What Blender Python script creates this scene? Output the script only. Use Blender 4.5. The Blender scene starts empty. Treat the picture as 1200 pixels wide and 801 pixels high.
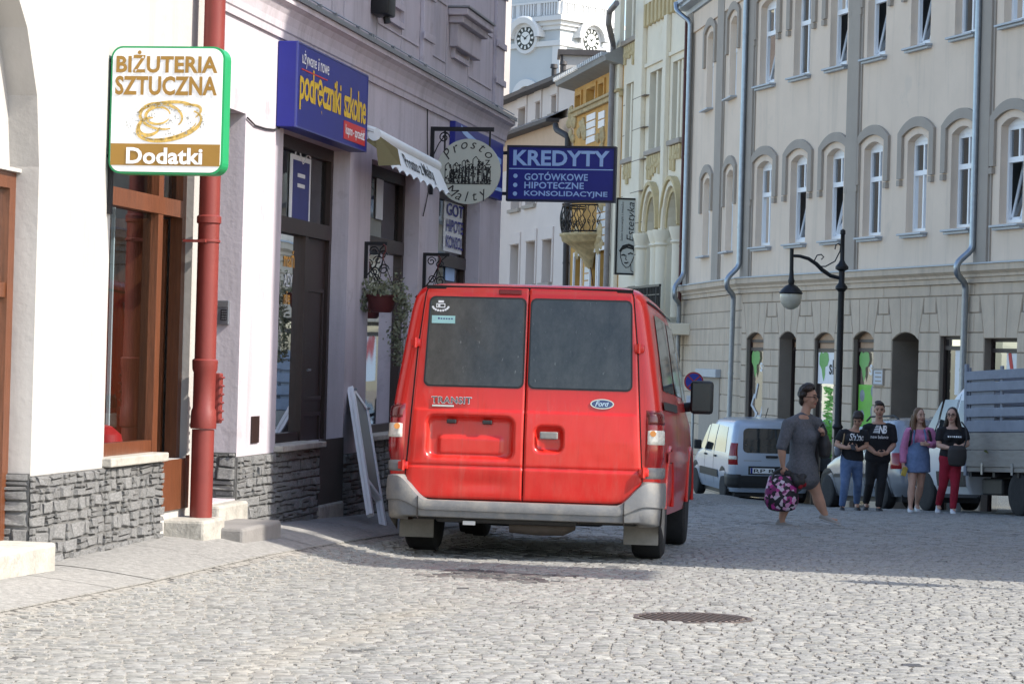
import bpy, bmesh, math, random
from mathutils import Vector, Matrix, noise as mnoise
random.seed(7)
R = math.radians
scene = bpy.context.scene
COL = scene.collection

# ------------------------------------------------------------------ camera
F_PX, CX, CY = 3000.0, 600.0, 400.5
ROLL, HORIZON = 0.0275, 418.0
PITCH = math.atan((HORIZON - CY) / F_PX)
FWD = Vector((0, math.cos(PITCH), math.sin(PITCH)))
UP0 = Vector((0, -math.sin(PITCH), math.cos(PITCH)))
XW = Vector((1, 0, 0))
RIGHT = math.cos(ROLL) * XW + math.sin(ROLL) * UP0
UPV = -math.sin(ROLL) * XW + math.cos(ROLL) * UP0
cam_data = bpy.data.cameras.new('camera')
cam = bpy.data.objects.new('camera', cam_data)
COL.objects.link(cam)
cam.matrix_world = Matrix((
	(RIGHT.x, UPV.x, -FWD.x, 0), (RIGHT.y, UPV.y, -FWD.y, 0),
	(RIGHT.z, UPV.z, -FWD.z, 0), (0, 0, 0, 1)))
cam_data.sensor_width = 36.0
cam_data.lens = 36.0 * F_PX / 1200.0
cam_data.clip_start = 0.1
cam_data.clip_end = 6000
scene.camera = cam

# ------------------------------------------------------------------ light
SUN_AZ = R(21)          # the sun stands right of the view and a little behind it
SUN_EL = R(41)
sun_dir = Vector((math.cos(SUN_AZ) * math.cos(SUN_EL), -math.sin(SUN_AZ) * math.cos(SUN_EL), math.sin(SUN_EL)))
world = bpy.data.worlds.new('World')
scene.world = world
world.use_nodes = True
wn = world.node_tree
for n in list(wn.nodes):
	wn.nodes.remove(n)
sky = wn.nodes.new('ShaderNodeTexSky')
sky.sky_type = 'NISHITA'
sky.sun_disc = False
sky.sun_elevation = SUN_EL
sky.sun_rotation = math.atan2(sun_dir.x, sun_dir.y)
sky.air_density, sky.dust_density, sky.ozone_density = 1.0, 1.2, 1.0
bg = wn.nodes.new('ShaderNodeBackground')
bg.inputs['Strength'].default_value = 0.15
wo = wn.nodes.new('ShaderNodeOutputWorld')
wn.links.new(sky.outputs[0], bg.inputs[0])
wn.links.new(bg.outputs[0], wo.inputs[0])
sd = bpy.data.lights.new('sun', 'SUN')
sd.energy = 3.6
sd.angle = R(0.53)
sd.color = (1.0, 0.94, 0.84)
sun = bpy.data.objects.new('sun', sd)
COL.objects.link(sun)
sun.rotation_euler = sun_dir.to_track_quat('Z', 'Y').to_euler()
sun.location = sun_dir * 60
vs = scene.view_settings
vs.view_transform = 'Standard'
vs.look = 'None'
vs.exposure = 1.2
vs.gamma = 1.0
vs.use_curve_mapping = False
scene.cycles.max_bounces = 8

# ------------------------------------------------------------------ pixel -> world
def ray(px, py):
	return FWD + ((px - CX) / F_PX) * RIGHT - ((py - CY) / F_PX) * UPV
def P(px, py, D):
	d = ray(px, py)
	return d * (D / d.y)

GP = [(0, -1.20), (10, -1.27), (13.3, -1.32), (18.5, -1.46), (29, -1.82), (42, -2.33),
	(55, -3.02), (70, -3.75), (95, -5.0), (220, -9.0), (900, -20)]
def gprofile(y):
	if y <= 0:
		return GP[0][1]
	for (a, za), (b, zb) in zip(GP, GP[1:]):
		if y <= b:
			return za + (zb - za) * (y - a) / (b - a)
	return GP[-1][1]
WALL_T = 0.176
def wall_x(y):
	return -1.989 + WALL_T * (y - 17.65)
def ground(x, y):
	z = 0
	for k in (-1.5, -0.75, 0, 0.75, 1.5):
		z += gprofile(y + k) / 5
	dist = (x - wall_x(y)) / math.sqrt(1 + WALL_T ** 2)
	if y < 60:
		t = max(0.0, min(1.0, 1 - dist / 1.25))
		z += 0.19 * t * t * (3 - 2 * t) * (0.55 if y < 14 else 1.0 if y > 16.5 else 0.55 + 0.45 * (y - 14) / 2.5)
	return z

# ------------------------------------------------------------------ materials
MATS = {}
def _n(nt, typ, **kw):
	n = nt.nodes.new(typ)
	for k, v in kw.items():
		setattr(n, k, v)
	return n
def mat(name, col, rough=0.7, metal=0.0, var=0.12, vscale=3.0, bump=0.0, bscale=40.0, spec=0.5,
		col2=None, spots=None, coat=0.0, trans=0.0, emit=0.0, ior=1.45, alpha=1.0, coords='Object', stretch=None, bdist=0.01):
	if name in MATS:
		return MATS[name]
	m = bpy.data.materials.new(name)
	m.use_nodes = True
	nt = m.node_tree
	b = nt.nodes['Principled BSDF']
	b.inputs['Roughness'].default_value = rough
	b.inputs['Metallic'].default_value = metal
	b.inputs['Specular IOR Level'].default_value = spec
	b.inputs['IOR'].default_value = ior
	if coat:
		b.inputs['Coat Weight'].default_value = coat
		b.inputs['Coat Roughness'].default_value = 0.06
	if trans:
		b.inputs['Transmission Weight'].default_value = trans
	if alpha < 1:
		b.inputs['Alpha'].default_value = alpha
	c = tuple(col) + (1.0,)
	tc = _n(nt, 'ShaderNodeTexCoord')
	src = tc.outputs[coords]
	if stretch:
		mp = _n(nt, 'ShaderNodeMapping')
		mp.inputs['Scale'].default_value = stretch
		nt.links.new(src, mp.inputs[0])
		src = mp.outputs[0]
	if var > 0 or col2:
		nz = _n(nt, 'ShaderNodeTexNoise')
		nz.inputs['Scale'].default_value = vscale
		nz.inputs['Detail'].default_value = 8
		nz.inputs['Roughness'].default_value = 0.65
		nt.links.new(src, nz.inputs['Vector'])
		rp = _n(nt, 'ShaderNodeValToRGB')
		e = rp.color_ramp.elements
		e[0].position, e[1].position = 0.3, 0.7
		if col2:
			e[0].color = tuple(col2) + (1,)
			e[1].color = c
		else:
			e[0].color = tuple(v * (1 - var) for v in col) + (1,)
			e[1].color = tuple(min(1, v * (1 + var)) for v in col) + (1,)
		nt.links.new(nz.outputs['Fac'], rp.inputs[0])
		last = rp.outputs[0]
		if spots:                       # (colour, scale, threshold, amount)
			n2 = _n(nt, 'ShaderNodeTexNoise')
			n2.inputs['Scale'].default_value = spots[1]
			n2.inputs['Detail'].default_value = 6
			n2.inputs['Roughness'].default_value = 0.7
			nt.links.new(src, n2.inputs['Vector'])
			r2 = _n(nt, 'ShaderNodeValToRGB')
			r2.color_ramp.elements[0].position = spots[2]
			r2.color_ramp.elements[1].position = min(1, spots[2] + 0.08)
			r2.color_ramp.elements[0].color = (0, 0, 0, 1)
			r2.color_ramp.elements[1].color = (spots[3],) * 3 + (1,)
			nt.links.new(n2.outputs['Fac'], r2.inputs[0])
			mx = _n(nt, 'ShaderNodeMix', data_type='RGBA')
			nt.links.new(r2.outputs[0], mx.inputs[0])
			nt.links.new(last, mx.inputs[6])
			mx.inputs[7].default_value = tuple(spots[0]) + (1,)
			last = mx.outputs[2]
		nt.links.new(last, b.inputs['Base Color'])
	else:
		b.inputs['Base Color'].default_value = c
	if bump > 0:
		nb = _n(nt, 'ShaderNodeTexNoise')
		nb.inputs['Scale'].default_value = bscale
		nb.inputs['Detail'].default_value = 6
		nt.links.new(src, nb.inputs['Vector'])
		bp = _n(nt, 'ShaderNodeBump')
		bp.inputs['Strength'].default_value = bump
		bp.inputs['Distance'].default_value = bdist
		nt.links.new(nb.outputs['Fac'], bp.inputs['Height'])
		nt.links.new(bp.outputs[0], b.inputs['Normal'])
	if emit:
		b.inputs['Emission Color'].default_value = c
		b.inputs['Emission Strength'].default_value = emit
	MATS[name] = m
	return m

# ------------------------------------------------------------------ mesh building
class MB:
	"""collects polygons; build() links them as one mesh object"""
	def __init__(self, off=(0, 0, 0)):
		self.v, self.f, self.s, self.mi = [], [], [], []
		self.off = Vector(off)
		self.cur = 0
	def add(self, verts, faces, smooth=False):
		n = len(self.v)
		self.v += [tuple(v) for v in verts]
		self.f += [tuple(n + i for i in f) for f in faces]
		self.s += [smooth] * len(faces)
		self.mi += [self.cur] * len(faces)
		return self
	def quad(self, a, b, c, d, smooth=False):
		return self.add([a, b, c, d], [(0, 1, 2, 3)], smooth)
	def box(self, lo, hi, bev=0.0):
		(x0, y0, z0), (x1, y1, z1) = lo, hi
		if x0 > x1: x0, x1 = x1, x0
		if y0 > y1: y0, y1 = y1, y0
		if z0 > z1: z0, z1 = z1, z0
		if bev <= 0:
			v = [(x0, y0, z0), (x1, y0, z0), (x1, y1, z0), (x0, y1, z0), (x0, y0, z1), (x1, y0, z1), (x1, y1, z1), (x0, y1, z1)]
			f = [(0, 3, 2, 1), (4, 5, 6, 7), (0, 1, 5, 4), (1, 2, 6, 5), (2, 3, 7, 6), (3, 0, 4, 7)]
			return self.add(v, f)
		b = min(bev, (x1 - x0) / 2.01, (y1 - y0) / 2.01, (z1 - z0) / 2.01)
		bm = bmesh.new()
		bmesh.ops.create_cube(bm, size=1)
		for v in bm.verts:
			v.co = Vector(((x0 + x1) / 2 + v.co.x * (x1 - x0), (y0 + y1) / 2 + v.co.y * (y1 - y0), (z0 + z1) / 2 + v.co.z * (z1 - z0)))
		bmesh.ops.bevel(bm, geom=bm.edges[:], offset=b, segments=2, affect='EDGES', profile=0.5)
		return self.bm(bm)
	def bm(self, bm, smooth=False):
		bm.verts.index_update()
		self.add([v.co[:] for v in bm.verts], [[v.index for v in f.verts] for f in bm.faces], smooth)
		bm.free()
		return self
	def bar(self, a, b, w, h, up=(0, 0, 1), ext=0.0):
		"""rectangular bar from a to b, w across, h along up"""
		a, b = Vector(a), Vector(b)
		d = (b - a)
		if d.length < 1e-6:
			return self
		d.normalize()
		a, b = a - d * ext, b + d * ext
		u = Vector(up)
		if abs(u.normalized().dot(d)) > 0.98:
			u = Vector((0, 1, 0)) if abs(d.y) < 0.9 else Vector((1, 0, 0))
		s = d.cross(u).normalized()
		u = s.cross(d).normalized()
		s, u = s * w / 2, u * h / 2
		v = [a - s - u, a + s - u, a + s + u, a - s + u, b - s - u, b + s - u, b + s + u, b - s + u]
		return self.add(v, [(0, 1, 2, 3), (7, 6, 5, 4), (0, 4, 5, 1), (1, 5, 6, 2), (2, 6, 7, 3), (3, 7, 4, 0)])
	def tube(self, pts, r, n=8, caps=True, smooth=True):
		"""round tube through pts; r a number or one radius per point"""
		pts = [Vector(p) for p in pts]
		rs = r if isinstance(r, (list, tuple)) else [r] * len(pts)
		rings = []
		prev = None
		for i, p in enumerate(pts):
			d = (pts[min(i + 1, len(pts) - 1)] - pts[max(i - 1, 0)])
			if d.length < 1e-9:
				d = Vector((0, 0, 1))
			d.normalize()
			if prev is None:
				a = d.orthogonal().normalized()
			else:
				a = prev - d * prev.dot(d)
				a = a.normalized() if a.length > 1e-6 else d.orthogonal().normalized()
			prev = a
			b = d.cross(a)
			rings.append([p + (a * math.cos(2 * math.pi * k / n) + b * math.sin(2 * math.pi * k / n)) * rs[i] for k in range(n)])
		v = [q for r_ in rings for q in r_]
		f = []
		for i in range(len(rings) - 1):
			for k in range(n):
				k2 = (k + 1) % n
				f.append((i * n + k, i * n + k2, (i + 1) * n + k2, (i + 1) * n + k))
		self.add(v, f, smooth)
		if caps:
			self.add(rings[0], [tuple(range(n - 1, -1, -1))])
			self.add(rings[-1], [tuple(range(n))])
		return self
	def lathe(self, prof, n=24, origin=(0, 0, 0), smooth=True, axis='z'):
		"""prof: list of (r, h)"""
		o = Vector(origin)
		v, f = [], []
		for r, h in prof:
			for k in range(n):
				a = 2 * math.pi * k / n
				c, s = r * math.cos(a), r * math.sin(a)
				v.append(o + Vector({'z': (c, s, h), 'x': (h, c, s), 'y': (s, h, c)}[axis]))
		for i in range(len(prof) - 1):
			for k in range(n):
				k2 = (k + 1) % n
				f.append((i * n + k, i * n + k2, (i + 1) * n + k2, (i + 1) * n + k))
		self.add(v, f, smooth)
		if prof[0][0] > 1e-5:
			self.add(v[:n], [tuple(range(n - 1, -1, -1))])
		if prof[-1][0] > 1e-5:
			self.add(v[-n:], [tuple(range(n))])
		return self
	def prism(self, poly, o, a, b, depth, smooth=False):
		"""poly [(s,t)] in plane origin o axes a,b ; extruded along depth vector"""
		o, a, b, depth = Vector(o), Vector(a), Vector(b), Vector(depth)
		v0 = [o + a * s + b * t for s, t in poly]
		v1 = [p + depth for p in v0]
		n = len(poly)
		f = [tuple(range(n)), tuple(range(2 * n - 1, n - 1, -1))]
		for k in range(n):
			k2 = (k + 1) % n
			f.append((k, n + k, n + k2, k2))
		return self.add(v0 + v1, f, smooth)
	def grid(self, fn, nu, nv, smooth=True, flip=False):
		v = [fn(i / nu, j / nv) for j in range(nv + 1) for i in range(nu + 1)]
		f = []
		for j in range(nv):
			for i in range(nu):
				a = j * (nu + 1) + i
				q = (a, a + 1, a + nu + 2, a + nu + 1)
				f.append(q[::-1] if flip else q)
		return self.add(v, f, smooth)
	def build(self, name, material, parent=None, loc=None, rot=None, recalc=True):
		me = bpy.data.meshes.new(name)
		o = self.off
		me.from_pydata([(v[0] - o.x, v[1] - o.y, v[2] - o.z) for v in self.v], [], self.f)
		if recalc:
			bm = bmesh.new()
			bm.from_mesh(me)
			bmesh.ops.remove_doubles(bm, verts=bm.verts, dist=1e-5)
			bmesh.ops.recalc_face_normals(bm, faces=bm.faces)
			if any(self.s):
				pass
			bm.to_mesh(me)
			bm.free()
			if any(self.s):
				me.polygons.foreach_set('use_smooth', [True] * len(me.polygons))
				try:
					me.set_sharp_from_angle(angle=R(38))
				except Exception:
					pass
		else:
			me.polygons.foreach_set('use_smooth', self.s)
		ms = material if isinstance(material, (list, tuple)) else [material]
		for m_ in ms:
			me.materials.append(m_)
		if len(ms) > 1 and not recalc:
			me.polygons.foreach_set('material_index', self.mi)
		return link(me, name, parent, loc, rot)

def link(data, name, parent=None, loc=None, rot=None):
	o = bpy.data.objects.new(name, data)
	COL.objects.link(o)
	if parent is not None:
		o.parent = parent
	if loc is not None:
		o.location = loc
	if rot is not None:
		o.rotation_euler = rot
	return o
def tag(o, label, cat, group=None):
	o['label'], o['category'] = label, cat
	if group:
		o['group'] = group
	return o
def thing(name, label, cat, loc=(0, 0, 0), rz=0.0, group=None, rot=None):
	o = bpy.data.objects.new(name, None)
	COL.objects.link(o)
	o.empty_display_size = 0.2
	o.location = loc
	o.rotation_euler = rot if rot is not None else (0, 0, rz)
	return tag(o, label, cat, group)
def struct(o, label=None):
	o['kind'] = 'structure'
	if label:
		o['label'] = label
	return o
def copy_tree(o, parent=None):
	c = o.copy()
	COL.objects.link(c)
	c.parent = parent
	for ch in list(o.children):
		copy_tree(ch, c)
	return c

# text as mesh -------------------------------------------------------
def text_mesh(s, size=1.0, bold=0.0, extrude=0.0, spacing=1.0, shear=0.0, res=3):
	cu = bpy.data.curves.new('lettering', 'FONT')
	cu.body = s
	cu.size = size
	cu.offset = bold * size
	cu.extrude = extrude
	cu.space_character = spacing
	cu.shear = shear
	cu.resolution_u = res
	cu.fill_mode = 'FRONT' if extrude == 0 else 'BOTH'
	ob = bpy.data.objects.new('tmp', cu)
	COL.objects.link(ob)
	dg = bpy.context.evaluated_depsgraph_get()
	me = bpy.data.meshes.new_from_object(ob.evaluated_get(dg))
	bpy.data.objects.remove(ob)
	bpy.data.curves.remove(cu)
	xs = [v.co.x for v in me.vertices]
	ys = [v.co.y for v in me.vertices]
	return me, (min(xs), max(xs), min(ys), max(ys))
def text_into(mb, s, fn, x0, x1, y0, y1, bold=0.0, spacing=1.0, shear=0.0, res=3):
	"""fit text s into the box x0..x1, y0..y1 and map (x, y) through fn to 3D"""
	me, (a, b, c, d) = text_mesh(s, 1.0, bold, 0, spacing, shear, res)
	vs_ = [fn(x0 + (v.co.x - a) / (b - a) * (x1 - x0), y0 + (v.co.y - c) / (d - c) * (y1 - y0)) for v in me.vertices]
	mb.add(vs_, [tuple(p.vertices) for p in me.polygons])
	bpy.data.meshes.remove(me)
	return mb

# wall with real openings -------------------------------------------------
class Frame:
	"""vertical plane through (x, y); u runs to the right as seen from the street, y of the frame goes into the house"""
	def __init__(self, x, y, dx, dy):
		self.o = Vector((x, y, 0))
		self.u = Vector((dx, dy, 0)).normalized()
		self.inw = Vector((-self.u.y, self.u.x, 0))
		self.rz = math.atan2(self.u.y, self.u.x)
	def uv(self, px, py, out=0.0):
		d = ray(px, py)
		o = self.o - self.inw * out
		k = o.dot(self.inw) / d.dot(self.inw)
		q = d * k
		return (q - o).dot(self.u), q.z
	def world(self, u, inn, z):
		return self.o + self.u * u + self.inw * inn + Vector((0, 0, z))

def arch_pts(u0, u1, zs, rise, n=10):
	"""points left to right along a segmental / round arch springing at zs"""
	w = (u1 - u0) / 2
	uc = (u0 + u1) / 2
	if rise < 1e-4:
		return [(u0, zs), (u1, zs)]
	if rise >= w:
		return [(uc - w * math.cos(math.pi * i / n), zs + rise * math.sin(math.pi * i / n)) for i in range(n + 1)]
	rad = (w * w + rise * rise) / (2 * rise)
	a = math.asin(w / rad)
	return [(uc + rad * math.sin(-a + 2 * a * i / n), zs + rise - rad + rad * math.cos(-a + 2 * a * i / n)) for i in range(n + 1)]

def wall(mb, u0, u1, z0, z1, ops, y=0.0, depth=0.2, cell=None):
	"""ops: dicts u0,u1,z0,z1,rise,(depth). z1 = crown. Faces at y, reveals run to y+depth"""
	us = sorted(set([u0, u1] + [o[k] for o in ops for k in ('u0', 'u1')]))
	zs = sorted(set([z0, z1] + [o[k] for o in ops for k in ('z0', 'z1')]))
	us = [u for u in us if u0 - 1e-6 <= u <= u1 + 1e-6]
	zs = [z for z in zs if z0 - 1e-6 <= z <= z1 + 1e-6]
	for i in range(len(us) - 1):
		for j in range(len(zs) - 1):
			cu, cz = (us[i] + us[i + 1]) / 2, (zs[j] + zs[j + 1]) / 2
			if any(o['u0'] < cu < o['u1'] and o['z0'] < cz < o['z1'] for o in ops):
				continue
			mb.quad((us[i], y, zs[j]), (us[i + 1], y, zs[j]), (us[i + 1], y, zs[j + 1]), (us[i], y, zs[j + 1]))
	for o in ops:
		d = o.get('depth', depth)
		rise = o.get('rise', 0)
		ap = arch_pts(o['u0'], o['u1'], o['z1'] - rise, rise)
		if rise:
			for (a, za), (b, zb) in zip(ap, ap[1:]):
				mb.quad((a, y, za), (b, y, zb), (b, y, o['z1']), (a, y, o['z1']))
		for (a, za), (b, zb) in zip(ap, ap[1:]):
			mb.quad((a, y, za), (b, y, zb), (b, y + d, zb), (a, y + d, za))
		zt = o['z1'] - rise
		mb.quad((o['u0'], y, o['z0']), (o['u0'], y + d, o['z0']), (o['u0'], y + d, zt), (o['u0'], y, zt))
		mb.quad((o['u1'], y, o['z0']), (o['u1'], y + d, o['z0']), (o['u1'], y + d, zt), (o['u1'], y, zt))
		mb.quad((o['u0'], y, o['z0']), (o['u1'], y, o['z0']), (o['u1'], y + d, o['z0']), (o['u0'], y + d, o['z0']))
	return mb
def arch_band(mb, u0, u1, zs, rise, w, y0, y1, leg=0.0, n=12):
	"""raised band of width w around an arched head, with straight legs going down by leg"""
	ap = arch_pts(u0, u1, zs, rise, n)
	k = (u1 - u0 + 2 * w) / (u1 - u0)
	op = arch_pts(u0 - w, u1 + w, zs, max(0.0, rise * k * 0.9) + w * 0.15 if rise else 0.0, n)
	if rise:
		crown = ap[n // 2][1] + w
		op = arch_pts(u0 - w, u1 + w, zs + w * 0.35, crown - zs - w * 0.35, n)
	inner = [(u0, zs - leg)] + ap + [(u1, zs - leg)] if leg else ap
	outer = [(u0 - w, zs - leg)] + op + [(u1 + w, zs - leg)] if leg else op
	m_ = len(inner)
	for i in range(m_ - 1):
		a, b, c, d = inner[i], inner[i + 1], outer[i + 1], outer[i]
		mb.quad((a[0], y0, a[1]), (b[0], y0, b[1]), (c[0], y0, c[1]), (d[0], y0, d[1]))
		mb.quad((a[0], y0, a[1]), (b[0], y0, b[1]), (b[0], y1, b[1]), (a[0], y1, a[1]))
		mb.quad((d[0], y0, d[1]), (c[0], y0, c[1]), (c[0], y1, c[1]), (d[0], y1, d[1]))
	for i in (0, m_ - 1):
		a, d = inner[i], outer[i]
		mb.quad((a[0], y0, a[1]), (d[0], y0, d[1]), (d[0], y1, d[1]), (a[0], y1, a[1]))
	return mb
def ring_rect(mb, u0, u1, z0, z1, t, y0, y1):
	"""rectangular frame of bar width t between y0 and y1"""
	mb.box((u0, y0, z0), (u0 + t, y1, z1))
	mb.box((u1 - t, y0, z0), (u1, y1, z1))
	mb.box((u0 + t, y0, z0), (u1 - t, y1, z0 + t))
	mb.box((u0 + t, y0, z1 - t), (u1 - t, y1, z1))
	return mb

def weather(m, col, amount, scale=1.2, lo=0.5, hi=0.75, stretch=(3, 3, 0.25), zfade=None):
	"""rain streaks / dust of their own shape mixed over a material's colour; zfade (z_full, z_none) keeps dust low on a vehicle"""
	nt = m.node_tree
	b = nt.nodes['Principled BSDF']
	src = b.inputs['Base Color'].links[0].from_socket
	tc = _n(nt, 'ShaderNodeTexCoord')
	mp = _n(nt, 'ShaderNodeMapping')
	mp.inputs['Scale'].default_value = stretch
	nt.links.new(tc.outputs['Object'], mp.inputs[0])
	nz = _n(nt, 'ShaderNodeTexNoise')
	nz.inputs['Scale'].default_value = scale
	nz.inputs['Detail'].default_value = 9
	nz.inputs['Roughness'].default_value = 0.7
	nt.links.new(mp.outputs[0], nz.inputs['Vector'])
	mr = _n(nt, 'ShaderNodeMapRange')
	mr.inputs[1].default_value, mr.inputs[2].default_value, mr.inputs[4].default_value = lo, hi, amount
	nt.links.new(nz.outputs['Fac'], mr.inputs[0])
	fac = mr.outputs[0]
	if zfade:
		sp = _n(nt, 'ShaderNodeSeparateXYZ')
		nt.links.new(tc.outputs['Object'], sp.inputs[0])
		zr = _n(nt, 'ShaderNodeMapRange')
		zr.inputs[1].default_value, zr.inputs[2].default_value = zfade[1], zfade[0]
		nt.links.new(sp.outputs[2], zr.inputs[0])
		mu = _n(nt, 'ShaderNodeMath', operation='MULTIPLY')
		nt.links.new(fac, mu.inputs[0])
		nt.links.new(zr.outputs[0], mu.inputs[1])
		fac = mu.outputs[0]
	mx = _n(nt, 'ShaderNodeMix', data_type='RGBA')
	nt.links.new(fac, mx.inputs[0])
	nt.links.new(src, mx.inputs[6])
	mx.inputs[7].default_value = tuple(col) + (1,)
	nt.links.new(mx.outputs[2], b.inputs['Base Color'])
# ------------------------------------------------------------------ ground
def cobble_mat():
	m = bpy.data.materials.new('granite_setts')
	m.use_nodes = True
	nt = m.node_tree
	b = nt.nodes['Principled BSDF']
	b.inputs['Roughness'].default_value = 0.55
	b.inputs['Specular IOR Level'].default_value = 0.35
	at = _n(nt, 'ShaderNodeAttribute', attribute_name='tint')
	geo = _n(nt, 'ShaderNodeNewGeometry')
	nz = _n(nt, 'ShaderNodeTexNoise')
	nz.inputs['Scale'].default_value = 55
	nz.inputs['Detail'].default_value = 6
	nt.links.new(geo.outputs['Position'], nz.inputs['Vector'])
	rp = _n(nt, 'ShaderNodeValToRGB')
	rp.color_ramp.elements[0].position, rp.color_ramp.elements[1].position = 0.25, 0.75
	rp.color_ramp.elements[0].color = (0.150, 0.149, 0.145, 1)
	rp.color_ramp.elements[1].color = (0.30, 0.296, 0.284, 1)
	nt.links.new(nz.outputs['Fac'], rp.inputs[0])
	mul = _n(nt, 'ShaderNodeMix', data_type='RGBA', blend_type='MULTIPLY')
	mul.inputs[0].default_value = 1
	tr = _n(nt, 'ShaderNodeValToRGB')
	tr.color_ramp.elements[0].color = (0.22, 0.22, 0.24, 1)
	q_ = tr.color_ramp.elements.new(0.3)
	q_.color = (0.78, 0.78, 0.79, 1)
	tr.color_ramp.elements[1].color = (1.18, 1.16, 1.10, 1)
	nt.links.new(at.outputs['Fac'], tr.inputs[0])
	nt.links.new(rp.outputs[0], mul.inputs[6])
	nt.links.new(tr.outputs[0], mul.inputs[7])
	# sandy wheel-track stain of its own shape
	sep = _n(nt, 'ShaderNodeSeparateXYZ')
	nt.links.new(geo.outputs['Position'], sep.inputs[0])
	a = _n(nt, 'ShaderNodeMath', operation='MULTIPLY_ADD')   # x - (x0 + k*(y-y0))
	a.inputs[1].default_value = -0.185
	a.inputs[2].default_value = 0.185 * 12.0 + 0.66
	nt.links.new(sep.outputs[1], a.inputs[0])
	s = _n(nt, 'ShaderNodeMath', operation='ADD')
	nt.links.new(sep.outputs[0], s.inputs[0])
	nt.links.new(a.outputs[0], s.inputs[1])
	ab = _n(nt, 'ShaderNodeMath', operation='ABSOLUTE')
	nt.links.new(s.outputs[0], ab.inputs[0])
	n3 = _n(nt, 'ShaderNodeTexNoise')
	n3.inputs['Scale'].default_value = 3
	n3.inputs['Detail'].default_value = 5
	nt.links.new(geo.outputs['Position'], n3.inputs['Vector'])
	sub = _n(nt, 'ShaderNodeMath', operation='MULTIPLY_ADD')
	sub.inputs[1].default_value = 0.55
	nt.links.new(n3.outputs['Fac'], sub.inputs[0])
	nt.links.new(ab.outputs[0], sub.inputs[2])
	r3 = _n(nt, 'ShaderNodeMapRange')
	r3.inputs[1].default_value, r3.inputs[2].default_value = 0.50, 0.16
	nt.links.new(sub.outputs[0], r3.inputs[0])
	ry = _n(nt, 'ShaderNodeMapRange')
	ry.inputs[1].default_value, ry.inputs[2].default_value = 14.6, 13.2
	nt.links.new(sep.outputs[1], ry.inputs[0])
	mm = _n(nt, 'ShaderNodeMath', operation='MULTIPLY')
	nt.links.new(r3.outputs[0], mm.inputs[0])
	nt.links.new(ry.outputs[0], mm.inputs[1])
	m4 = _n(nt, 'ShaderNodeMath', operation='MULTIPLY')
	m4.inputs[1].default_value = 0.45
	nt.links.new(mm.outputs[0], m4.inputs[0])
	mx = _n(nt, 'ShaderNodeMix', data_type='RGBA')
	nt.links.new(m4.outputs[0], mx.inputs[0])
	nt.links.new(mul.outputs[2], mx.inputs[6])
	mx.inputs[7].default_value = (0.34, 0.30, 0.235, 1)
	nt.links.new(mx.outputs[2], b.inputs['Base Color'])
	nb = _n(nt, 'ShaderNodeTexNoise')
	nb.inputs['Scale'].default_value = 90
	nt.links.new(geo.outputs['Position'], nb.inputs['Vector'])
	bp = _n(nt, 'ShaderNodeBump')
	bp.inputs['Strength'].default_value = 0.35
	bp.inputs['Distance'].default_value = 0.006
	nt.links.new(nb.outputs['Fac'], bp.inputs['Height'])
	nt.links.new(bp.outputs[0], b.inputs['Normal'])
	return m
M_SETT = cobble_mat()
M_JOINT = mat('sandy_joints', (0.27, 0.255, 0.228), 0.9, var=0.25, vscale=20, bump=0.5, bscale=120,
			spots=((0.03, 0.028, 0.026), 21, 0.52, 0.95))
ROADSIDE = []

def frange_ys():
	ys, y = [], -6.0
	while y < 75:
		ys.append(y)
		y += 0.5
	while y < 900:
		ys.append(y)
		y *= 1.12
	return ys
ys = frange_ys()
xs = [-900, -300, -100, -40, -15, -8] + [-5 + 0.25 * i for i in range(41)] + [7, 10, 15, 25, 60, 150, 400, 900]
mb = MB()
vv = [(x, y, ground(x, y)) for y in ys for x in xs]
nx = len(xs)
ff = [(j * nx + i, j * nx + i + 1, (j + 1) * nx + i + 1, (j + 1) * nx + i) for j in range(len(ys) - 1) for i in range(nx - 1)]
mb.add(vv, ff, True)
road = mb.build('road', M_JOINT, recalc=False)
struct(road, 'sandy jointed cobbled street falling away between the houses')

# granite setts: the 300 that show largest are objects, the rest one mass
rng = random.Random(11)
PAVE_W = 0.66
def sett_shape(w, l, h, r):
	"""8+4 vertex worn stone: base, shoulder and a smaller uneven top"""
	v = []
	for k, (sx, sy) in enumerate(((-1, -1), (1, -1), (1, 1), (-1, 1))):
		v.append((sx * w / 2, sy * l / 2, -0.03))
	for k, (sx, sy) in enumerate(((-1, -1), (1, -1), (1, 1), (-1, 1))):
		v.append((sx * w / 2 * r.uniform(0.93, 1.0), sy * l / 2 * r.uniform(0.93, 1.0), h * 0.45))
	for k, (sx, sy) in enumerate(((-1, -1), (1, -1), (1, 1), (-1, 1))):
		v.append((sx * w / 2 * r.uniform(0.84, 0.95), sy * l / 2 * r.uniform(0.84, 0.95), h * r.uniform(0.85, 1.12)))
	f = [(8, 9, 10, 11)]
	for b_ in (0, 4):
		for k in range(4):
			k2 = (k + 1) % 4
			f.append((b_ + k, b_ + k2, b_ + 4 + k2, b_ + 4 + k))
	return v, f
setts = []
y = 8.6
row = 0
HEAD = math.atan(WALL_T) * 0.8
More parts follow.
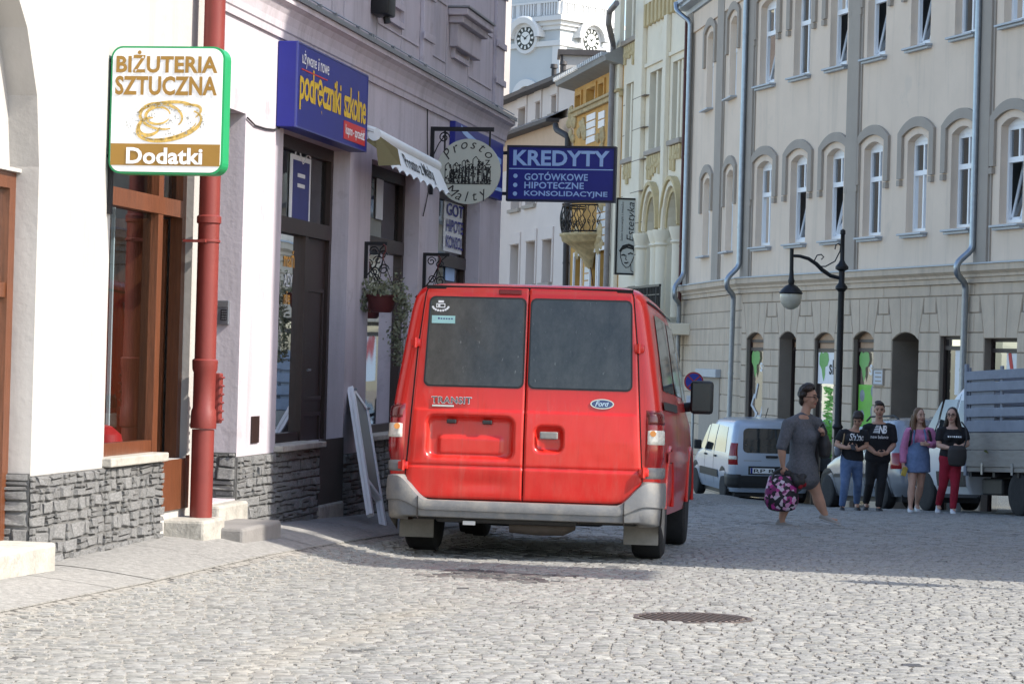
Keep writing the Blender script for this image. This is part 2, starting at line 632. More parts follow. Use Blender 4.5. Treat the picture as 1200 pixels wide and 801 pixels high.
while y < 44:
	lrow = rng.uniform(0.070, 0.086) * (1.0 if y < 24 else 1.45)
	x = -0.2 * y - 1.2 + rng.uniform(0, 0.1)
	while x < 0.2 * y + 1.6:
		w = rng.uniform(0.066, 0.100) * (1.0 if y < 24 else 1.45)
		cx, cy = x + w / 2, y + 0.05 * math.sin(x * 1.1) + rng.uniform(-0.012, 0.012) - x * math.tan(HEAD) * 0.4
		d_wall = (cx - wall_x(cy)) / math.sqrt(1 + WALL_T ** 2)
		if (d_wall > PAVE_W + 0.06 or cy > 29) and ((cx - 0.97) ** 2 + (cy - 13.25) ** 2 > 0.335 ** 2):
			if rng.random() > 0.025:
				setts.append((cx, cy, w - rng.uniform(0.007, 0.017), lrow - rng.uniform(0.008, 0.016)))
		x += w
	y += lrow
	row += 1
shapes = []
for k in range(14):
	r = random.Random(100 + k)
	shapes.append(sett_shape(1, 1, 1, r))
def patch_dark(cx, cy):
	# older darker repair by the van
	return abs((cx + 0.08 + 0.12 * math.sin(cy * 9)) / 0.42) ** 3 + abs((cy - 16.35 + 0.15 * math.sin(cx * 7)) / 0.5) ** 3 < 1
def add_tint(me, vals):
	at = me.attributes.new('tint', 'FLOAT', 'POINT')
	at.data.foreach_set('value', vals)
def in_view(cx, cy):
	# inside the frame with a little margin
	return abs(cx) < 0.2 * cy - 0.02 and cy > 9.85
near = sorted([s_ for s_ in setts if in_view(s_[0], s_[1])], key=lambda s_: s_[1])[:300]
nearset = set(near)
vv, ff, tt = [], [], []
for s_ in setts:
	if s_ in nearset:
		continue
	cx, cy, w, l = s_
	sv, sf = shapes[rng.randrange(14)]
	a = rng.uniform(-0.07, 0.07)
	ca, sa = math.cos(a), math.sin(a)
	gz = ground(cx, cy)
	h = rng.uniform(0.003, 0.008)
	tx, ty = rng.uniform(-0.05, 0.05), rng.uniform(-0.06, 0.06)
	t = rng.gauss(0.6, 0.17)
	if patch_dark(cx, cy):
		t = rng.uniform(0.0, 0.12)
	n = len(vv)
	for (px_, py_, pz_) in sv:
		qx, qy = px_ * w, py_ * l
		z = gz + (pz_ if pz_ < 0 else pz_ * h + qx * tx + qy * ty) + (qy * -0.03)
		vv.append((cx + qx * ca - qy * sa, cy + qx * sa + qy * ca, z))
		tt.append(t)
	ff += [tuple(n + i for i in f) for f in sf]
me = bpy.data.meshes.new('cobblestones')
me.from_pydata(vv, [], ff)
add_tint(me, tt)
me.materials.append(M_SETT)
me.shade_smooth()
me.set_sharp_from_angle(angle=R(50))
ob = link(me, 'cobblestones', road)
ob['kind'] = 'stuff'
proto = []
for k in range(14):
	sv, sf = shapes[k]
	me = bpy.data.meshes.new('cobblestone')
	me.from_pydata([(a * 0.075, b * 0.070, c if c < 0 else c * 0.0055) for a, b, c in sv], [], sf)
	add_tint(me, [rng.gauss(0.6, 0.15)] * len(sv))
	me.materials.append(M_SETT)
	me.shade_smooth()
	me.set_sharp_from_angle(angle=R(50))
	proto.append(me)
for s_ in near:
	cx, cy, w, l = s_
	o = link(proto[rng.randrange(14)], 'cobblestone', road, (cx, cy, ground(cx, cy) + rng.uniform(-0.002, 0.003)),
			(rng.uniform(-0.08, 0.03), rng.uniform(-0.05, 0.05), rng.uniform(-0.07, 0.07)))
	o.scale = (w / 0.075, l / 0.070, 1)

# pavement of smooth slabs along the left houses
M_SLAB = mat('pavement_slab', (0.235, 0.228, 0.214), 0.85, var=0.32, vscale=26, bump=0.5, bscale=70, spots=((0.2, 0.18, 0.15), 7, 0.66, 0.5))
pv = MB()
NS = 80
def pave_pt(u, inn, dz):
	# u along wall from depth 8, inn outwards from wall
	y0 = 8 + u * math.cos(math.atan(WALL_T))
	x0 = wall_x(y0)
	X = x0 + inn * math.cos(math.atan(WALL_T))
	Y = y0 - inn * math.sin(math.atan(WALL_T))
	return (X, Y, ground(X, Y) + dz)
pv.grid(lambda a, b: pave_pt(a * 21, -0.05 + b * (PAVE_W + 0.05), 0.004), 80, 4)
pavement = pv.build('pavement', M_JOINT, recalc=False)
struct(pavement, 'narrow pavement of pale slabs along the left houses')
u = 0.0
while u < 20.6:
	L = rng.uniform(0.62, 0.8)
	m1 = MB()
	jz = rng.uniform(0.008, 0.012)
	m1.grid(lambda a, b: pave_pt(u + 0.002 + a * (L - 0.004), 0.004 + b * (PAVE_W - 0.01), jz), 3, 5)
	m1.grid(lambda a, b: pave_pt(u + 0.004 + a * (L - 0.008), PAVE_W - 0.006, jz - 0.02 * b), 3, 1)
	m1.build('slab', M_SLAB, pavement, recalc=False)
	u += L

# manhole cover
mh = thing('manhole_cover', 'round rusty iron manhole cover set in the sunlit cobbles', 'manhole cover',
		(0.97, 13.25, ground(0.97, 13.25) + 0.0), R(20))
mh.rotation_euler = (-0.016, 0, R(20))
mh.scale = (0.93, 0.93, 1)
M_IRON = mat('rusty_iron', (0.075, 0.066, 0.062), 0.55, 0.5, var=0.3, vscale=14, bump=0.2, bscale=90, col2=(0.13, 0.095, 0.08))
m1 = MB()
m1.lathe([(0.0, -0.008), (0.30, -0.008), (0.305, 0.004), (0.318, 0.008), (0.335, 0.006), (0.34, -0.02)], 48)
m1.build('rim', M_IRON, mh)
for i in range(-6, 7):
	xx = i * 0.043
	hl = math.sqrt(max(0, 0.285 ** 2 - xx * xx))
	m1 = MB()
	m1.box((xx - 0.011, -hl, -0.01), (xx + 0.011, hl, 0.008), 0.003)
	m1.build('rib', M_IRON, mh)
# ------------------------------------------------------------------ left houses
M_WHITE = mat('white_plaster', (0.405, 0.388, 0.368), 0.85, var=0.05, vscale=1.5, bump=0.25, bscale=25, spots=((0.34, 0.32, 0.30), 2.5, 0.6, 0.5))
M_MAUVE = mat('mauve_plaster', (0.455, 0.415, 0.45), 0.85, var=0.07, vscale=1.6, bump=0.22, bscale=30, spots=((0.33, 0.295, 0.31), 2.6, 0.58, 0.5))
M_WOOD = mat('red_brown_wood', (0.115, 0.038, 0.015), 0.42, var=0.3, vscale=9, bump=0.25, bscale=35, stretch=(6, 6, 0.5), coat=0.2)
M_DARKWOOD = mat('dark_brown_wood', (0.026, 0.014, 0.012), 0.45, var=0.25, vscale=8, stretch=(5, 5, 0.5), bump=0.15)
M_STONE = mat('grey_ledge_stone', (0.25, 0.248, 0.245), 0.8, var=0.38, vscale=7, bump=0.8, bscale=28, bdist=0.02, spots=((0.16, 0.155, 0.15), 9, 0.58, 0.6), coords='Object')
M_MORTAR = mat('dark_mortar', (0.12, 0.118, 0.114), 0.95, var=0.3, vscale=20, bump=0.4)
M_CONC = mat('worn_concrete', (0.36, 0.34, 0.30), 0.9, var=0.2, vscale=6, bump=0.5, bscale=45, spots=((0.26, 0.23, 0.19), 8, 0.62, 0.6))
weather(M_MAUVE, (0.25, 0.225, 0.23), 0.55, 1.6, 0.48, 0.72)
weather(M_WHITE, (0.28, 0.26, 0.24), 0.5, 1.4, 0.52, 0.75)
weather(M_CONC, (0.15, 0.14, 0.12), 0.6, 7, 0.5, 0.7, (1, 1, 1))
M_BLACK = mat('black_metal', (0.014, 0.014, 0.016), 0.45, 0.3, var=0.2)
M_GREYBOARD = mat('interior_grey', (0.10, 0.10, 0.105), 0.8, var=0.3, vscale=3)
M_REDPIPE = mat('red_painted_pipe', (0.175, 0.029, 0.023), 0.45, var=0.10, vscale=5, bump=0.08, bscale=50)
M_BLUE = mat('sign_blue', (0.012, 0.016, 0.20), 0.45, var=0.08, vscale=4)
M_SIGNWHITE = mat('sign_white', (0.80, 0.80, 0.80), 0.45, var=0.03)
M_YELLOW = mat('lettering_yellow', (0.68, 0.45, 0.02), 0.5, var=0.03)
M_RED = mat('sign_red', (0.55, 0.03, 0.03), 0.5, var=0.04)
M_PALEBLUE = mat('lettering_pale_blue', (0.34, 0.50, 0.78), 0.5, var=0.03)
M_INK = mat('ink_black', (0.02, 0.02, 0.02), 0.6, var=0)

def glass_mat(name, tint=(0.75, 0.8, 0.8), base=0.06, rough=0.02):
	m = bpy.data.materials.new(name)
	m.use_nodes = True
	nt = m.node_tree
	for n in list(nt.nodes):
		nt.nodes.remove(n)
	out = _n(nt, 'ShaderNodeOutputMaterial')
	tr = _n(nt, 'ShaderNodeBsdfTransparent')
	tr.inputs[0].default_value = tuple(tint) + (1,)
	gl = _n(nt, 'ShaderNodeBsdfGlossy')
	gl.inputs['Roughness'].default_value = rough
	gl.inputs[0].default_value = (0.95, 0.95, 0.95, 1)
	lw = _n(nt, 'ShaderNodeFresnel')
	lw.inputs[0].default_value = 1.28
	ad = _n(nt, 'ShaderNodeMath', operation='ADD')
	ad.inputs[1].default_value = base
	ad.use_clamp = True
	nz = _n(nt, 'ShaderNodeTexNoise')
	nz.inputs['Scale'].default_value = 1.2
	bp = _n(nt, 'ShaderNodeBump')
	bp.inputs['Strength'].default_value = 0.06
	bp.inputs['Distance'].default_value = 0.05
	nt.links.new(nz.outputs['Fac'], bp.inputs['Height'])
	nt.links.new(bp.outputs[0], gl.inputs['Normal'])
	nt.links.new(lw.outputs[0], ad.inputs[0])
	mx = _n(nt, 'ShaderNodeMixShader')
	nt.links.new(ad.outputs[0], mx.inputs[0])
	nt.links.new(tr.outputs[0], mx.inputs[1])
	nt.links.new(gl.outputs[0], mx.inputs[2])
	nt.links.new(mx.outputs[0], out.inputs[0])
	return m
M_GLASS = glass_mat('shop_glass', (0.62, 0.68, 0.70), 0.05)
M_GLASS2 = glass_mat('house_glass', (0.35, 0.38, 0.40), 0.10)

LW = Frame(wall_x(17.65), 17.65, WALL_T, 1.0)
def U(px, py, out=0.0, fr=LW):
	return fr.uv(px, py, out)[0]
def Z(px, py, out=0.0, fr=LW):
	return fr.uv(px, py, out)[1]

# ledge stones: shared shapes, every stone an object
def stone_protos(n, seed):
	res = []
	for k in range(n):
		r = random.Random(seed + k)
		bm = bmesh.new()
		bmesh.ops.create_cube(bm, size=1)
		for v in bm.verts:
			v.co.y += 0.5
			j = 0.07 if v.co.y > 0.5 else 0.17
			v.co.x += r.uniform(-j, 0.0) * (1 if v.co.x > 0 else -1)
			v.co.z += r.uniform(-j, 0.0) * (1 if v.co.z > 0 else -1) * 1.4
			if v.co.y < 0.5:
				v.co.y += r.uniform(0, 0.6)
		bmesh.ops.bevel(bm, geom=[e for e in bm.edges if all(v.co.y < 0.6 for v in e.verts)], offset=0.06, segments=1, affect='EDGES')
		me = bpy.data.meshes.new('stone')
		bm.to_mesh(me)
		bm.free()
		me.materials.append(M_STONE)
		res.append(me)
	return res
STONES = stone_protos(10, 40)
def clad(root, base, u0, u1, z0, z1, y, seed, across=False, yaw=0.0):
	"""ledge stones over a rectangle. across: the rectangle runs into the house (u is then the inward axis at u = y)"""
	r = random.Random(seed)
	z = z0
	while z < z1 - 0.015:
		h = min(r.uniform(0.045, 0.10), z1 - z)
		if z1 - z - h < 0.025:
			h = z1 - z
		u = u0
		while u < u1 - 0.01:
			w = r.choice((r.uniform(0.05, 0.1), r.uniform(0.1, 0.16), r.uniform(0.14, 0.27)))
			if u1 - u - w < 0.06:
				w = u1 - u
			hh = h if r.random() < 0.5 else h * r.uniform(0.35, 0.7)
			me = STONES[r.randrange(10)]
			d = r.uniform(0.012, 0.034)
			if across:
				o = link(me, 'stone', root, (y - d, u + w / 2, z + hh / 2 - base), (0, r.uniform(-0.04, 0.04), -math.pi / 2))
				o.scale = (w - 0.007, d, hh - 0.007)
			else:
				o = link(me, 'stone', root, (u + w / 2, y - d, z + hh / 2 - base), (0, r.uniform(-0.06, 0.06), r.uniform(-0.05, 0.05)))
				o.scale = (w - 0.007, d, hh - 0.007)
			if hh < h - 0.02:
				o2 = link(STONES[r.randrange(10)], 'stone', root, o.location, o.rotation_euler)
				d2 = r.uniform(0.012, 0.032)
				o2.location.z = z + hh + (h - hh) / 2 - base
				o2.scale = (w - 0.007, d2, h - hh - 0.007)
			u += w
		z += h

def pane(root, u0, u1, z0, z1, y, base, m=None):
	mb = MB((0, 0, base))
	mb.quad((u0, y, z0), (u1, y, z0), (u1, y, z1), (u0, y, z1))
	return mb.build('pane', m or M_GLASS, root)

def shell(root, base, u0, u1, z0, z1, y0, depth, m, roofm=None):
	"""closed back part of a house: sides, back, roof and a dark lining"""
	mb = MB((0, 0, base))
	mb.quad((u0, y0, z0), (u0, y0 + depth, z0), (u0, y0 + depth, z1), (u0, y0, z1))
	mb.quad((u1, y0, z0), (u1, y0 + depth, z0), (u1, y0 + depth, z1), (u1, y0, z1))
	mb.quad((u0, y0 + depth, z0), (u1, y0 + depth, z0), (u1, y0 + depth, z1), (u0, y0 + depth, z1))
	mb.quad((u0, y0, z1), (u1, y0, z1), (u1, y0 + depth, z1), (u0, y0 + depth, z1))
	return mb.build('back_walls', m, root, recalc=False)

# ---- first house: bleached white plaster with arched entrance
b1 = -1.45
uA1 = U(40, 400)
uA0 = uA1 - 2.5
uB0, uB1 = U(125, 400), U(222, 420)
uBd = U(187, 560)
uE = U(240, 420)
h1 = thing('house', 'sunlit white plastered house with red-brown shop window and stone plinth', 'house', LW.o + Vector((0, 0, b1)), LW.rz)
zsill = Z(130, 546)
zt1 = 1.36
dj = 0.13
mb = MB((0, 0, b1))
ops = [dict(u0=uA0, u1=uA1, z0=-1.6, z1=0.97 + 1.25, rise=1.25, depth=0.2),
	dict(u0=uB0, u1=uB1, z0=zsill, z1=zt1, depth=dj)]
wall(mb, -11.5, uE, -1.6, 7.5, ops, 0)
mb.build('wall', M_WHITE, h1)
shell(h1, b1, -11.5, uE - 0.01, -1.6, 7.45, 0.25, 7, M_WHITE)
# tympanum + arched entrance woodwork
zl = Z(10, 199, -0.2)
mb = MB((0, 0, b1))
ap = arch_pts(uA0, uA1, 0.97, 1.25)
mb.add([(uA0, 0.17, zl)] + [(a, 0.17, z) for a, z in ap] + [(uA1, 0.17, zl)], [tuple(range(len(ap) + 2))])
mb.box((uA0, 0.10, zl - 0.02), (uA1, 0.2, zl))
mb.build('tympanum', M_WHITE, h1)
mb = MB((0, 0, b1))
ring_rect(mb, uA0, uA1, -1.2, zl - 0.02, 0.09, 0.13, 0.2)
mb.box((uA0 + 0.09, 0.14, 0.25), (uA1 - 0.09, 0.19, 0.33))
mb.box((uA1 - 0.85, 0.14, -1.1), (uA1 - 0.77, 0.19, 0.25))
mb.build('door_frame', M_WOOD, h1)
pane(h1, uA0 + 0.09, uA1 - 0.09, -1.1, zl - 0.11, 0.17, b1)
# shop window
zdoor = Z(195, 598)
mb = MB((0, 0, b1))
y0, y1 = dj - 0.07, dj
uM = uBd + 0.03
mb.box((uB0, y0, zsill + 0.05), (uB0 + 0.07, y1, zt1))
mb.box((uM - 0.05, y0 - 0.01, zsill + 0.05), (uM + 0.05, y1, zt1 - 0.07))
mb.box((uB1 - 0.08, y0 - 0.01, zdoor), (uB1, y1, zt1 - 0.07))
mb.box((uB0 + 0.07, y0, zt1 - 0.07), (uB1, y1, zt1))
ztr = Z(160, 232)
mb.box((uB0 + 0.07, y0 - 0.015, ztr - 0.06), (uB1 - 0.08, y1, ztr + 0.05))
mb.box((uB0 + 0.07, y0 - 0.005, zsill + 0.05), (uM - 0.05, y1, zsill + 0.13))
fr1 = mb.build('window_frame', M_WOOD, h1)
pane(fr1, uB0 + 0.07, uM - 0.05, zsill + 0.13, ztr - 0.06, dj - 0.03, b1)
pane(fr1, uB0 + 0.07, uB1 - 0.08, ztr + 0.05, zt1 - 0.07, dj - 0.03, b1)
# open door leaf of varnished wood inside the opening
mb = MB((0, 0, b1))
a0 = Vector((uB1 - 0.09, dj + 0.02, 0))
dd = Vector((-0.05, 1.0, 0)).normalized()
for (s0, s1, z0_, z1_, t) in ((0, 0.78, zdoor + 0.02, ztr - 0.07, 0.03), (0.0, 0.12, zdoor + .02, ztr - 0.07, 0.05), (0.66, 0.78, zdoor + .02, ztr - 0.07, 0.05)):
	pts = [a0 + dd * s0, a0 + dd * s1]
	nn = Vector((dd.y, -dd.x, 0)) * t / 2
	mb.prism([(0, 0), (1, 0), (1, 1), (0, 1)], pts[0] - nn + Vector((0, 0, z0_)), pts[1] - pts[0], Vector((0, 0, z1_ - z0_)), nn * 2)
mb.build('door', M_WOOD, h1)
# shop interior: floor pieces, curtain strips, displays
mb = MB((0, 0, b1))
mb.box((uB0 - 0.6, 1.6, -1.3), (uB1 + 0.6, 1.65, 1.8))
mb.box((uB0 - 0.6, 0.3, -1.3), (uB1 + 0.6, 1.65, -1.02))
mb.build('shop_interior', M_GREYBOARD, h1)
M_CURTAIN = mat('pale_curtain', (0.55, 0.60, 0.63), 0.9, var=0.12, stretch=(8, 8, 0.4))
mb = MB((0, 0, b1))
mb.box((uB0 + 0.10, 0.28, zsill + 0.12), (uB0 + 0.42, 0.30, 0.75))
mb.box((uB0 + 0.78, 0.24, zsill + 0.12), (uB0 + 0.80, 0.26, 0.95))
mb.build('curtain', M_CURTAIN, h1)
mb = MB((0, 0, b1))
mb.box((uB0 + 0.52, 0.24, zsill + 0.1), (uB0 + 0.60, 0.30, 0.62))
mb.build('display_post', M_WOOD, h1)
mb = MB((0, 0, b1))
mb.lathe([(0.0, 0.0), (0.11, 0.0), (0.10, 0.05), (0.04, 0.10), (0.0, 0.11)], 14, (uB0 + 0.75, dj + 0.12, zsill + 0.12))
mb.build('display_hat', M_RED, h1)
# window ledge
mb = MB((0, 0, b1))
mb.box((uB0 - 0.02, -0.06, zsill), (uBd - 0.004, dj, zsill + 0.055), 0.008)
mb.build('sill', M_CONC, h1)
# plinth backing and stones
mb = MB((0, 0, b1))
mb.box((uA1 + 0.0, -0.012, -1.6), (uBd, 0.001, zsill - 0.004))
mb.build('plinth_backing', M_MORTAR, h1)
clad(h1, b1, uA1 - 0.03, uBd + 0.02, -1.34, zsill - 0.006, -0.012, 5)
# stone jamb of the arched entrance (faces the street's near end)
mb = MB((0, 0, b1))
mb.box((uA1 - 0.012, -0.0, -1.6), (uA1 - 0.002, 0.2, Z(25, 556)))
mb.build('plinth_backing', M_MORTAR, h1)
clad(h1, b1, 0.0, 0.19, -1.1, Z(25, 556), uA1 - 0.012, 6, across=True)
# brown wood sheet of the shop door under the sill level
M_DOOR_SHADE = mat('door_shade', (0.05, 0.04, 0.035), 0.9, var=0.2)
mb = MB((0, 0, b1))
mb.box((uBd + 0.005, -0.016, zdoor), (uB1 - 0.005, -0.0125, zsill + 0.0))
mb.build('door_recess_sheet', M_WOOD, h1)
mb = MB((0, 0, b1))
mb.box((uB1 - 0.08, -0.02, zdoor), (uB1 - 0.0, -0.0165, zsill + 0.02))
mb.build('door_post', M_WOOD, h1)
# steps
def block_step(name, u0, u1, o0, o1, z0, z1, label, m=M_CONC, fr=LW):
	c = fr.world((u0 + u1) / 2, -(o0 + o1) / 2, z0)
	t = MB()
	hw, hd = (u1 - u0) / 2, (o1 - o0) / 2
	t.box((-hw, -hd, 0), (hw, hd, z1 - z0), 0.02)
	o = t.build(name, m, None, c, (0, 0, fr.rz))
	return tag(o, label, 'step')
block_step('doorstep', uA0, uA1 - 0.02, -0.25, 0.17, -1.45, -1.08, 'pale worn concrete step at the left edge below the arched entrance')
block_step('doorstep', U(192, 610, 0.0), U(243, 625, 0.15), -0.02, 0.27, -1.6, Z(215, 612, 0.2), 'pale concrete block step under the foot of the red drainpipe')

# ---- second house: mauve plaster, in the shade of the houses opposite
b2 = -1.6
h2 = thing('house', 'mauve plastered corner house mostly in shade with ledge stone plinth and dark shop windows', 'house', LW.o + Vector((0, 0, b2)), LW.rz)
uN0, uN1 = uE + 0.06, U(280, 420)
uW = [(U(322, 525), U(372, 520), U(400, 560)), (U(430, 400), None, U(490, 300)), (U(513, 300), None, U(561, 300))]
uC = U(585.5, 300)
zlin = 1.66
zs2 = -0.72
dn = 0.2
zcor = 2.36
mb = MB((0, 0, b2))
zd = -1.24
ops = [dict(u0=uN0, u1=uN1, z0=-1.05, z1=zlin, depth=0.34),
	dict(u0=uW[0][0], u1=uW[0][2], z0=zs2, z1=zlin, depth=dn),
	dict(u0=uW[1][0], u1=uW[1][2], z0=zs2, z1=zlin, depth=dn),
	dict(u0=uW[2][0], u1=uW[2][2], z0=-1.5, z1=zlin, depth=dn)]
wall(mb, uE, uC, -2.0, zcor, ops, 0)
mb.build('wall', M_MAUVE, h2)
mb = MB((0, 0, b2))
wall(mb, uE, uC - 0.04, zcor, 9.0, [], 0.06)
mb.build('upper_wall', M_MAUVE, h2)
mb = MB((0, 0, b2))
mb.quad((uE + .01, 0.36, -2), (uE + .01, 8, -2), (uE + .01, 8, 9), (uE + .01, 0.36, 9))
mb.quad((uC, 0, -2.5), (uC, 8, -2.5), (uC, 8, zcor), (uC, 0, zcor))
mb.quad((uC - .04, 0.06, zcor), (uC - .04, 8, zcor), (uC - .04, 8, 9), (uC - .04, .06, 9))
mb.quad((uE, 8, -2), (uC, 8, -2), (uC, 8, 9), (uE, 8, 9))
mb.quad((uE, .06, 9), (uC, .06, 9), (uC, 8, 9), (uE, 8, 9))
mb.build('back_walls', M_MAUVE, h2, recalc=False)
# cornice: cove profile carried along the front and round the far corner
prof = [(0.0, zcor - 0.06), (-0.02, zcor - 0.06), (-0.025, zcor - 0.01), (-0.035, zcor), (-0.04, zcor + 0.05), (-0.055, zcor + 0.11),
		(-0.08, zcor + 0.155), (-0.105, zcor + 0.175), (-0.115, zcor + 0.18), (-0.115, zcor + 0.22), (0.06, zcor + 0.25)]
mb = MB((0, 0, b2))
for (ya, za), (yb, zb) in zip(prof, prof[1:]):
	mb.quad((uE - 0.02, ya, za), (uC - ya * 0.9, ya, za), (uC - yb * 0.9, yb, zb), (uE - 0.02, yb, zb))
	mb.quad((uC - ya * 0.9, ya, za), (uC - ya * .9, 8, za), (uC - yb * .9, 8, zb), (uC - yb * 0.9, yb, zb))
mb.quad((uE - .02, 0, zcor - .06), (uE - .02, -.115, zcor + .2), (uE - .02, .06, zcor + .25), (uE - .02, .06, zcor - .06))
cor = mb.build('cornice', M_MAUVE, h2, recalc=False)
M_ZINC = mat('weathered_zinc', (0.26, 0.27, 0.29), 0.4, 0.75, var=0.12, vscale=6, bump=0.05)
mb = MB((0, 0, b2))
mb.box((uE - .02, -0.135, zcor + 0.222), (uC + 0.12, -0.118, zcor + 0.255))
mb.box((uE - .02, -0.135, zcor + 0.255), (uC + 0.12, 0.055, zcor + 0.259))
for px in (375, 393, 420, 435, 437, 461, 481, 499, 583):
	uu = U(px, 25 + (px - 375) * .5, 0.1)
	mb.box((uu - 0.02, -0.11, zcor + 0.26), (uu + 0.02, -0.08, zcor + 0.30))
mb.tube([(uE, -0.10, zcor + .295), (uC + 0.1, -0.10, zcor + .297)], 0.006, 5)
mb.build('flashing', M_ZINC, cor)
# upper storey relief: pilaster strips, sunk panels and string lines, each a piece
def relief(name, u0, u1, z0, z1, y0, y1, m=M_MAUVE):
	t = MB((0, 0, b2))
	t.box((u0, y0, z0), (u1, y1, z1), 0.006)
	return t.build(name, m, h2)
def upx(px, py):
	return U(px, py, -0.06)
zu0 = zcor + 0.25
for (pa, pb, py) in ((492, 503, 40), (578, 587.5, 60)):
	ua, ub = upx(pa, py), upx(pb, py)
	relief('pilaster', ua, ub, zu0, 8.8, 0.02, 0.06)
	for zz in (2.95, 3.35, 3.9, 4.5):
		relief('pilaster_band', ua - 0.03, ub + 0.03, zz, zz + 0.07, 0.0, 0.02)
for zz in (2.86, 3.42):
	for (pa, pb) in ((441, 490), (505, 522), (550, 576)):
		relief('string_line', upx(pa, 40), upx(pb, 60), zz, zz + 0.02, 0.048, 0.06)
for pa in (330, 360, 388, 402, 441, 470, 495, 523, 549):
	ua = upx(pa, 40)
	relief('joint_strip', ua, ua + 0.02, zu0, 3.4, 0.052, 0.06, M_MAUVE)
# blind panels with raised frames, window ledge with bracket
for (pa, pb, pya, pyb) in ((448, 470, -6, 22), (529, 546, 40, 68)):
	ua, ub = upx(pa, pya), upx(pb, pyb)
	za, zb = Z(pa, pyb, -0.06), Z(pa, pya, -0.06)
	t = MB((0, 0, b2))
	ring_rect(t, ua, ub, min(za, zb), max(za, zb), 0.05, 0.02, 0.06)
	t.build('panel_frame', M_MAUVE, h2)
t = MB((0, 0, b2))
ua, ub = upx(526, 20), upx(556, 24)
zz = Z(527, 14, 0.0)
t.box((ua - 0.05, -0.14, zz), (ub + 0.05, 0.06, zz + 0.07), 0.01)
t.box((ua, -0.09, zz - 0.07), (ub, 0.06, zz), 0.01)
t.box((ua + 0.05, -0.03, zz - 0.3), (ub - 0.05, 0.06, zz - 0.07), 0.01)
t.build('window_ledge', M_MAUVE, h2)
t = MB((0, 0, b2))
t.box((ua - 0.06, -0.16, zz + 0.072), (ub + 0.06, 0.06, zz + 0.09))
t.build('ledge_flashing', M_ZINC, h2)
# alarm box
t = MB((0, 0, b2))
t.box((upx(434, 8), -0.1, Z(438, 14)), (upx(443, 8), 0.06, Z(438, 14) + 0.35), 0.02)
t.tube([(upx(440, 8), -0.04, Z(438, 14)), (upx(440, 8), -0.05, Z(438, 22))], 0.03, 6)
t.build('siren_box', M_BLACK, h2)

# shop windows of the second house
def shopfront(u0, u1, z0, ud, ztrans, extra=()):
	y0, y1 = dn - 0.06, dn
	t = MB((0, 0, b2))
	f = 0.075
	t.box((u0, y0, z0), (u0 + f, y1, zlin))
	t.box((u1 - f, y0, zd if ud else z0), (u1, y1, zlin))
	t.box((u0 + f, y0, zlin - 0.1), (u1 - f, y1, zlin))
	t.box((u0 + f, y0 - 0.02, ztrans - 0.06), (u1 - f, y1, ztrans + 0.06))
	t.box((u0 + f, y0, z0), ((ud or u1) - f, y1, z0 + 0.08))
	um = ud or (u0 + u1) / 2
	if ud:
		t.box((um - 0.05, y0 - 0.01, z0), (um + 0.05, y1, ztrans - 0.06))
	fr = t.build('window_frame', M_DARKWOOD, h2)
	if ud:
		pane(fr, u0 + f, um - 0.05, z0 + 0.08, ztrans - 0.06, dn - 0.02, b2)
		t = MB((0, 0, b2))
		t.box((um + 0.05, y0 + 0.03, zd), (u1 - f, y1, ztrans - 0.06))
		for (a, b_) in ((0.1, 0.75), (0.85, 1.75)):
			ring_rect(t, um + 0.12, u1 - f - 0.07, zd + a, zd + b_, 0.03, y0 + 0.015, y0 + 0.03)
		dr = t.build('door', M_DARKWOOD, h2)
		t = MB((0, 0, b2))
		t.tube([(um + 0.09, y0 - 0.02, -0.15), (um + 0.17, y0 - 0.02, -0.15)], 0.01, 6)
		t.build('handle', M_ZINC, dr)
	else:
		pane(fr, u0 + f, u1 - f, z0 + 0.08, ztrans - 0.06, dn - 0.02, b2)
	pane(fr, u0 + f, u1 - f, ztrans + 0.06, zlin - 0.1, dn - 0.02, b2)
	t = MB((0, 0, b2))
	t.box((u0 - 0.3, 1.3, -1.6), (u1 + 0.3, 1.35, 2.2))
	t.box((u0 - 0.3, 0.3, z0 - 0.1), (u1 + 0.3, 1.3, z0 + 0.06))
	t.build('shop_interior', M_GREYBOARD, h2)
	return fr
ztr2 = Z(350, 268, -dn)
shopfront(uW[0][0], uW[0][2], zs2, uW[0][1], ztr2)
shopfront(uW[1][0], uW[1][2], zs2, None, ztr2)
shopfront(uW[2][0], uW[2][2], zs2, None, ztr2 - 0.02)
def flat(name, u0, u1, z0, z1, y, m, parent=h2, base=b2):
	t = MB((0, 0, base))
	t.box((u0, y, z0), (u1, y + 0.008, z1))
	return t.build(name, m, parent)
def upane(px, py):      # pixel on the glass plane
	return LW.uv(px, py, -(dn + 0.02))
M_POSTER_BLUE = mat('poster_blue', (0.025, 0.03, 0.16), 0.5, var=0.15, vscale=6)
M_PAPER = mat('white_paper', (0.62, 0.64, 0.66), 0.7, var=0.06)
(a0_, c0_), (a1_, c1_) = upane(331, 262), upane(357, 190)
flat('poster_frame', a0_, a1_, c0_ - 0.02, c1_ + 0.02, dn - 0.034, M_PAPER)
pb = flat('poster_and_reflection', a0_ + 0.07, a1_ - 0.05, c0_ + 0.03, c1_ - 0.02, dn - 0.037, M_POSTER_BLUE)
t = MB((0, 0, b2))
wp = a1_ - a0_
for k in (0.30, 0.38):
	t.box((a0_ + 0.2, dn - 0.040, c0_ + k), (a1_ - 0.2, dn - 0.038, c0_ + k + 0.03))
t.tube([(a0_ + 0.12 + 0.01 * k + wp * .6 * k / 10, dn - 0.036, c0_ + 0.55 + 0.10 * math.sin(k * 0.9) * (1 - k / 12)) for k in range(11)], 0.006, 5)
t.build('lettering', M_PAPER, pb)
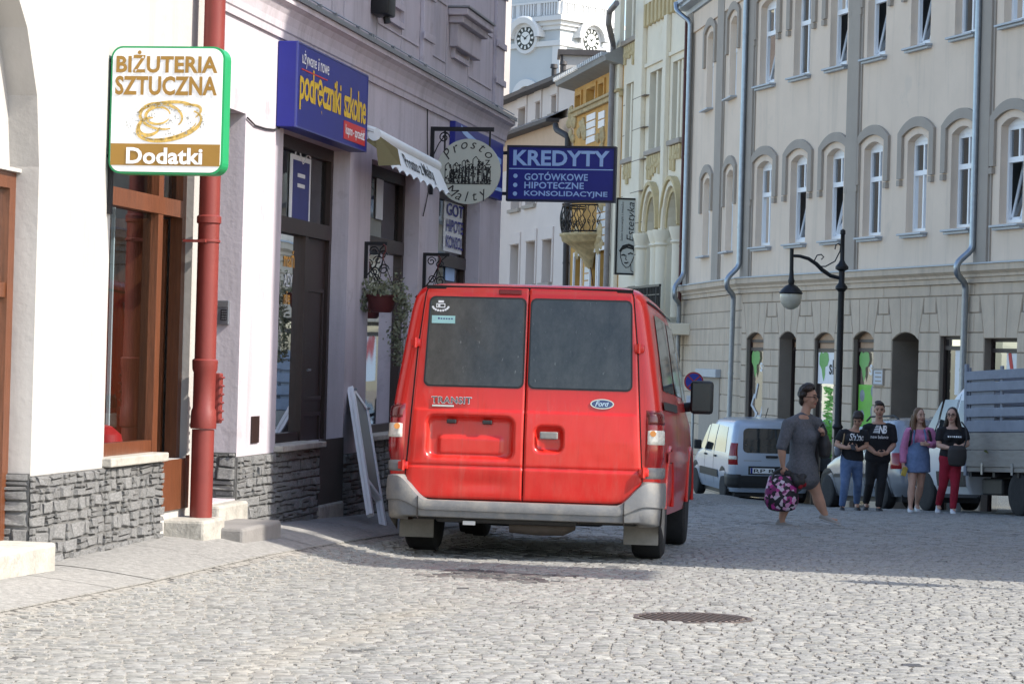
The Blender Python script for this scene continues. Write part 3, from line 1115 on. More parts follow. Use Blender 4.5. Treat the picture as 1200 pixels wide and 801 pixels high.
# lettered stickers and things behind the lower glass
M_ORANGE = mat('sticker_orange', (0.62, 0.30, 0.05), 0.5, var=0.05)
for (pa, pb_, ya, yb, m_, s) in ((326, 339, 312, 294, M_ORANGE, 'mań'), (326, 337, 335, 317, M_PAPER, 'AŻY'), (326, 334, 356, 341, M_ORANGE, 'nie')):
	(p0, q0), (p1, q1) = upane(pa, ya), upane(pb_, yb)
	t = MB((0, 0, b2))
	text_into(t, s, lambda x, y: (x, dn - 0.024, y), p0, p1, q0, q1, 0.015)
	t.build('window_lettering', m_, h2)
(p0, q0), (p1, q1) = upane(324, 515), upane(340, 430)
t = MB((0, 0, b2))
rr = random.Random(3)
for k in range(9):
	uu, zz = rr.uniform(p0 + 0.1, p1 + 0.25), zs2 + 0.08
	t.lathe([(0.05, 0), (0.085, 0.08), (0.07, 0.2 + 0.1 * rr.random()), (0.03, 0.42 + 0.3 * rr.random()), (0.0, 0.75)], 10, (uu, dn + 0.2 + 0.25 * rr.random(), zz))
t.build('window_display', M_PAPER, h2)
# second window: pale blue panel behind the glass
M_PANELBLUE = mat('pale_blue_board', (0.16, 0.27, 0.36), 0.7, var=0.12, vscale=3)
(p0, q0), (p1, q1) = upane(432, 476), upane(462, 410)
flat('display_board', uW[1][0] + 0.1, uW[1][0] + 1.55, zs2 + 0.08, 0.05, dn + 0.12, M_PANELBLUE)
flat('display_board', uW[1][0] + 0.1, uW[1][0] + 0.7, 0.05, 0.42, dn + 0.14, mat('beige_board', (0.34, 0.31, 0.27), 0.8, var=0.1))
flat('display_board', uW[1][0] + 0.1, uW[1][0] + 1.75, 0.42, ztr2 - 0.1, dn + 0.3, mat('grey_blue_board', (0.22, 0.27, 0.33), 0.8, var=0.1))
(p0, q0), (p1, q1) = upane(434, 256), upane(443, 205)
flat('display_board', p0, p1, q0, q1, dn - 0.034, M_PAPER)
# third window: posters lettered in blue
(p0, q0), (p1, q1) = upane(514, 290), upane(538, 241)
po = flat('poster_and_reflection', p0, p1, q0 - 0.03, q1 + 0.05, dn - 0.030, M_PAPER)
t = MB((0, 0, b2))
hh = (q1 - q0)
for k, s in enumerate(('GOT', 'HIPOTE', 'KONSOL')):
	t = MB((0, 0, b2))
	text_into(t, s, lambda x, y: (x, dn - 0.040, y), p0 + 0.08, p1 - 0.05, q1 - hh * (0.30 + 0.34 * k), q1 - hh * (0.04 + 0.34 * k), 0.015)
	t.build('lettering', M_BLUE, po)
(p0, q0), (p1, q1) = upane(540, 293), upane(547, 279)
flat('poster_and_reflection', p0, p1, q0, q1, dn - 0.034, M_PALEBLUE)
(p0, q0), (p1, q1) = upane(516, 328), upane(527, 306)
flat('poster_and_reflection', p0, p1, q0, q1, dn - 0.034, M_PALEBLUE)

# sills of the windows
for (a, b_, dz) in ((uW[0][0] - 0.03, uW[0][1] + 0.02, 0), (uW[1][0] - 0.03, uW[1][2] + 0.03, 0)):
	t = MB((0, 0, b2))
	t.box((a, -0.07, zs2 - 0.035), (b_, dn - 0.06, zs2 + 0.012), 0.008)
	t.build('sill', M_CONC, h2)
# dark flat sheet painted as the shaded door opening through the plinth
flat('door_recess_sheet', uW[0][1] + 0.02, uW[0][2] - 0.002, zd, zs2 + 0.02, -0.012, M_DOOR_SHADE)
# plinth
def plinth(u0, u1, z0, z1, seed):
	t = MB((0, 0, b2))
	t.box((u0, -0.010, z0 - 0.3), (u1, 0.001, z1))
	t.build('plinth_backing', M_MORTAR, h2)
	clad(h2, b2, u0, u1, z0, z1, -0.010, seed)
plinth(uN1, uW[0][1], -1.42, zs2 - 0.036, 21)
plinth(uW[0][2], uW[1][0], -1.6, zs2 - 0.12, 22)
plinth(uW[1][0], uW[1][2], -1.62, zs2 - 0.036, 23)
plinth(uW[1][2], uW[2][0], -1.75, zs2 - 0.12, 24)
# stone on the niche jamb, facing the near end of the street
t = MB((0, 0, b2))
t.box((uN1 - 0.010, 0.0, -1.9), (uN1 - 0.002, 0.34, Z(262, 532)))
t.build('plinth_backing', M_MORTAR, h2)
clad(h2, b2, 0.0, 0.34, -1.06, Z(262, 532), uN1 - 0.010, 25, across=True)
t = MB((0, 0, b2))
t.box((uW[0][2] - 0.010, 0.0, -1.9), (uW[0][2] - 0.002, dn, zs2 - 0.06))
t.build('plinth_backing', M_MORTAR, h2)
clad(h2, b2, 0.0, dn - .07, -1.2, zs2 - 0.06, uW[0][2] - 0.010, 26, across=True)
# entrance door in the niche + shutter box low on the lit strip
t = MB((0, 0, b2))
t.box((uN0, 0.3, -1.0), (uN1, 0.34, zlin))
t.build('door', M_DARKWOOD, h2)
(p0, q0), (p1, q1) = LW.uv(293, 519), LW.uv(302.5, 487)
flat('meter_box', p0, p1, q0, q1, -0.012, M_DARKWOOD)
block_step('doorstep', uN0 + 0.05, uN1 + 0.0, -0.3, 0.10, -1.55, -1.06, 'upper concrete doorstep in the entrance niche beside the red drainpipe')
block_step('doorstep', U(247, 620, 0.2), U(310, 625, 0.3), 0.04, 0.42, -1.62, Z(280, 617, 0.35), 'low rounded stone step in shade below the entrance niche', mat('dark_step_stone', (0.2, 0.19, 0.18), 0.85, var=0.15, bump=0.4))
block_step('doorstep', uW[0][1] + 0.02, uW[0][2], -0.1, 0.03, -1.7, -1.22, 'shaded stone doorstep before the dark door beside the shop window')

# intercom on the niche jamb
JF = Frame(*LW.world(uN1, 0, 0).xy, -LW.inw.x, -LW.inw.y)     # plane across the wall at the jamb
def perp(u):
	o = LW.world(u, 0, 0)
	return Frame(o.x, o.y, -LW.inw.x, -LW.inw.y)
(p0, q0), (p1, q1) = JF.uv(252, 380), JF.uv(270, 352)
ic = thing('intercom', 'small grey metal intercom panel with keypad on the niche jamb', 'intercom', JF.world((p0 + p1) / 2, -0.0, q0), JF.rz)
w_, h_ = (p1 - p0) / 2, q1 - q0
t = MB()
t.box((-w_, -0.03, 0), (w_, 0.0, h_), 0.006)
t.build('housing', M_ZINC, ic)
t = MB()
t.box((-w_ * 0.1, -0.034, h_ * 0.18), (w_ * 0.75, -0.0295, h_ * 0.62))
kp = t.build('keypad', M_BLACK, ic)
for i in range(3):
	for j in range(4):
		t = MB()
		cx_, cz_ = w_ * (0.05 + 0.24 * i), h_ * (0.21 + 0.1 * j)
		t.box((cx_, -0.037, cz_), (cx_ + w_ * 0.16, -0.0335, cz_ + h_ * 0.06))
		t.build('key', M_ZINC, kp)
t = MB()
t.box((-w_ * 0.8, -0.033, h_ * 0.72), (w_ * 0.8, -0.0295, h_ * 0.9))
t.build('name_strip', M_GREYBOARD, ic)

# red drainpipe
uP = U(241, 400, 0.14)
base_p = LW.world(uP, -0.14, 0)
zb = Z(233, 607, 0.14)
dp = thing('drainpipe', 'red painted cast iron drainpipe between the white and mauve houses', 'drainpipe', (base_p.x, base_p.y, zb), LW.rz)
rp_ = 0.073
t = MB()
t.lathe([(rp_, 0), (rp_, 0.58)], 20)
t.lathe([(rp_ * 1.14, 0.585), (rp_ * 1.18, 0.60), (rp_ * 1.12, 0.70), (rp_ * 1.0, 0.72), (rp_ * 1.0, 0.95), (rp_ * 1.12, 0.97), (rp_ * 1.16, 1.03), (rp_ * 1.02, 1.04)], 20)
t.build('lower_pipe', M_REDPIPE, dp)
t = MB()
t.lathe([(rp_ * 0.96, 1.04), (rp_ * 0.96, 1.92), (rp_ * 1.1, 1.93), (rp_ * 1.1, 1.97), (rp_ * 0.94, 1.98), (rp_ * 0.94, 5.5)], 20)
t.build('upper_pipe', M_REDPIPE, dp)
t = MB()
t.lathe([(rp_ * 1.02, 1.80), (rp_ * 1.08, 1.805), (rp_ * 1.08, 1.815), (rp_ * 1.02, 1.82)], 16)
t.box((-rp_ * 1.5, -0.01, 1.798), (-rp_ * 0.9, 0.14, 1.815))
t.build('bracket', M_REDPIPE, dp)
t = MB()
t.box((0.035, -rp_ * 1.35, 0.62), (0.10, -rp_ * 0.5, 0.95), 0.01)
ih = t.build('inspection_hatch', M_REDPIPE, dp)
for k in range(6):
	t = MB()
	zz = 0.645 + 0.055 * k
	t.tube([(0.02, -rp_ * 1.42, zz), (0.12, -rp_ * 1.3, zz)], 0.008, 6)
	t.build('clamp_bolt', M_REDPIPE, ih)

# ------------------------------------------------------------------ signs on the left houses
def rrect(x0, x1, z0, z1, r, n=6):
	pts = []
	for (cx_, cz_, a0) in ((x1 - r, z1 - r, 0), (x0 + r, z1 - r, 90), (x0 + r, z0 + r, 180), (x1 - r, z0 + r, 270)):
		for k in range(n + 1):
			a = R(a0 + 90 * k / n)
			pts.append((cx_ + r * math.cos(a), cz_ + r * math.sin(a)))
	return pts
def plate(poly, y0, y1, t=None):
	t = t or MB()
	t.prism(poly, (0, y0, 0), (1, 0, 0), (0, 0, 1), (0, y1 - y0, 0))
	return t

# jewellery sign
uS = U(124, 140) + 0.02
PF = perp(uS)
(x0, z1), (x1, z0) = PF.uv(131, 54), PF.uv(260, 205)
sg = thing('shop_sign', 'white rounded lightbox sign with gold ring picture and green edge', 'sign', PF.world(0, 0, z0), PF.rz)
def L(z):
	return z - z0
W_, H_ = x1 - x0, z1 - z0
M_GREEN = mat('sign_green_edge', (0.01, 0.26, 0.09), 0.4, var=0.05)
M_OCHRE = mat('sign_ochre', (0.30, 0.165, 0.03), 0.5, var=0.06, vscale=8)
M_GOLD = mat('ring_gold', (0.55, 0.37, 0.10), 0.45, var=0.45, vscale=40)
plate(rrect(x0, x1, 0, H_, 0.07), 0.0, 0.13).build('casing', M_GREEN, sg)
plate(rrect(x0 + 0.012, x1 - 0.012, 0.012, H_ - 0.012, 0.062), -0.006, 0.0).build('face', M_SIGNWHITE, sg)
plate([(x0 + 0.014, H_ * 0.045 + 0.015), (x1 - 0.014, H_ * 0.045 + 0.015), (x1 - 0.014, H_ * 0.235), (x0 + 0.014, H_ * 0.235)], -0.009, -0.0065).build('ochre_band', M_OCHRE, sg)
t = MB()
fy = lambda y: (lambda x, z: (x, y, z))
text_into(t, 'BIŻUTERIA', fy(-0.010), x0 + 0.05 * W_, x1 - 0.06 * W_, H_ * 0.79, H_ * 0.965, 0.032, 1.04)
t.build('lettering', M_OCHRE, sg)
t = MB()
text_into(t, 'SZTUCZNA', fy(-0.010), x0 + 0.045 * W_, x1 - 0.06 * W_, H_ * 0.615, H_ * 0.765, 0.032, 1.04)
t.build('lettering', M_OCHRE, sg)
t = MB()
text_into(t, 'Dodatki', fy(-0.012), x0 + 0.16 * W_, x1 - 0.17 * W_, H_ * 0.075, H_ * 0.205, 0.03, 1.02)
t.build('lettering', M_SIGNWHITE, sg)
# printed rings: two interlaced bands with a stone
t = MB()
def ring(cx_, cz_, a, b_, tilt, a0, a1, w0, w1):
	n = 28
	pts = []
	for k in range(n + 1):
		th = R(a0 + (a1 - a0) * k / n)
		px_, pz_ = a * math.cos(th), b_ * math.sin(th)
		pts.append((cx_ + px_ * math.cos(tilt) - pz_ * math.sin(tilt), cz_ + px_ * math.sin(tilt) + pz_ * math.cos(tilt), w0 + (w1 - w0) * math.sin(math.pi * k / n)))
	for (p, q) in zip(pts, pts[1:]):
		d = Vector((q[0] - p[0], q[1] - p[1]))
		nn = Vector((-d.y, d.x)).normalized()
		t.quad((p[0] - nn.x * p[2], -0.0085, p[1] - nn.y * p[2]), (q[0] - nn.x * q[2], -0.0085, q[1] - nn.y * q[2]),
			(q[0] + nn.x * q[2], -0.0085, q[1] + nn.y * q[2]), (p[0] + nn.x * p[2], -0.0085, p[1] + nn.y * p[2]))
cxr, czr = x0 + 0.5 * W_, H_ * 0.41
for (a0_, b0_, c0_, d0_, e0_, f0_, g0_, w0_) in ((0.02, -0.02, .20, .085, .22, 150, 395, .012), (-0.03, 0.03, .13, .075, -.1, -30, 300, .011), (-0.05, 0.035, .075, .05, .1, 0, 330, .009),
		(0.0, 0.062, .17, .05, .12, 10, 175, .010), (0.03, 0.02, .19, .06, .3, -40, 60, .009), (-0.1, -0.03, .07, .05, .3, 60, 330, .012), (0.02, -0.035, .17, .06, .25, 180, 350, .006)):
	ring(cxr + a0_, czr + b0_, c0_, d0_, e0_, f0_, g0_, w0_ * .35, w0_)
t.build('ring_print', M_GOLD, sg, recalc=False)
t = MB()
rr = random.Random(9)
for k in range(150):
	th = rr.uniform(0, 6.28)
	w = rr.choice(((cxr - 0.04, czr - 0.02, 0.19, 0.11), (cxr - 0.06, czr + 0.03, 0.12, 0.07), (cxr + 0.06, czr, 0.17, 0.10)))
	cx_, cz_ = w[0] + w[2] * math.cos(th) + rr.gauss(0, 0.008), w[1] + w[3] * math.sin(th) * (1 if th < 3.3 else 0.7) + rr.gauss(0, 0.008)
	s_ = rr.uniform(0.003, 0.006)
	t.quad((cx_ - s_, -0.0092, cz_), (cx_, -0.0092, cz_ - s_), (cx_ + s_, -0.0092, cz_), (cx_, -0.0092, cz_ + s_))
t.build('ring_stones', mat('ring_stone_grey', (0.36, 0.37, 0.35), 0.4, var=0.3, vscale=50), sg, recalc=False)['kind'] = 'stuff'
t = MB()
zb0, zb1 = PF.uv(125, 250)[1] - z0, PF.uv(125, 74)[1] - z0
t.box((-0.01, 0.04, zb0), (0.02, 0.09, zb1))
for zz in (H_ * 0.89, H_ * 0.14):
	t.box((0.02, 0.05, zz - 0.012), (x0 + 0.01, 0.08, zz + 0.012))
	t.tube([(-0.02, 0.03, zz), (0.04, 0.03, zz)], 0.012, 6)
t.build('bracket', M_BLACK, sg)

# blue school book sign
out = 0.15
(x0, z0), (x1, z1) = LW.uv(346, 148.5, out), LW.uv(431.5, 90, out)
zt_ = LW.uv(347, 47, out)[1]
zb_ = z0
s2 = thing('shop_sign', 'long blue box sign for school books above the shop window', 'sign', LW.world(x0, 0, zb_), LW.rz)
Wd, Hd = x1 - x0, zt_ - zb_
t = MB()
t.box((0, -out, 0), (Wd, -0.002, Hd), 0.008)
t.build('casing', M_BLUE, s2)
t = MB()
ring_rect(t, 0.0, Wd, 0.0, Hd, 0.012, -out - 0.004, -out + 0.01)
t.build('edge_trim', mat('blue_trim', (0.05, 0.06, 0.22), 0.4, var=0), s2)
fw = lambda x, z: (x, -out - 0.003, z)
for (s, a, b_, c_, d) in (('używane', .06, .25, .72, .93), ('i', .272, .284, .765, .91), ('nowe', .305, .42, .765, .875)):
	t = MB()
	text_into(t, s, fw, a * Wd, b_ * Wd, Hd * c_, Hd * d, 0.0, 0.95)
	t.build('lettering', M_SIGNWHITE, s2)
t = MB()
text_into(t, 'podręczniki', fw, 0.04 * Wd, 0.60 * Wd, Hd * 0.22, Hd * 0.74, 0.02, 0.9)
t.build('lettering', M_YELLOW, s2)
t = MB()
text_into(t, 'szkolne', fw, 0.645 * Wd, 0.975 * Wd, Hd * 0.345, Hd * 0.74, 0.02, 0.9)
t.build('lettering', M_YELLOW, s2)
t = MB()
t.box((0.65 * Wd, -out - 0.004, Hd * 0.07), (0.97 * Wd, -out + 0.001, Hd * 0.30))
rb = t.build('red_panel', M_RED, s2)
t = MB()
t.box((0.06 * Wd, -out - 0.004, Hd * 0.690), (0.40 * Wd, -out + 0.001, Hd * 0.705))
t.build('underline', M_RED, s2)
t = MB()
text_into(t, 'kupno - sprzedaż', lambda x, z: (x, -out - 0.007, z), 0.67 * Wd, 0.955 * Wd, Hd * 0.10, Hd * 0.27, 0.014, 0.92)
t.build('lettering', M_SIGNWHITE, rb)

# awning with scalloped valance
uA, uBn = U(439, 150, 0.2), U(511, 183, 0.2)
zA = Z(439, 143, 0.2) - 0.1
zdrop = Z(511, 182, 0.2) - 0.1 - zA
aw = thing('awning', 'small white roll-up awning with scalloped lettered valance over the window', 'awning', LW.world(uA, 0, zA - 0.1), LW.rz)
Wd = uBn - uA
M_AWN = mat('awning_white', (0.66, 0.70, 0.70), 0.6, var=0.05)
M_OLIVE = mat('awning_olive', (0.20, 0.18, 0.09), 0.8, var=0.1)
t = MB()
t.tube([(0, -0.20, 0.10), (Wd, -0.20, 0.10 + zdrop)], 0.055, 12)
t.tube([(0.02, -0.05, 0.02), (0.02, -0.06, 0.12), (0.02, -0.12, 0.155), (0.02, -0.20, 0.13)], 0.03, 8)
t.tube([(Wd - 0.02, -0.0, 0.09), (Wd - 0.02, -0.20, 0.12 + zdrop)], 0.03, 8)
t.box((-0.01, -0.05, -0.02), (0.05, 0.0, 0.14), 0.01)
t.build('cassette', M_AWN, aw)
def sway(x, v):
	z = 0.08 - v * 0.27 + zdrop * x / Wd
	y = -0.23 - v * 0.13
	if v > 0.95:
		z += 0.035 * abs(math.sin(x / Wd * math.pi * 9)) * 1.0
	return (x, y, z)
t = MB()
t.grid(lambda a, b_: sway(0.01 + a * (Wd - 0.02), b_), 108, 10)
va = t.build('valance', M_AWN, aw, recalc=False)
t = MB()
text_into(t, 'Prosto z Malty', lambda x, v: (x, sway(x, 1 - v)[1] - 0.006, sway(x, 1 - v)[2]), 0.30 * Wd, 0.80 * Wd, 0.22, 0.82, 0.012, 1.0, 0.2)
t.build('lettering', M_INK, va)
t = MB()
t.add([(0.01, -0.22, 0.10), (0.01, -0.43, -0.16), (-0.0, -0.40, -0.02), (0.012, -0.12, 0.05)], [(0, 1, 2), (0, 1, 3)])
t.add([(0.0, -0.21, 0.06), (0.0, -0.43, -0.15), (0.0, -0.24, -0.16)], [(0, 1, 2)])
t.build('side_flap', M_OLIVE, aw, recalc=False)
t = MB()
rr = random.Random(2)
t.tube([(0.03, -0.08 - 0.02 * math.sin(k), 0.06 + 0.03 * math.cos(k * 1.3)) for k in range(12)], 0.008, 5)
t.build('spring_mechanism', M_BLACK, aw)

# long blue banner flat on the wall by the corner
out = 0.06
(x0, z0), (x1, z1) = LW.uv(532, 219, out), LW.uv(590, 175, out)
zt_ = LW.uv(533, 141, out)[1]
zb_ = LW.uv(590, 236, out)[1]
bn = thing('shop_banner', 'blue loan office panel flat on the mauve wall behind the round sign', 'sign', LW.world(x0, 0, zb_), LW.rz)
Wd, Hd = x1 - x0, zt_ - zb_
t = MB()
t.box((0, -out, 0), (Wd, 0, Hd), 0.006)
t.build('panel', M_BLUE, bn)
t = MB()
def swoosh(pts, w):
	for (p, q) in zip(pts, pts[1:]):
		t.quad((p[0], -out - 0.003, p[1] - w), (q[0], -out - 0.003, q[1] - w), (q[0], -out - 0.003, q[1] + w), (p[0], -out - 0.003, p[1] + w))
swoosh([(Wd * (0.10 + 0.85 * k / 16), Hd * (0.93 - 0.26 * (k / 16) ** 0.7)) for k in range(17)], 0.03)
swoosh([(Wd * (0.60 + 0.38 * k / 8), Hd * (0.16 + 0.02 * k / 8)) for k in range(9)], 0.02)
swoosh([(Wd * (0.09 + 0.04 * k / 4), Hd * (0.55 + 0.16 * k / 4)) for k in range(5)], 0.02)
swoosh([(Wd * (0.13 + 0.04 * k / 4), Hd * (0.71 - 0.16 * k / 4)) for k in range(5)], 0.02)
t.build('swoosh_print', M_PALEBLUE, bn, recalc=False)

# loan sign KREDYTY
uK = U(588, 200)
PF = perp(uK)
(x0, z1), (x1, z0) = PF.uv(595, 170.5), PF.uv(720, 237)
kr = thing('loan_sign', 'blue rectangular projecting sign reading KREDYTY at the corner of the mauve house', 'sign', PF.world(0, 0, z0), PF.rz)
H_ = z1 - z0
W_ = x1 - x0
t = MB()
t.box((x0, 0, 0), (x1, 0.10, H_), 0.006)
t.build('casing', M_BLUE, kr)
t = MB()
ring_rect(t, x0 - 0.004, x1 + 0.004, -0.004, H_ + 0.004, 0.022, -0.012, 0.112)
t.box((-0.05, 0.03, H_ * 0.1), (x0, 0.07, H_ * 0.16))
t.box((-0.05, 0.03, H_ * 0.84), (x0, 0.07, H_ * 0.9))
t.build('frame', mat('dark_frame', (0.03, 0.03, 0.05), 0.5, 0.4, var=0.1), kr)
t = MB()
def kline(s, a, b_, c_, d, bo, sp):
	t = MB()
	text_into(t, s, fy(-0.004), x0 + a * W_, x0 + b_ * W_, H_ * c_, H_ * d, bo, sp)
	t.build('lettering', M_PALEBLUE, kr)
kline('KREDYTY', .055, .945, .64, .92, .03, 1.02)
kline('GOTÓWKOWE', .165, .75, .375, .53, .022, 1.05)
kline('HIPOTECZNE', .165, .715, .225, .345, .022, 1.05)
kline('KONSOLIDACYJNE', .165, .935, .065, .185, .022, 1.02)
t.box((x0 + 0.02 * W_, -0.004, H_ * 0.572), (x0 + 0.98 * W_, -0.001, H_ * 0.59))
t.build('divider', M_PALEBLUE, kr)
for zz in (0.45, 0.285, 0.125):
	t = MB()
	t.lathe([(0.0, -0.004), (0.024, -0.004), (0.024, -0.001)], 14, (x0 + 0.08 * W_, 0, H_ * zz), axis='y')
	t.build('bullet', M_PALEBLUE, kr)

# round hanging sign
uR = U(504, 190)
PF = perp(uR)
cR, zR = PF.uv(549, 201)
rad = 38.3 / (F_PX / PF.world(cR, 0, 0).y)
zbr = PF.uv(503, 228)[1]
rs = thing('hanging_sign', 'round pale grey hanging sign with a drawn old town on black iron bracket', 'sign', PF.world(0, 0, zbr), PF.rz)
M_DISC = mat('disc_grey', (0.40, 0.42, 0.36), 0.6, var=0.04)
t = MB()
zc_ = zR - zbr
t.lathe([(0.0, -0.012), (rad, -0.012), (rad, 0.012), (0.0, 0.012)], 48, (cR, 0, zc_), axis='y', smooth=False)
dsc = t.build('disc', M_DISC, rs)
ztop = PF.uv(503, 151)[1] - zbr
xend = PF.uv(579, 155)[0]
t = MB()
t.box((-0.0, -0.015, 0.0), (0.035, 0.015, ztop + 0.02))
t.box((0.035, -0.015, ztop - 0.02), (xend, 0.015, ztop + 0.02))
for xx in (PF.uv(521, 180)[0], PF.uv(574, 170)[0]):
	dz = math.sqrt(max(0, rad ** 2 - (xx - cR) ** 2))
	t.box((xx - 0.008, -0.008, zc_ + dz - 0.04), (xx + 0.008, 0.008, ztop - 0.02))
t.tube([(0.13 + 0.055 * (1 - k / 22) * math.cos(k * 0.55), 0, ztop - 0.08 + 0.055 * (1 - k / 22) * math.sin(k * 0.55)) for k in range(18)], 0.007, 5)
t.tube([(0.03, 0, ztop - 0.25), (0.08, 0, ztop - 0.14), (0.16, 0, ztop - 0.03)], 0.006, 5)
t.build('bracket', M_BLACK, rs)
t = MB()
def arc_text(s, a_mid, r_base, size, span, flip=False):
	n = len(s)
	for i, ch in enumerate(s):
		if ch == ' ':
			continue
		a = a_mid + span * ((i + 0.5) / n - 0.5) * (-1 if not flip else 1)
		me, (xa, xb, ya, yb) = text_mesh(ch, 1.0, 0.0, 0, 1.0, 0.25)
		rot = a - math.pi / 2 if not flip else a + math.pi / 2
		vs_ = []
		for v in me.vertices:
			qx, qz = (v.co.x - (xa + xb) / 2) * size, v.co.y * size
			px_ = cR + math.cos(a) * r_base + qx * math.cos(rot) - qz * math.sin(rot)
			pz_ = zc_ + math.sin(a) * r_base + qx * math.sin(rot) + qz * math.cos(rot)
			vs_.append((px_, -0.014, pz_))
		t.add(vs_, [tuple(p.vertices) for p in me.polygons])
		bpy.data.meshes.remove(me)
arc_text('Prosto', R(90), rad * 0.70, rad * 0.44, R(122))
t.build('lettering', M_INK, dsc)
t = MB()
arc_text('Malty', R(-92), rad * 0.92, rad * 0.44, R(92), True)
t.build('lettering', M_INK, dsc)
t = MB()
text_into(t, 'z', lambda x, z: (x, -0.014, z), cR + rad * 0.52, cR + rad * 0.68, zc_ + rad * 0.2, zc_ + rad * 0.36)
t.build('lettering', M_INK, dsc)
t = MB()
rr = random.Random(5)
xx = -0.72
while xx < 0.66:      # ink sketch of a street of old houses
	w = rr.uniform(0.12, 0.22)
	hgt = rr.uniform(0.4, 0.85) * (1 - 0.35 * abs(xx))
	zb2 = -0.38
	def ln(x_0, z_0, x_1, z_1, wd=0.012):
		t.bar((cR + x_0 * rad, -0.014, zc_ + z_0 * rad), (cR + x_1 * rad, -0.014, zc_ + z_1 * rad), wd * rad * 2, 0.002, up=(0, 1, 0))
	ln(xx, zb2, xx, zb2 + hgt)
	ln(xx + w, zb2, xx + w, zb2 + hgt * rr.uniform(0.85, 1))
	ln(xx, zb2 + hgt, xx + w / 2, zb2 + hgt + w * 0.5)
	ln(xx + w / 2, zb2 + hgt + w * 0.5, xx + w, zb2 + hgt * 0.95)
	ln(xx, zb2, xx + w, zb2)
	for k in range(13):
		a, b_ = rr.uniform(xx, xx + w), zb2 + rr.uniform(0, hgt)
		ln(a, b_, a + rr.uniform(0.0, 0.05), b_ + rr.uniform(0.03, 0.12), rr.uniform(0.01, 0.028))
		ln(a, b_, a + rr.uniform(0.03, 0.1), b_ + rr.uniform(-0.02, 0.02), 0.01)
	xx += w * 0.8
t.build('town_drawing', M_INK, dsc)

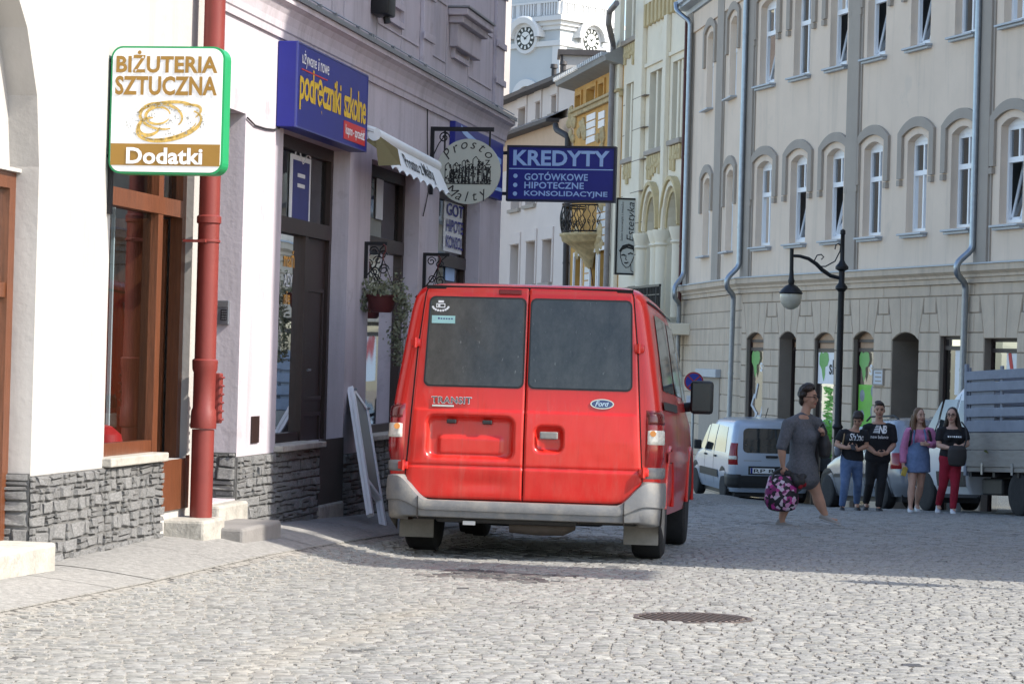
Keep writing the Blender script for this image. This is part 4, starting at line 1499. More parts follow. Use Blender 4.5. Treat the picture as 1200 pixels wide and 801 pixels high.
# hanging baskets on iron brackets
M_LEAF = mat('trailing_leaves', (0.085, 0.105, 0.05), 0.7, var=0.4, vscale=25, col2=(0.19, 0.19, 0.13))
M_POT = mat('dark_red_pot', (0.085, 0.018, 0.018), 0.55, var=0.15)
def leaf_mass(n, fn, s0, s1, seed):
	r = random.Random(seed)
	t = MB()
	for k in range(n):
		p = Vector(fn(r))
		s = r.uniform(s0, s1)
		a = Vector((r.gauss(0, 1), r.gauss(0, 1), r.gauss(0, 1))).normalized()
		b_ = a.orthogonal().normalized() * s * 0.55
		a *= s
		t.add([p - a, p - b_, p + a, p + b_], [(0, 1, 2, 3)])
	return t
def bracket_basket(px, py_top, py_bot, px_end, label_b, label_p, with_plant, hook_px, pot_py, grp):
	u_ = U(px, (py_top + py_bot) / 2)
	pf = perp(u_)
	zt2, zb2 = pf.uv(px, py_top)[1], pf.uv(px, py_bot)[1]
	br = thing('wall_bracket', label_b, 'bracket', pf.world(0, 0, zb2), pf.rz)
	xe = pf.uv(px_end, py_top)[0]
	t = MB()
	t.box((0, -0.012, 0), (0.03, 0.012, zt2 - zb2))
	t.box((0.03, -0.012, zt2 - zb2 - 0.03), (xe, 0.012, zt2 - zb2))
	hz = zt2 - zb2
	for (cx_, cz_, r0) in ((0.08, hz - 0.08, 0.045), (0.16, hz - 0.11, 0.04), (0.09, hz - 0.25, 0.04), (0.17, hz * 0.25, 0.05)):
		t.tube([(cx_ + r0 * (1 - k / 20) * math.cos(k * 0.6), 0, cz_ + r0 * (1 - k / 20) * math.sin(k * 0.6)) for k in range(16)], 0.006, 5)
	t.tube([(0.02, 0, 0.02), (0.10, 0, hz * 0.35), (xe * 0.7, 0, hz * 0.8), (xe - 0.02, 0, hz - 0.02)], 0.007, 5)
	t.build('scrollwork', M_BLACK, br)
	hx, hz2 = pf.uv(hook_px, py_top + 6)
	hb = thing('hanging_basket', label_p, 'plant', pf.world(hx, -0.02, pf.uv(hook_px, pot_py)[1]), pf.rz)
	top = hz2 - pf.uv(hook_px, pot_py)[1]
	t = MB()
	t.tube([(0, 0, top + .02), (0.02, 0, top), (0.02, 0, top - 0.04), (0, 0, top - 0.07), (0, 0, top - 0.12)], 0.008, 6)
	hk = t.build('hook', M_POT, hb)
	t = MB()
	for k in range(3):
		a = k * 2.09 + 0.4
		t.tube([(0, 0, top - 0.1), (0.125 * math.cos(a), 0.125 * math.sin(a), 0.14)], 0.004, 5)
	t.build('wire', M_BLACK, hb)
	t = MB()
	t.lathe([(0.0, 0.0), (0.08, 0.0), (0.105, 0.03), (0.13, 0.13), (0.14, 0.135), (0.14, 0.15), (0.12, 0.15)], 20)
	t.build('pot', M_POT, hb)
	if with_plant:
		def pos(r):
			q = r.random()
			if q < 0.45:
				a = r.uniform(0, 6.28)
				rr_ = 0.19 * math.sqrt(r.random())
				return (rr_ * math.cos(a) + 0.02, rr_ * math.sin(a), 0.14 + abs(r.gauss(0, 0.07)) + 0.04 * (0.2 - rr_))
			if q < 0.92:
				k = r.random()
				return (0.17 + r.gauss(0, 0.035) + 0.03 * math.sin(k * 7), r.gauss(0, 0.06) - 0.03, 0.16 - 0.62 * k * k ** 0.2)
			return (-0.16 + r.gauss(0, 0.02), r.gauss(0, 0.05), 0.15 - 0.16 * r.random())
		leaf_mass(1000, pos, 0.010, 0.027, 17).build('foliage', M_LEAF, hb, recalc=False)
		t = MB()
		rr = random.Random(4)
		for k in range(9):
			x_ = 0.12 + 0.08 * rr.random()
			t.tube([(0.05, 0, 0.14), (x_, -0.02, 0.18), (x_ + 0.04, -0.03, 0.0), (x_ + 0.02 * rr.random(), -0.03, -0.2 - 0.25 * rr.random())], 0.003, 4)
		t.build('stems', M_LEAF, hb)
	else:
		leaf_mass(500, lambda r: (r.gauss(0, 0.09), r.gauss(0, 0.08), 0.15 + abs(r.gauss(0, 0.06))), 0.008, 0.02, 18).build('foliage', M_LEAF, hb, recalc=False)
bracket_basket(427, 283, 326, 454, 'black scrolled iron bracket holding the trailing plant basket', 'dark red basket with trailing grey-green plant before the window', True, 450, 366, None)
bracket_basket(495.5, 296, 340, 527, 'black scrolled iron bracket just above the red van roof', 'hanging pot with red hook half hidden behind the red van', False, 514, 375, None)

# leaning pavement board
def B(px, py, out):
	q = LW.uv(px, py, out)
	return LW.world(q[0], -out, q[1])
tl, tr_, bl_, br_ = B(407, 466, 0.05), B(431, 467, 0.05), B(433.5, 613, 0.42), B(451, 612, 0.42)
ub = (bl_ + br_) / 2
ub.z = ground(ub.x, ub.y) + 0.01
tt = (tl + tr_) / 2
Lb = (tt - ub).length
zax = (tt - ub).normalized()
wid = 0.36
xax = LW.u.copy()
xax = (xax - zax * xax.dot(zax)).normalized()
yax = zax.cross(xax)
sb = thing('pavement_board', 'folded white A-frame pavement board leaning against the mauve house', 'sign board')
sb.matrix_world = Matrix((( xax.x, yax.x, zax.x, ub.x), (xax.y, yax.y, zax.y, ub.y), (xax.z, yax.z, zax.z, ub.z), (0, 0, 0, 1)))
M_BOARDFRAME = mat('board_frame_white', (0.84, 0.86, 0.88), 0.35, var=0.03)
M_BOARDPANEL = mat('board_panel_dark', (0.10, 0.10, 0.115), 0.3, var=0.1)
for k, yy in enumerate((-0.027, 0.001)):
	t = MB()
	t.box((-wid / 2, yy, 0), (-wid / 2 + 0.045, yy + 0.025, Lb))
	t.box((wid / 2 - 0.045, yy, 0), (wid / 2, yy + 0.025, Lb))
	t.box((-wid / 2 + 0.045, yy, Lb - 0.045), (wid / 2 - 0.045, yy + 0.025, Lb))
	t.box((-wid / 2 + 0.045, yy, Lb * 0.25), (wid / 2 - 0.045, yy + 0.025, Lb * 0.25 + 0.045))
	fr_ = t.build('frame', M_BOARDFRAME, sb)
	t = MB()
	t.box((-wid / 2 + 0.045, yy + 0.006, Lb * 0.25 + 0.045), (wid / 2 - 0.045, yy + 0.016, Lb - 0.045))
	t.build('panel', M_BOARDPANEL, fr_)
t = MB()
for sx in (-1, 1):
	t.tube([(sx * 0.15, -0.05, Lb - 0.02), (sx * 0.15, 0.05, Lb - 0.02)], 0.012, 6)
t.build('hinge', M_ZINC, sb)

# wall lantern peeking in at the top edge
ct = P(566, -12, 24.5)
wl = thing('wall_lantern', 'round pale lamp dome at the top edge above the mauve house', 'lamp', ct)
t = MB()
t.lathe([(0.0, -0.03), (0.12, -0.015), (0.205, 0.08), (0.215, 0.13), (0.12, 0.2), (0.05, 0.3), (0.0, 0.3)], 28)
t.build('dome', mat('lamp_dome', (0.52, 0.52, 0.52), 0.3, 0.3, var=0.1), wl)
t = MB()
t.lathe([(0.205, 0.08), (0.225, 0.09), (0.225, 0.125), (0.21, 0.13)], 28)
t.build('rim', mat('brass_rim', (0.25, 0.21, 0.15), 0.4, 0.6, var=0.1), wl)
q = LW.world(U(560, 0), 0.06, 0)
t = MB()
t.tube([(0, 0, 0.28), (0, 0, 0.5), (-0.2, 0.05, 0.62), (q.x - ct.x, q.y - ct.y, 0.55)], 0.02, 8)
t.build('arm', M_BLACK, wl)
# loose cables on the mauve wall
cb = MB()
pts = [LW.world(*(lambda q: (q[0], -0.012, q[1]))(LW.uv(px, py))) for px, py in ((288, 138), (297, 147), (310, 151), (320, 152), (326, 150))]
cb.tube(pts, 0.007, 5)
tag(cb.build('cable', M_INK), 'thin dark cable from the entrance niche to the blue sign', 'cable')
cb = MB()
pts = [LW.world(*(lambda q: (q[0], -0.015, q[1]))(LW.uv(px, py))) for px, py in ((499, 120), (499, 160), (500, 225), (497, 240), (494, 253))]
cb.tube(pts, 0.006, 5)
tag(cb.build('cable', M_INK), 'loose cable hanging down the wall beside the round sign', 'cable')
# ------------------------------------------------------------------ right-hand houses
RT = 0.2897
RW = Frame(7.505, 52.36, RT, -1.0)
uJ = RW.uv(868, 424)[0]
pj = RW.world(uJ, 0, 0)
WG = Frame(pj.x, pj.y, 0.109, -1.0)
uWG = WG.uv(797, 424)[0]
pc = WG.world(uWG, 0, 0)
CR = Frame(pc.x, pc.y, 0.173, -1.0)
uCR = CR.uv(722, 424)[0]
po_ = CR.world(uCR, 0, 0)
OR = Frame(po_.x, po_.y, 0.173, -1.0)
uOR = OR.uv(665, 422)[0]
pp_ = OR.world(uOR, 0, 0)
PK = Frame(pp_.x, pp_.y, 0.23, -1.0)
uPK = PK.uv(586, 420)[0]

M_BEIGE = mat('beige_render', (0.78, 0.63, 0.49), 0.85, var=0.05, vscale=0.8, bump=0.12, bscale=25, spots=((0.66, 0.55, 0.44), 1.4, 0.58, 0.5))
M_TAUPE = mat('taupe_trim', (0.40, 0.345, 0.285), 0.85, var=0.06, vscale=2, bump=0.1)
M_RUSTIC = mat('ground_floor_render', (0.60, 0.485, 0.365), 0.9, var=0.09, vscale=2, bump=0.25, bscale=30, spots=((0.47, 0.39, 0.30), 1.8, 0.62, 0.5))
M_GROOVE = mat('joint_groove', (0.25, 0.205, 0.16), 0.95, var=0.1)
weather(M_BEIGE, (0.50, 0.42, 0.33), 0.55, 0.7, 0.5, 0.75)
weather(M_RUSTIC, (0.36, 0.30, 0.23), 0.6, 1.2, 0.48, 0.72)
M_PVC = mat('white_window_frame', (0.86, 0.87, 0.88), 0.35, var=0.02)
M_SOFT = mat('pale_blue_sill', (0.42, 0.45, 0.48), 0.5, 0.2, var=0.05)
M_ROOM = mat('dark_room', (0.12, 0.12, 0.125), 0.9, var=0.3, vscale=1)
M_PIPE = mat('galvanised_pipe', (0.34, 0.38, 0.42), 0.32, 0.8, var=0.12, vscale=9)
M_GLASS3 = glass_mat('pale_reflecting_glass', (0.45, 0.5, 0.52), 0.22)

def window_unit(root, base, u0, u1, z0, z1, rise, y, openlow=False, thin=0.075, ztr=None, mull=True, fm=None, gm=None, tilt=0.22):
	"""white two-light window with transom. y: outer face of frame. openlow: lower sash tilted into the room"""
	fm = fm or M_PVC
	gm = gm or M_GLASS3
	zt = z1 - rise
	y1 = y + 0.07
	ztr = ztr if ztr is not None else z0 + (zt - z0) * 0.60
	t = MB((0, 0, base))
	ring_rect(t, u0, u1, z0, zt, thin, y, y1)
	if rise:
		ap = arch_pts(u0, u1, zt, rise)
		for (a, za), (b_, zb) in zip(ap, ap[1:]):
			t.quad((a, y, za), (b_, y, zb), (b_, y, zt - 0.01), (a, y, zt - 0.01))
	t.box((u0 + thin, y - 0.015, ztr - 0.05), (u1 - thin, y1, ztr + 0.05))
	um = (u0 + u1) / 2
	fr = None
	if mull:
		t.box((um - 0.03, y, ztr + 0.05), (um + 0.03, y1, zt - thin))
		if not openlow:
			t.box((um - 0.03, y, z0 + thin), (um + 0.03, y1, ztr - 0.05))
	fr = t.build('window', fm, root)
	halves = ((u0 + thin, um - 0.03), (um + 0.03, u1 - thin)) if mull else ((u0 + thin, u1 - thin),)
	for (a, b_) in halves:
		t = MB((0, 0, base))
		t.quad((a, y + 0.04, ztr + 0.05), (b_, y + 0.04, ztr + 0.05), (b_, y + 0.04, zt - thin), (a, y + 0.04, zt - thin))
		t.build('pane', gm, fr)
		if not openlow:
			t = MB((0, 0, base))
			t.quad((a, y + 0.04, z0 + thin), (b_, y + 0.04, z0 + thin), (b_, y + 0.04, ztr - 0.05), (a, y + 0.04, ztr - 0.05))
			t.build('pane', gm, fr)
	if openlow:
		# bottom-hung sash tilted inwards
		h = ztr - 0.05 - z0 - thin
		t = MB((0, 0, base))
		pts = {}
		def q(u, s, o):
			return (u, y + 0.05 + o + tilt * s, z0 + thin + h * s)
		for (a, b_) in ((u0 + thin, u0 + thin + 0.06), (u1 - thin - 0.06, u1 - thin), (um - 0.03, um + 0.03)):
			t.add([q(a, 0, 0), q(b_, 0, 0), q(b_, 1, 0), q(a, 1, 0), q(a, 0, .04), q(b_, 0, .04), q(b_, 1, .04), q(a, 1, .04)],
				[(0, 1, 2, 3), (7, 6, 5, 4), (0, 4, 5, 1), (1, 5, 6, 2), (2, 6, 7, 3), (3, 7, 4, 0)])
		for (a, b_) in ((0.0, 0.05), (0.95, 1.0)):
			A, B_ = u0 + thin, u1 - thin
			t.add([q(A, a, 0), q(B_, a, 0), q(B_, b_, 0), q(A, b_, 0), q(A, a, .04), q(B_, a, .04), q(B_, b_, .04), q(A, b_, .04)],
				[(0, 1, 2, 3), (7, 6, 5, 4), (0, 4, 5, 1), (1, 5, 6, 2), (2, 6, 7, 3), (3, 7, 4, 0)])
		t.build('tilted_sash', fm, fr)
		t = MB((0, 0, base))
		t.quad(q(u0 + thin + .06, .05, .02), q(u1 - thin - .06, .05, .02), q(u1 - thin - .06, .95, .02), q(u0 + thin + .06, .95, .02))
		t.build('pane', gm, fr)
	return fr

bR = -3.4
hr = thing('house', 'long beige rendered house with arched window hoods and rusticated ground floor', 'house', RW.o + Vector((0, 0, bR)), RW.rz)
def ux(px, py):
	return RW.uv(px, py)[0]
# upper windows: left and right edge pixels on the second floor at mid height
W2 = [(886.0, 904.0), (925.5, 945.0), (967.5, 988.5), (1011.5, 1033.0), (1062.0, 1085.5), (1113.5, 1139.0), (1170.5, 1199.0)]
zsl2, zcr2 = RW.uv(1017, 276.5)[1], RW.uv(1024, 166)[1]
zsl3 = RW.uv(1026, 66)[1]
zcr3 = zsl3 + (zcr2 - zsl2)
ztr_f2, = (RW.uv(1024, 209)[1],)
ztop = 9.35
zled = RW.uv(1030, 316)[1]
uR1 = ux(1200, 430) + 10.0
wins = []
for (a, b_) in W2:
	ua, ub_ = ux(a, 230), ux(b_, 230)
	c_ = (ua + ub_) / 2
	wins.append((c_ - 0.46, c_ + 0.46))
sp = (wins[-1][0] - wins[0][0]) / 6
for k in range(1, 5):
	wins.append((wins[6][0] + sp * k, wins[6][1] + sp * k))
ops = []
for (a, b_) in wins:
	for (z0, z1) in ((zsl2, zcr2), (zsl3, zcr3)):
		ops.append(dict(u0=a, u1=b_, z0=z0, z1=z1, rise=0.13, depth=0.24))
mb = MB((0, 0, bR))
wall(mb, uJ, uR1, zled, ztop, ops, 0)
mb.build('upper_wall', M_BEIGE, hr)
open2 = {1, 2, 6}
open3 = {0, 2, 3, 4}
for i, (a, b_) in enumerate(wins):
	for fl, (z0, z1) in enumerate(((zsl2, zcr2), (zsl3, zcr3))):
		op = i in (open2 if fl == 0 else open3)
		window_unit(hr, bR, a, b_, z0, z1, 0.13, 0.15, op, ztr=z0 + (ztr_f2 - zsl2))
		t = MB((0, 0, bR))
		t.box((a - 0.1, -0.16, z0 - 0.07), (b_ + 0.1, 0.14, z0 - 0.03), 0.006)
		t.box((a - 0.08, -0.10, z0 - 0.12), (b_ + 0.08, -0.002, z0 - 0.07), 0.006)
		t.build('sill', M_SOFT, hr)
		t = MB((0, 0, bR))
		arch_band(t, a - 0.17, b_ + 0.17, z1 - 0.13 + 0.12, 0.15, 0.20, -0.06, 0.0, leg=0.85)
		for uu in (a - 0.37, b_ + 0.17):
			t.box((uu + 0.03, -0.075, z1 - 1.0), (uu + 0.17, -0.0, z1 - 0.885))
		t.build('window_hood', M_TAUPE, hr)
		if (i * 2 + fl) % 3 != 1 or i > 6:
			rr = random.Random(i * 7 + fl)
			t = MB((0, 0, bR))
			t.grid(lambda p, q: (a + 0.05 + p * (b_ - a - 0.1) * 0.48, 0.42 + 0.03 * math.sin(p * 25), z0 + 0.1 + q * (z1 - z0 - 0.2)), 14, 1)
			t.build('curtain', M_CURTAIN, hr, recalc=False)
# pilasters
for (pa, pb, py) in ((993.5, 1006.8, 200), (1146.5, 1161.5, 200), (873.0, 882.5, 200)):
	a, b_ = ux(pa, py), ux(pb, py)
	t = MB((0, 0, bR))
	t.box((a, -0.07, zled + 0.02), (b_, -0.001, ztop), 0.01)
	t.box((a - 0.07, -0.03, zled + 0.02), (a, -0.001, ztop), 0.005)
	t.box((b_, -0.03, zled + 0.02), (b_ + 0.07, -0.001, ztop), 0.005)
	t.build('pilaster', M_TAUPE, hr)
# ledge between the storeys
def ledge(root, base, fr, u0, u1, zt, ends=True):
	t = MB((0, 0, base))
	pr = [(0.0, zt - 0.36), (-0.05, zt - 0.36), (-0.05, zt - 0.26), (-0.09, zt - 0.25), (-0.09, zt - 0.20), (-0.15, zt - 0.15), (-0.17, zt - 0.14), (-0.17, zt - 0.02), (0.0, zt - 0.0)]
	for (ya, za), (yb, zb) in zip(pr, pr[1:]):
		t.quad((u0, ya, za), (u1, ya, za), (u1, yb, zb), (u0, yb, zb))
	t.add([(u0, y_, z_) for y_, z_ in pr], [tuple(range(len(pr)))])
	t.add([(u1, y_, z_) for y_, z_ in pr], [tuple(range(len(pr)))])
	o = t.build('string_course', M_RUSTIC, root)
	t = MB((0, 0, base))
	t.box((u0, -0.20, zt - 0.018), (u1, -0.172, zt + 0.01))
	t.quad((u0, -0.19, zt + 0.008), (u1, -0.19, zt + 0.008), (u1, -0.002, zt + 0.03), (u0, -0.002, zt + 0.03))
	t.build('flashing', M_SOFT, o)
ledge(hr, bR, RW, uJ, uR1, zled)
# ground floor with openings
G = [(873.8, 893.8, 389.5, 0.14), (912.0, 932.0, 388.5, 0.36), (953.3, 977.0, 389.5, 0.12), (998.7, 1023.0, 388.3, 0.15), (1044.2, 1075.8, 389.5, 1.2), (1100.0, 1128.5, 394.0, 0.14), (1152.0, 1191.0, 396.5, 0.2)]
zb_g = -3.3
gops = []
for k, (a, b_, py, d) in enumerate(G):
	gops.append(dict(u0=ux(a, 430), u1=ux(b_, 430), z0=zb_g + 0.1, z1=RW.uv((a + b_) / 2, py)[1], rise=0.16 if k < 5 else 0.0, depth=d))
last = gops[-1]
for k in range(1, 5):
	gops.append(dict(u0=last['u0'] + 2.3 * k, u1=last['u1'] + 2.3 * k, z0=zb_g + .1, z1=last['z1'], rise=0, depth=0.2))
zvo, zro = RW.uv(1030, 349.5)[1], RW.uv(1030, 390)[1]
zfr = zled - 0.36
mb = MB((0, 0, bR))
wall(mb, uJ, uR1, zb_g, zfr + 0.02, gops, 0.02)
mb.build('ground_floor_wall', M_GROOVE, hr)
def block(root, base, poly, y0=-0.003, y1=0.02, m=None, name='stone_block'):
	t = MB((0, 0, base))
	c_ = (sum(p[0] for p in poly) / len(poly), sum(p[1] for p in poly) / len(poly))
	ins = 0.012
	pin = []
	for (a, b_) in poly:
		d = Vector((c_[0] - a, c_[1] - b_))
		pin.append((a + (ins if d.x > 0 else -ins), b_ + (ins if d.y > 0 else -ins)))
	n = len(poly)
	v = [(a, y1, b_) for a, b_ in poly] + [(a, y0, b_) for a, b_ in pin]
	t.add(v, [tuple(range(n, 2 * n))] + [(k, (k + 1) % n, n + (k + 1) % n, n + k) for k in range(n)])
	return t.build(name, m or M_RUSTIC, root)
g_ = 0.006
# frieze blocks above the voussoirs: one plain course
xs_ = [uJ] + [(gops[i]['u1'] + gops[i + 1]['u0']) / 2 for i in range(len(gops) - 1)] + [uR1]
for a, b_ in zip(xs_, xs_[1:]):
	block(hr, bR, [(a + g_, zvo + g_), (b_ - g_, zvo + g_), (b_ - g_, zfr - 0.0), (a + g_, zfr - 0.0)])
edges = [uJ] + [e for o in gops for e in (o['u0'], o['u1'])] + [uR1]
vtop, vmid = zvo, (zvo + zro) / 2 + 0.02
for k, o in enumerate(gops):
	# fan of three voussoirs over each opening
	w = o['u1'] - o['u0']
	ext = 0.20
	fl = o['z1'] - o['rise']
	n = 3
	ap = arch_pts(o['u0'], o['u1'], fl, o['rise'], 12) if o['rise'] else [(o['u0'] + w * i / 12, o['z1']) for i in range(13)]
	cuts_top = [o['u0'] - ext + (w + 2 * ext) * i / n for i in range(n + 1)]
	for i in range(n):
		i0, i1 = int(12 * i / n), int(12 * (i + 1) / n)
		lower = ap[i0:i1 + 1]
		if i == 0:
			lower = [(o['u0'] - 0.02, zro)] + lower
		if i == n - 1:
			lower = lower + [(o['u1'] + 0.02, zro)]
		poly = [(a + (g_ if j == 0 else -g_ if j == len(lower) - 1 else 0), b_ + 0.004) for j, (a, b_) in enumerate(lower)]
		poly += [(cuts_top[i + 1] - g_, vtop - g_), (cuts_top[i] + g_, vtop - g_)]
		block(hr, bR, poly)
	# pier to the right of this opening
	r0 = o['u1']
	r1 = gops[k + 1]['u0'] if k + 1 < len(gops) else uR1
	tl_, tr2 = r0 + ext, r1 - ext
	if tr2 - tl_ > 0.15:
		block(hr, bR, [(tl_ + g_, vmid + g_), (tr2 - g_, vmid + g_), (tr2 - g_, vtop - g_), (tl_ + g_, vtop - g_)])
	m_ = (r0 + r1) / 2
	sl = ext * (vmid - zro) / (vtop - zro)
	block(hr, bR, [(r0 + 0.03, zro + g_), (m_ - g_, zro + g_), (m_ - g_, vmid - g_), (r0 + sl + 0.02, vmid - g_)])
	block(hr, bR, [(m_ + g_, zro + g_), (r1 - 0.03, zro + g_), (r1 - sl - 0.02, vmid - g_), (m_ + g_, vmid - g_)])
	z = zro
	row = 0
	rh = 0.372
	while z > zb_g:
		if row % 2 == 0:
			block(hr, bR, [(r0 + 0.0, z - rh + g_), (r1 - 0.0, z - rh + g_), (r1, z - g_), (r0, z - g_)])
		else:
			block(hr, bR, [(r0, z - rh + g_), (m_ - g_, z - rh + g_), (m_ - g_, z - g_), (r0, z - g_)])
			block(hr, bR, [(m_ + g_, z - rh + g_), (r1, z - rh + g_), (r1, z - g_), (m_ + g_, z - g_)])
		z -= rh
		row += 1
# first pier at the bend
z = zro
while z > zb_g:
	block(hr, bR, [(uJ, z - 0.372 + g_), (gops[0]['u0'], z - 0.372 + g_), (gops[0]['u0'], z - g_), (uJ, z - g_)])
	z -= 0.372
block(hr, bR, [(uJ, zro + g_), (gops[0]['u0'] - 0.03, zro + g_), (gops[0]['u0'] - 0.2, vtop - g_), (uJ, vtop - g_)])

# shop doors and windows in the openings
M_LEAFGREEN = mat('leaf_logo_green', (0.16, 0.42, 0.10), 0.5, var=0.08)
M_GREENPOST = mat('poster_green', (0.16, 0.50, 0.05), 0.5, var=0.15, vscale=3)
M_GREYPRINT = mat('grey_print', (0.22, 0.25, 0.27), 0.5, var=0.4, vscale=6)
M_LETTER = mat('lettering_white', (0.75, 0.75, 0.75), 0.5, var=0)
M_PEACH = mat('peach_fanlight', (0.45, 0.28, 0.17), 0.6, var=0.2, vscale=3)
def leaf_logo(t, u, z, s, y):
	# two-lobed leaf standing on its tip
	pts = [(0, -0.55), (0.12, -0.3), (0.10, -0.05), (0.30, 0.0), (0.42, 0.2), (0.36, 0.42), (0.12, 0.5), (-0.12, 0.42), (-0.28, 0.5), (-0.42, 0.3), (-0.40, 0.05), (-0.2, -0.12), (-0.12, -0.35)]
	t.add([(u + a * s, y, z + b_ * s) for a, b_ in pts], [tuple(range(len(pts)))])
def fill(o, k, void=False):
	y = o['depth'] + 0.02
	u0, u1, z0, z1 = o['u0'], o['u1'], o['z0'], o['z1']
	zf = z1 - o['rise']
	if k == 4:
		t = MB((0, 0, bR))
		t.box((u0 - 0.0, 1.22, z0), (u1, 1.28, z1))
		t.build('entrance_door', M_DARKWOOD, hr)
		return
	ztrm = zf - 0.22
	t = MB((0, 0, bR))
	ring_rect(t, u0, u1, z0, zf, 0.06, y - 0.06, y)
	t.box((u0 + 0.06, y - 0.07, ztrm - 0.04), (u1 - 0.06, y, ztrm + 0.04))
	fr = t.build('shop_frame', M_DARKWOOD, hr)
	t = MB((0, 0, bR))
	ap = arch_pts(u0 + 0.0, u1, zf, o['rise'])
	t.add([(a, y - 0.02, z) for a, z in ap] + [(u1, y - 0.02, ztrm + .04), (u0, y - 0.02, ztrm + .04)], [tuple(range(len(ap) + 2))])
	t.build('fanlight', M_PEACH if k in (0, 1, 2, 3) else M_GLASS3, fr)
	t = MB((0, 0, bR))
	t.quad((u0 + 0.06, y - 0.03, z0 + 0.06), (u1 - 0.06, y - 0.03, z0 + 0.06), (u1 - 0.06, y - 0.03, ztrm - 0.04), (u0 + 0.06, y - 0.03, ztrm - 0.04))
	t.build('pane', M_GLASS3, fr)
	return y, ztrm, fr
infos = [fill(o, k) for k, o in enumerate(gops[:9])]
def shape(name, fn, m, parent):
	t = MB((0, 0, bR))
	fn(t)
	return t.build(name, m, parent, recalc=False)
for k in (0, 2, 3):
	o = gops[k]
	y, ztrm, fr = infos[k]
	u0, u1 = o['u0'] + 0.06, o['u1'] - 0.06
	w = u1 - u0
	yy = y - 0.045
	if k == 2:
		shape('sign_board', lambda t: t.box((u0 - 0.02, yy - 0.01, ztrm - 0.72), (u1 + 0.02, yy, ztrm)), M_SIGNWHITE, fr)
		shape('planting', lambda t: [t.quad((u0 + w * (0.25 + 0.7 * random.random()), yy, ztrm - 0.75 - 1.5 * (i / 90)), (u0 + w * (0.3 + 0.7 * random.random()), yy, ztrm - 0.78 - 1.5 * (i / 90)), (u0 + w * (0.3 + .7 * random.random()), yy, ztrm - 0.82 - 1.5 * (i / 90)), (u0 + w * (0.25 + .7 * random.random()), yy, ztrm - 0.80 - 1.5 * (i / 90))) for i in range(90)], M_GREENPOST, fr)
	if k == 3:
		shape('poster_and_reflection', lambda t: t.box((u0 + 0.02, yy, -1.7), (u1, yy + 0.008, ztrm - 0.72)), M_GREENPOST, fr)
		for i in range(4):
			cu, cz = u0 + 0.22 * w + (0.6 * w if i % 2 else 0), ztrm - 0.95 - 0.42 * (i // 2)
			shape('poster_picture', lambda t: t.lathe([(0, 0), (0.12, 0), (0.13, 0.004)], 10, (cu, yy - 0.004, cz + (0.1 if i % 2 else 0)), axis='y'), M_GREYPRINT, fr)
	if k == 0:
		def pr(t):
			rr = random.Random(8)
			for i in range(14):
				a, b_ = u0 + w * rr.uniform(0.05, 0.7), ztrm - rr.uniform(1.0, 2.2)
				t.bar((a, yy, b_), (a + w * rr.uniform(0.1, 0.35), yy, b_ + rr.uniform(-0.35, 0.35)), 0.07, 0.004, up=(0, 1, 0))
		shape('window_print', pr, M_PAPER, fr)
	shape('leaf_logo', lambda t: leaf_logo(t, u0 + 0.33 * w, ztrm - 0.33, 0.62, yy - 0.014), M_LEAFGREEN, fr)
	shape('lettering', lambda t: text_into(t, 'sh', lambda x, z: (x, yy - 0.014, z), u0 + 0.62 * w, u1 + 0.0, ztrm - 0.52, ztrm - 0.2, 0.02), M_INK if k == 2 else M_LETTER, fr)
for k in (5, 6):
	o = gops[k]
	y, ztrm, fr = infos[k]
	u0, u1 = o['u0'] + 0.06, o['u1'] - 0.06
	w = u1 - u0
	shape('poster_and_reflection', lambda t: t.box((u0 + 0.45 * w, y - 0.045, ztrm - 0.9), (u1, y - 0.035, ztrm - 0.04)), M_SIGNWHITE, fr)  # white panel painted in for a bright reflection on the glass
	if k == 6:
		shape('panel_stripe', lambda t: (t.bar((u0 + 0.55 * w, y - 0.05, ztrm - 0.04), (u0 + 0.78 * w, y - 0.05, ztrm - 0.9), 0.12, 0.004, up=(0, 1, 0)),
										t.bar((u0 + 0.7 * w, y - 0.052, ztrm - 0.45), (u0 + 0.98 * w, y - 0.052, ztrm - 0.6), 0.06, 0.004, up=(0, 1, 0))), M_RED, fr)
# stone plaque by the entrance
(a, c_), (b_, d_) = RW.uv(1024, 451), RW.uv(1037, 432)
pq = thing('wall_plaque', 'small pale framed plaque on the pier left of the deep entrance', 'plaque', RW.world((a + b_) / 2, -0.004, c_), RW.rz)
t = MB()
ring_rect(t, -(b_ - a) / 2, (b_ - a) / 2, 0, d_ - c_, 0.03, -0.04, 0)
t.build('frame', M_TAUPE, pq)
t = MB()
t.box((-(b_ - a) / 2 + .03, -0.025, 0.03), ((b_ - a) / 2 - .03, -0.0, d_ - c_ - .03))
t.build('panel', M_PAPER, pq)
for k in range(3):
	t = MB()
	t.box((-(b_ - a) * 0.28, -0.028, 0.07 + 0.085 * k), ((b_ - a) * 0.3, -0.0245, 0.10 + 0.085 * k))
	t.build('text_line', M_TAUPE, pq)

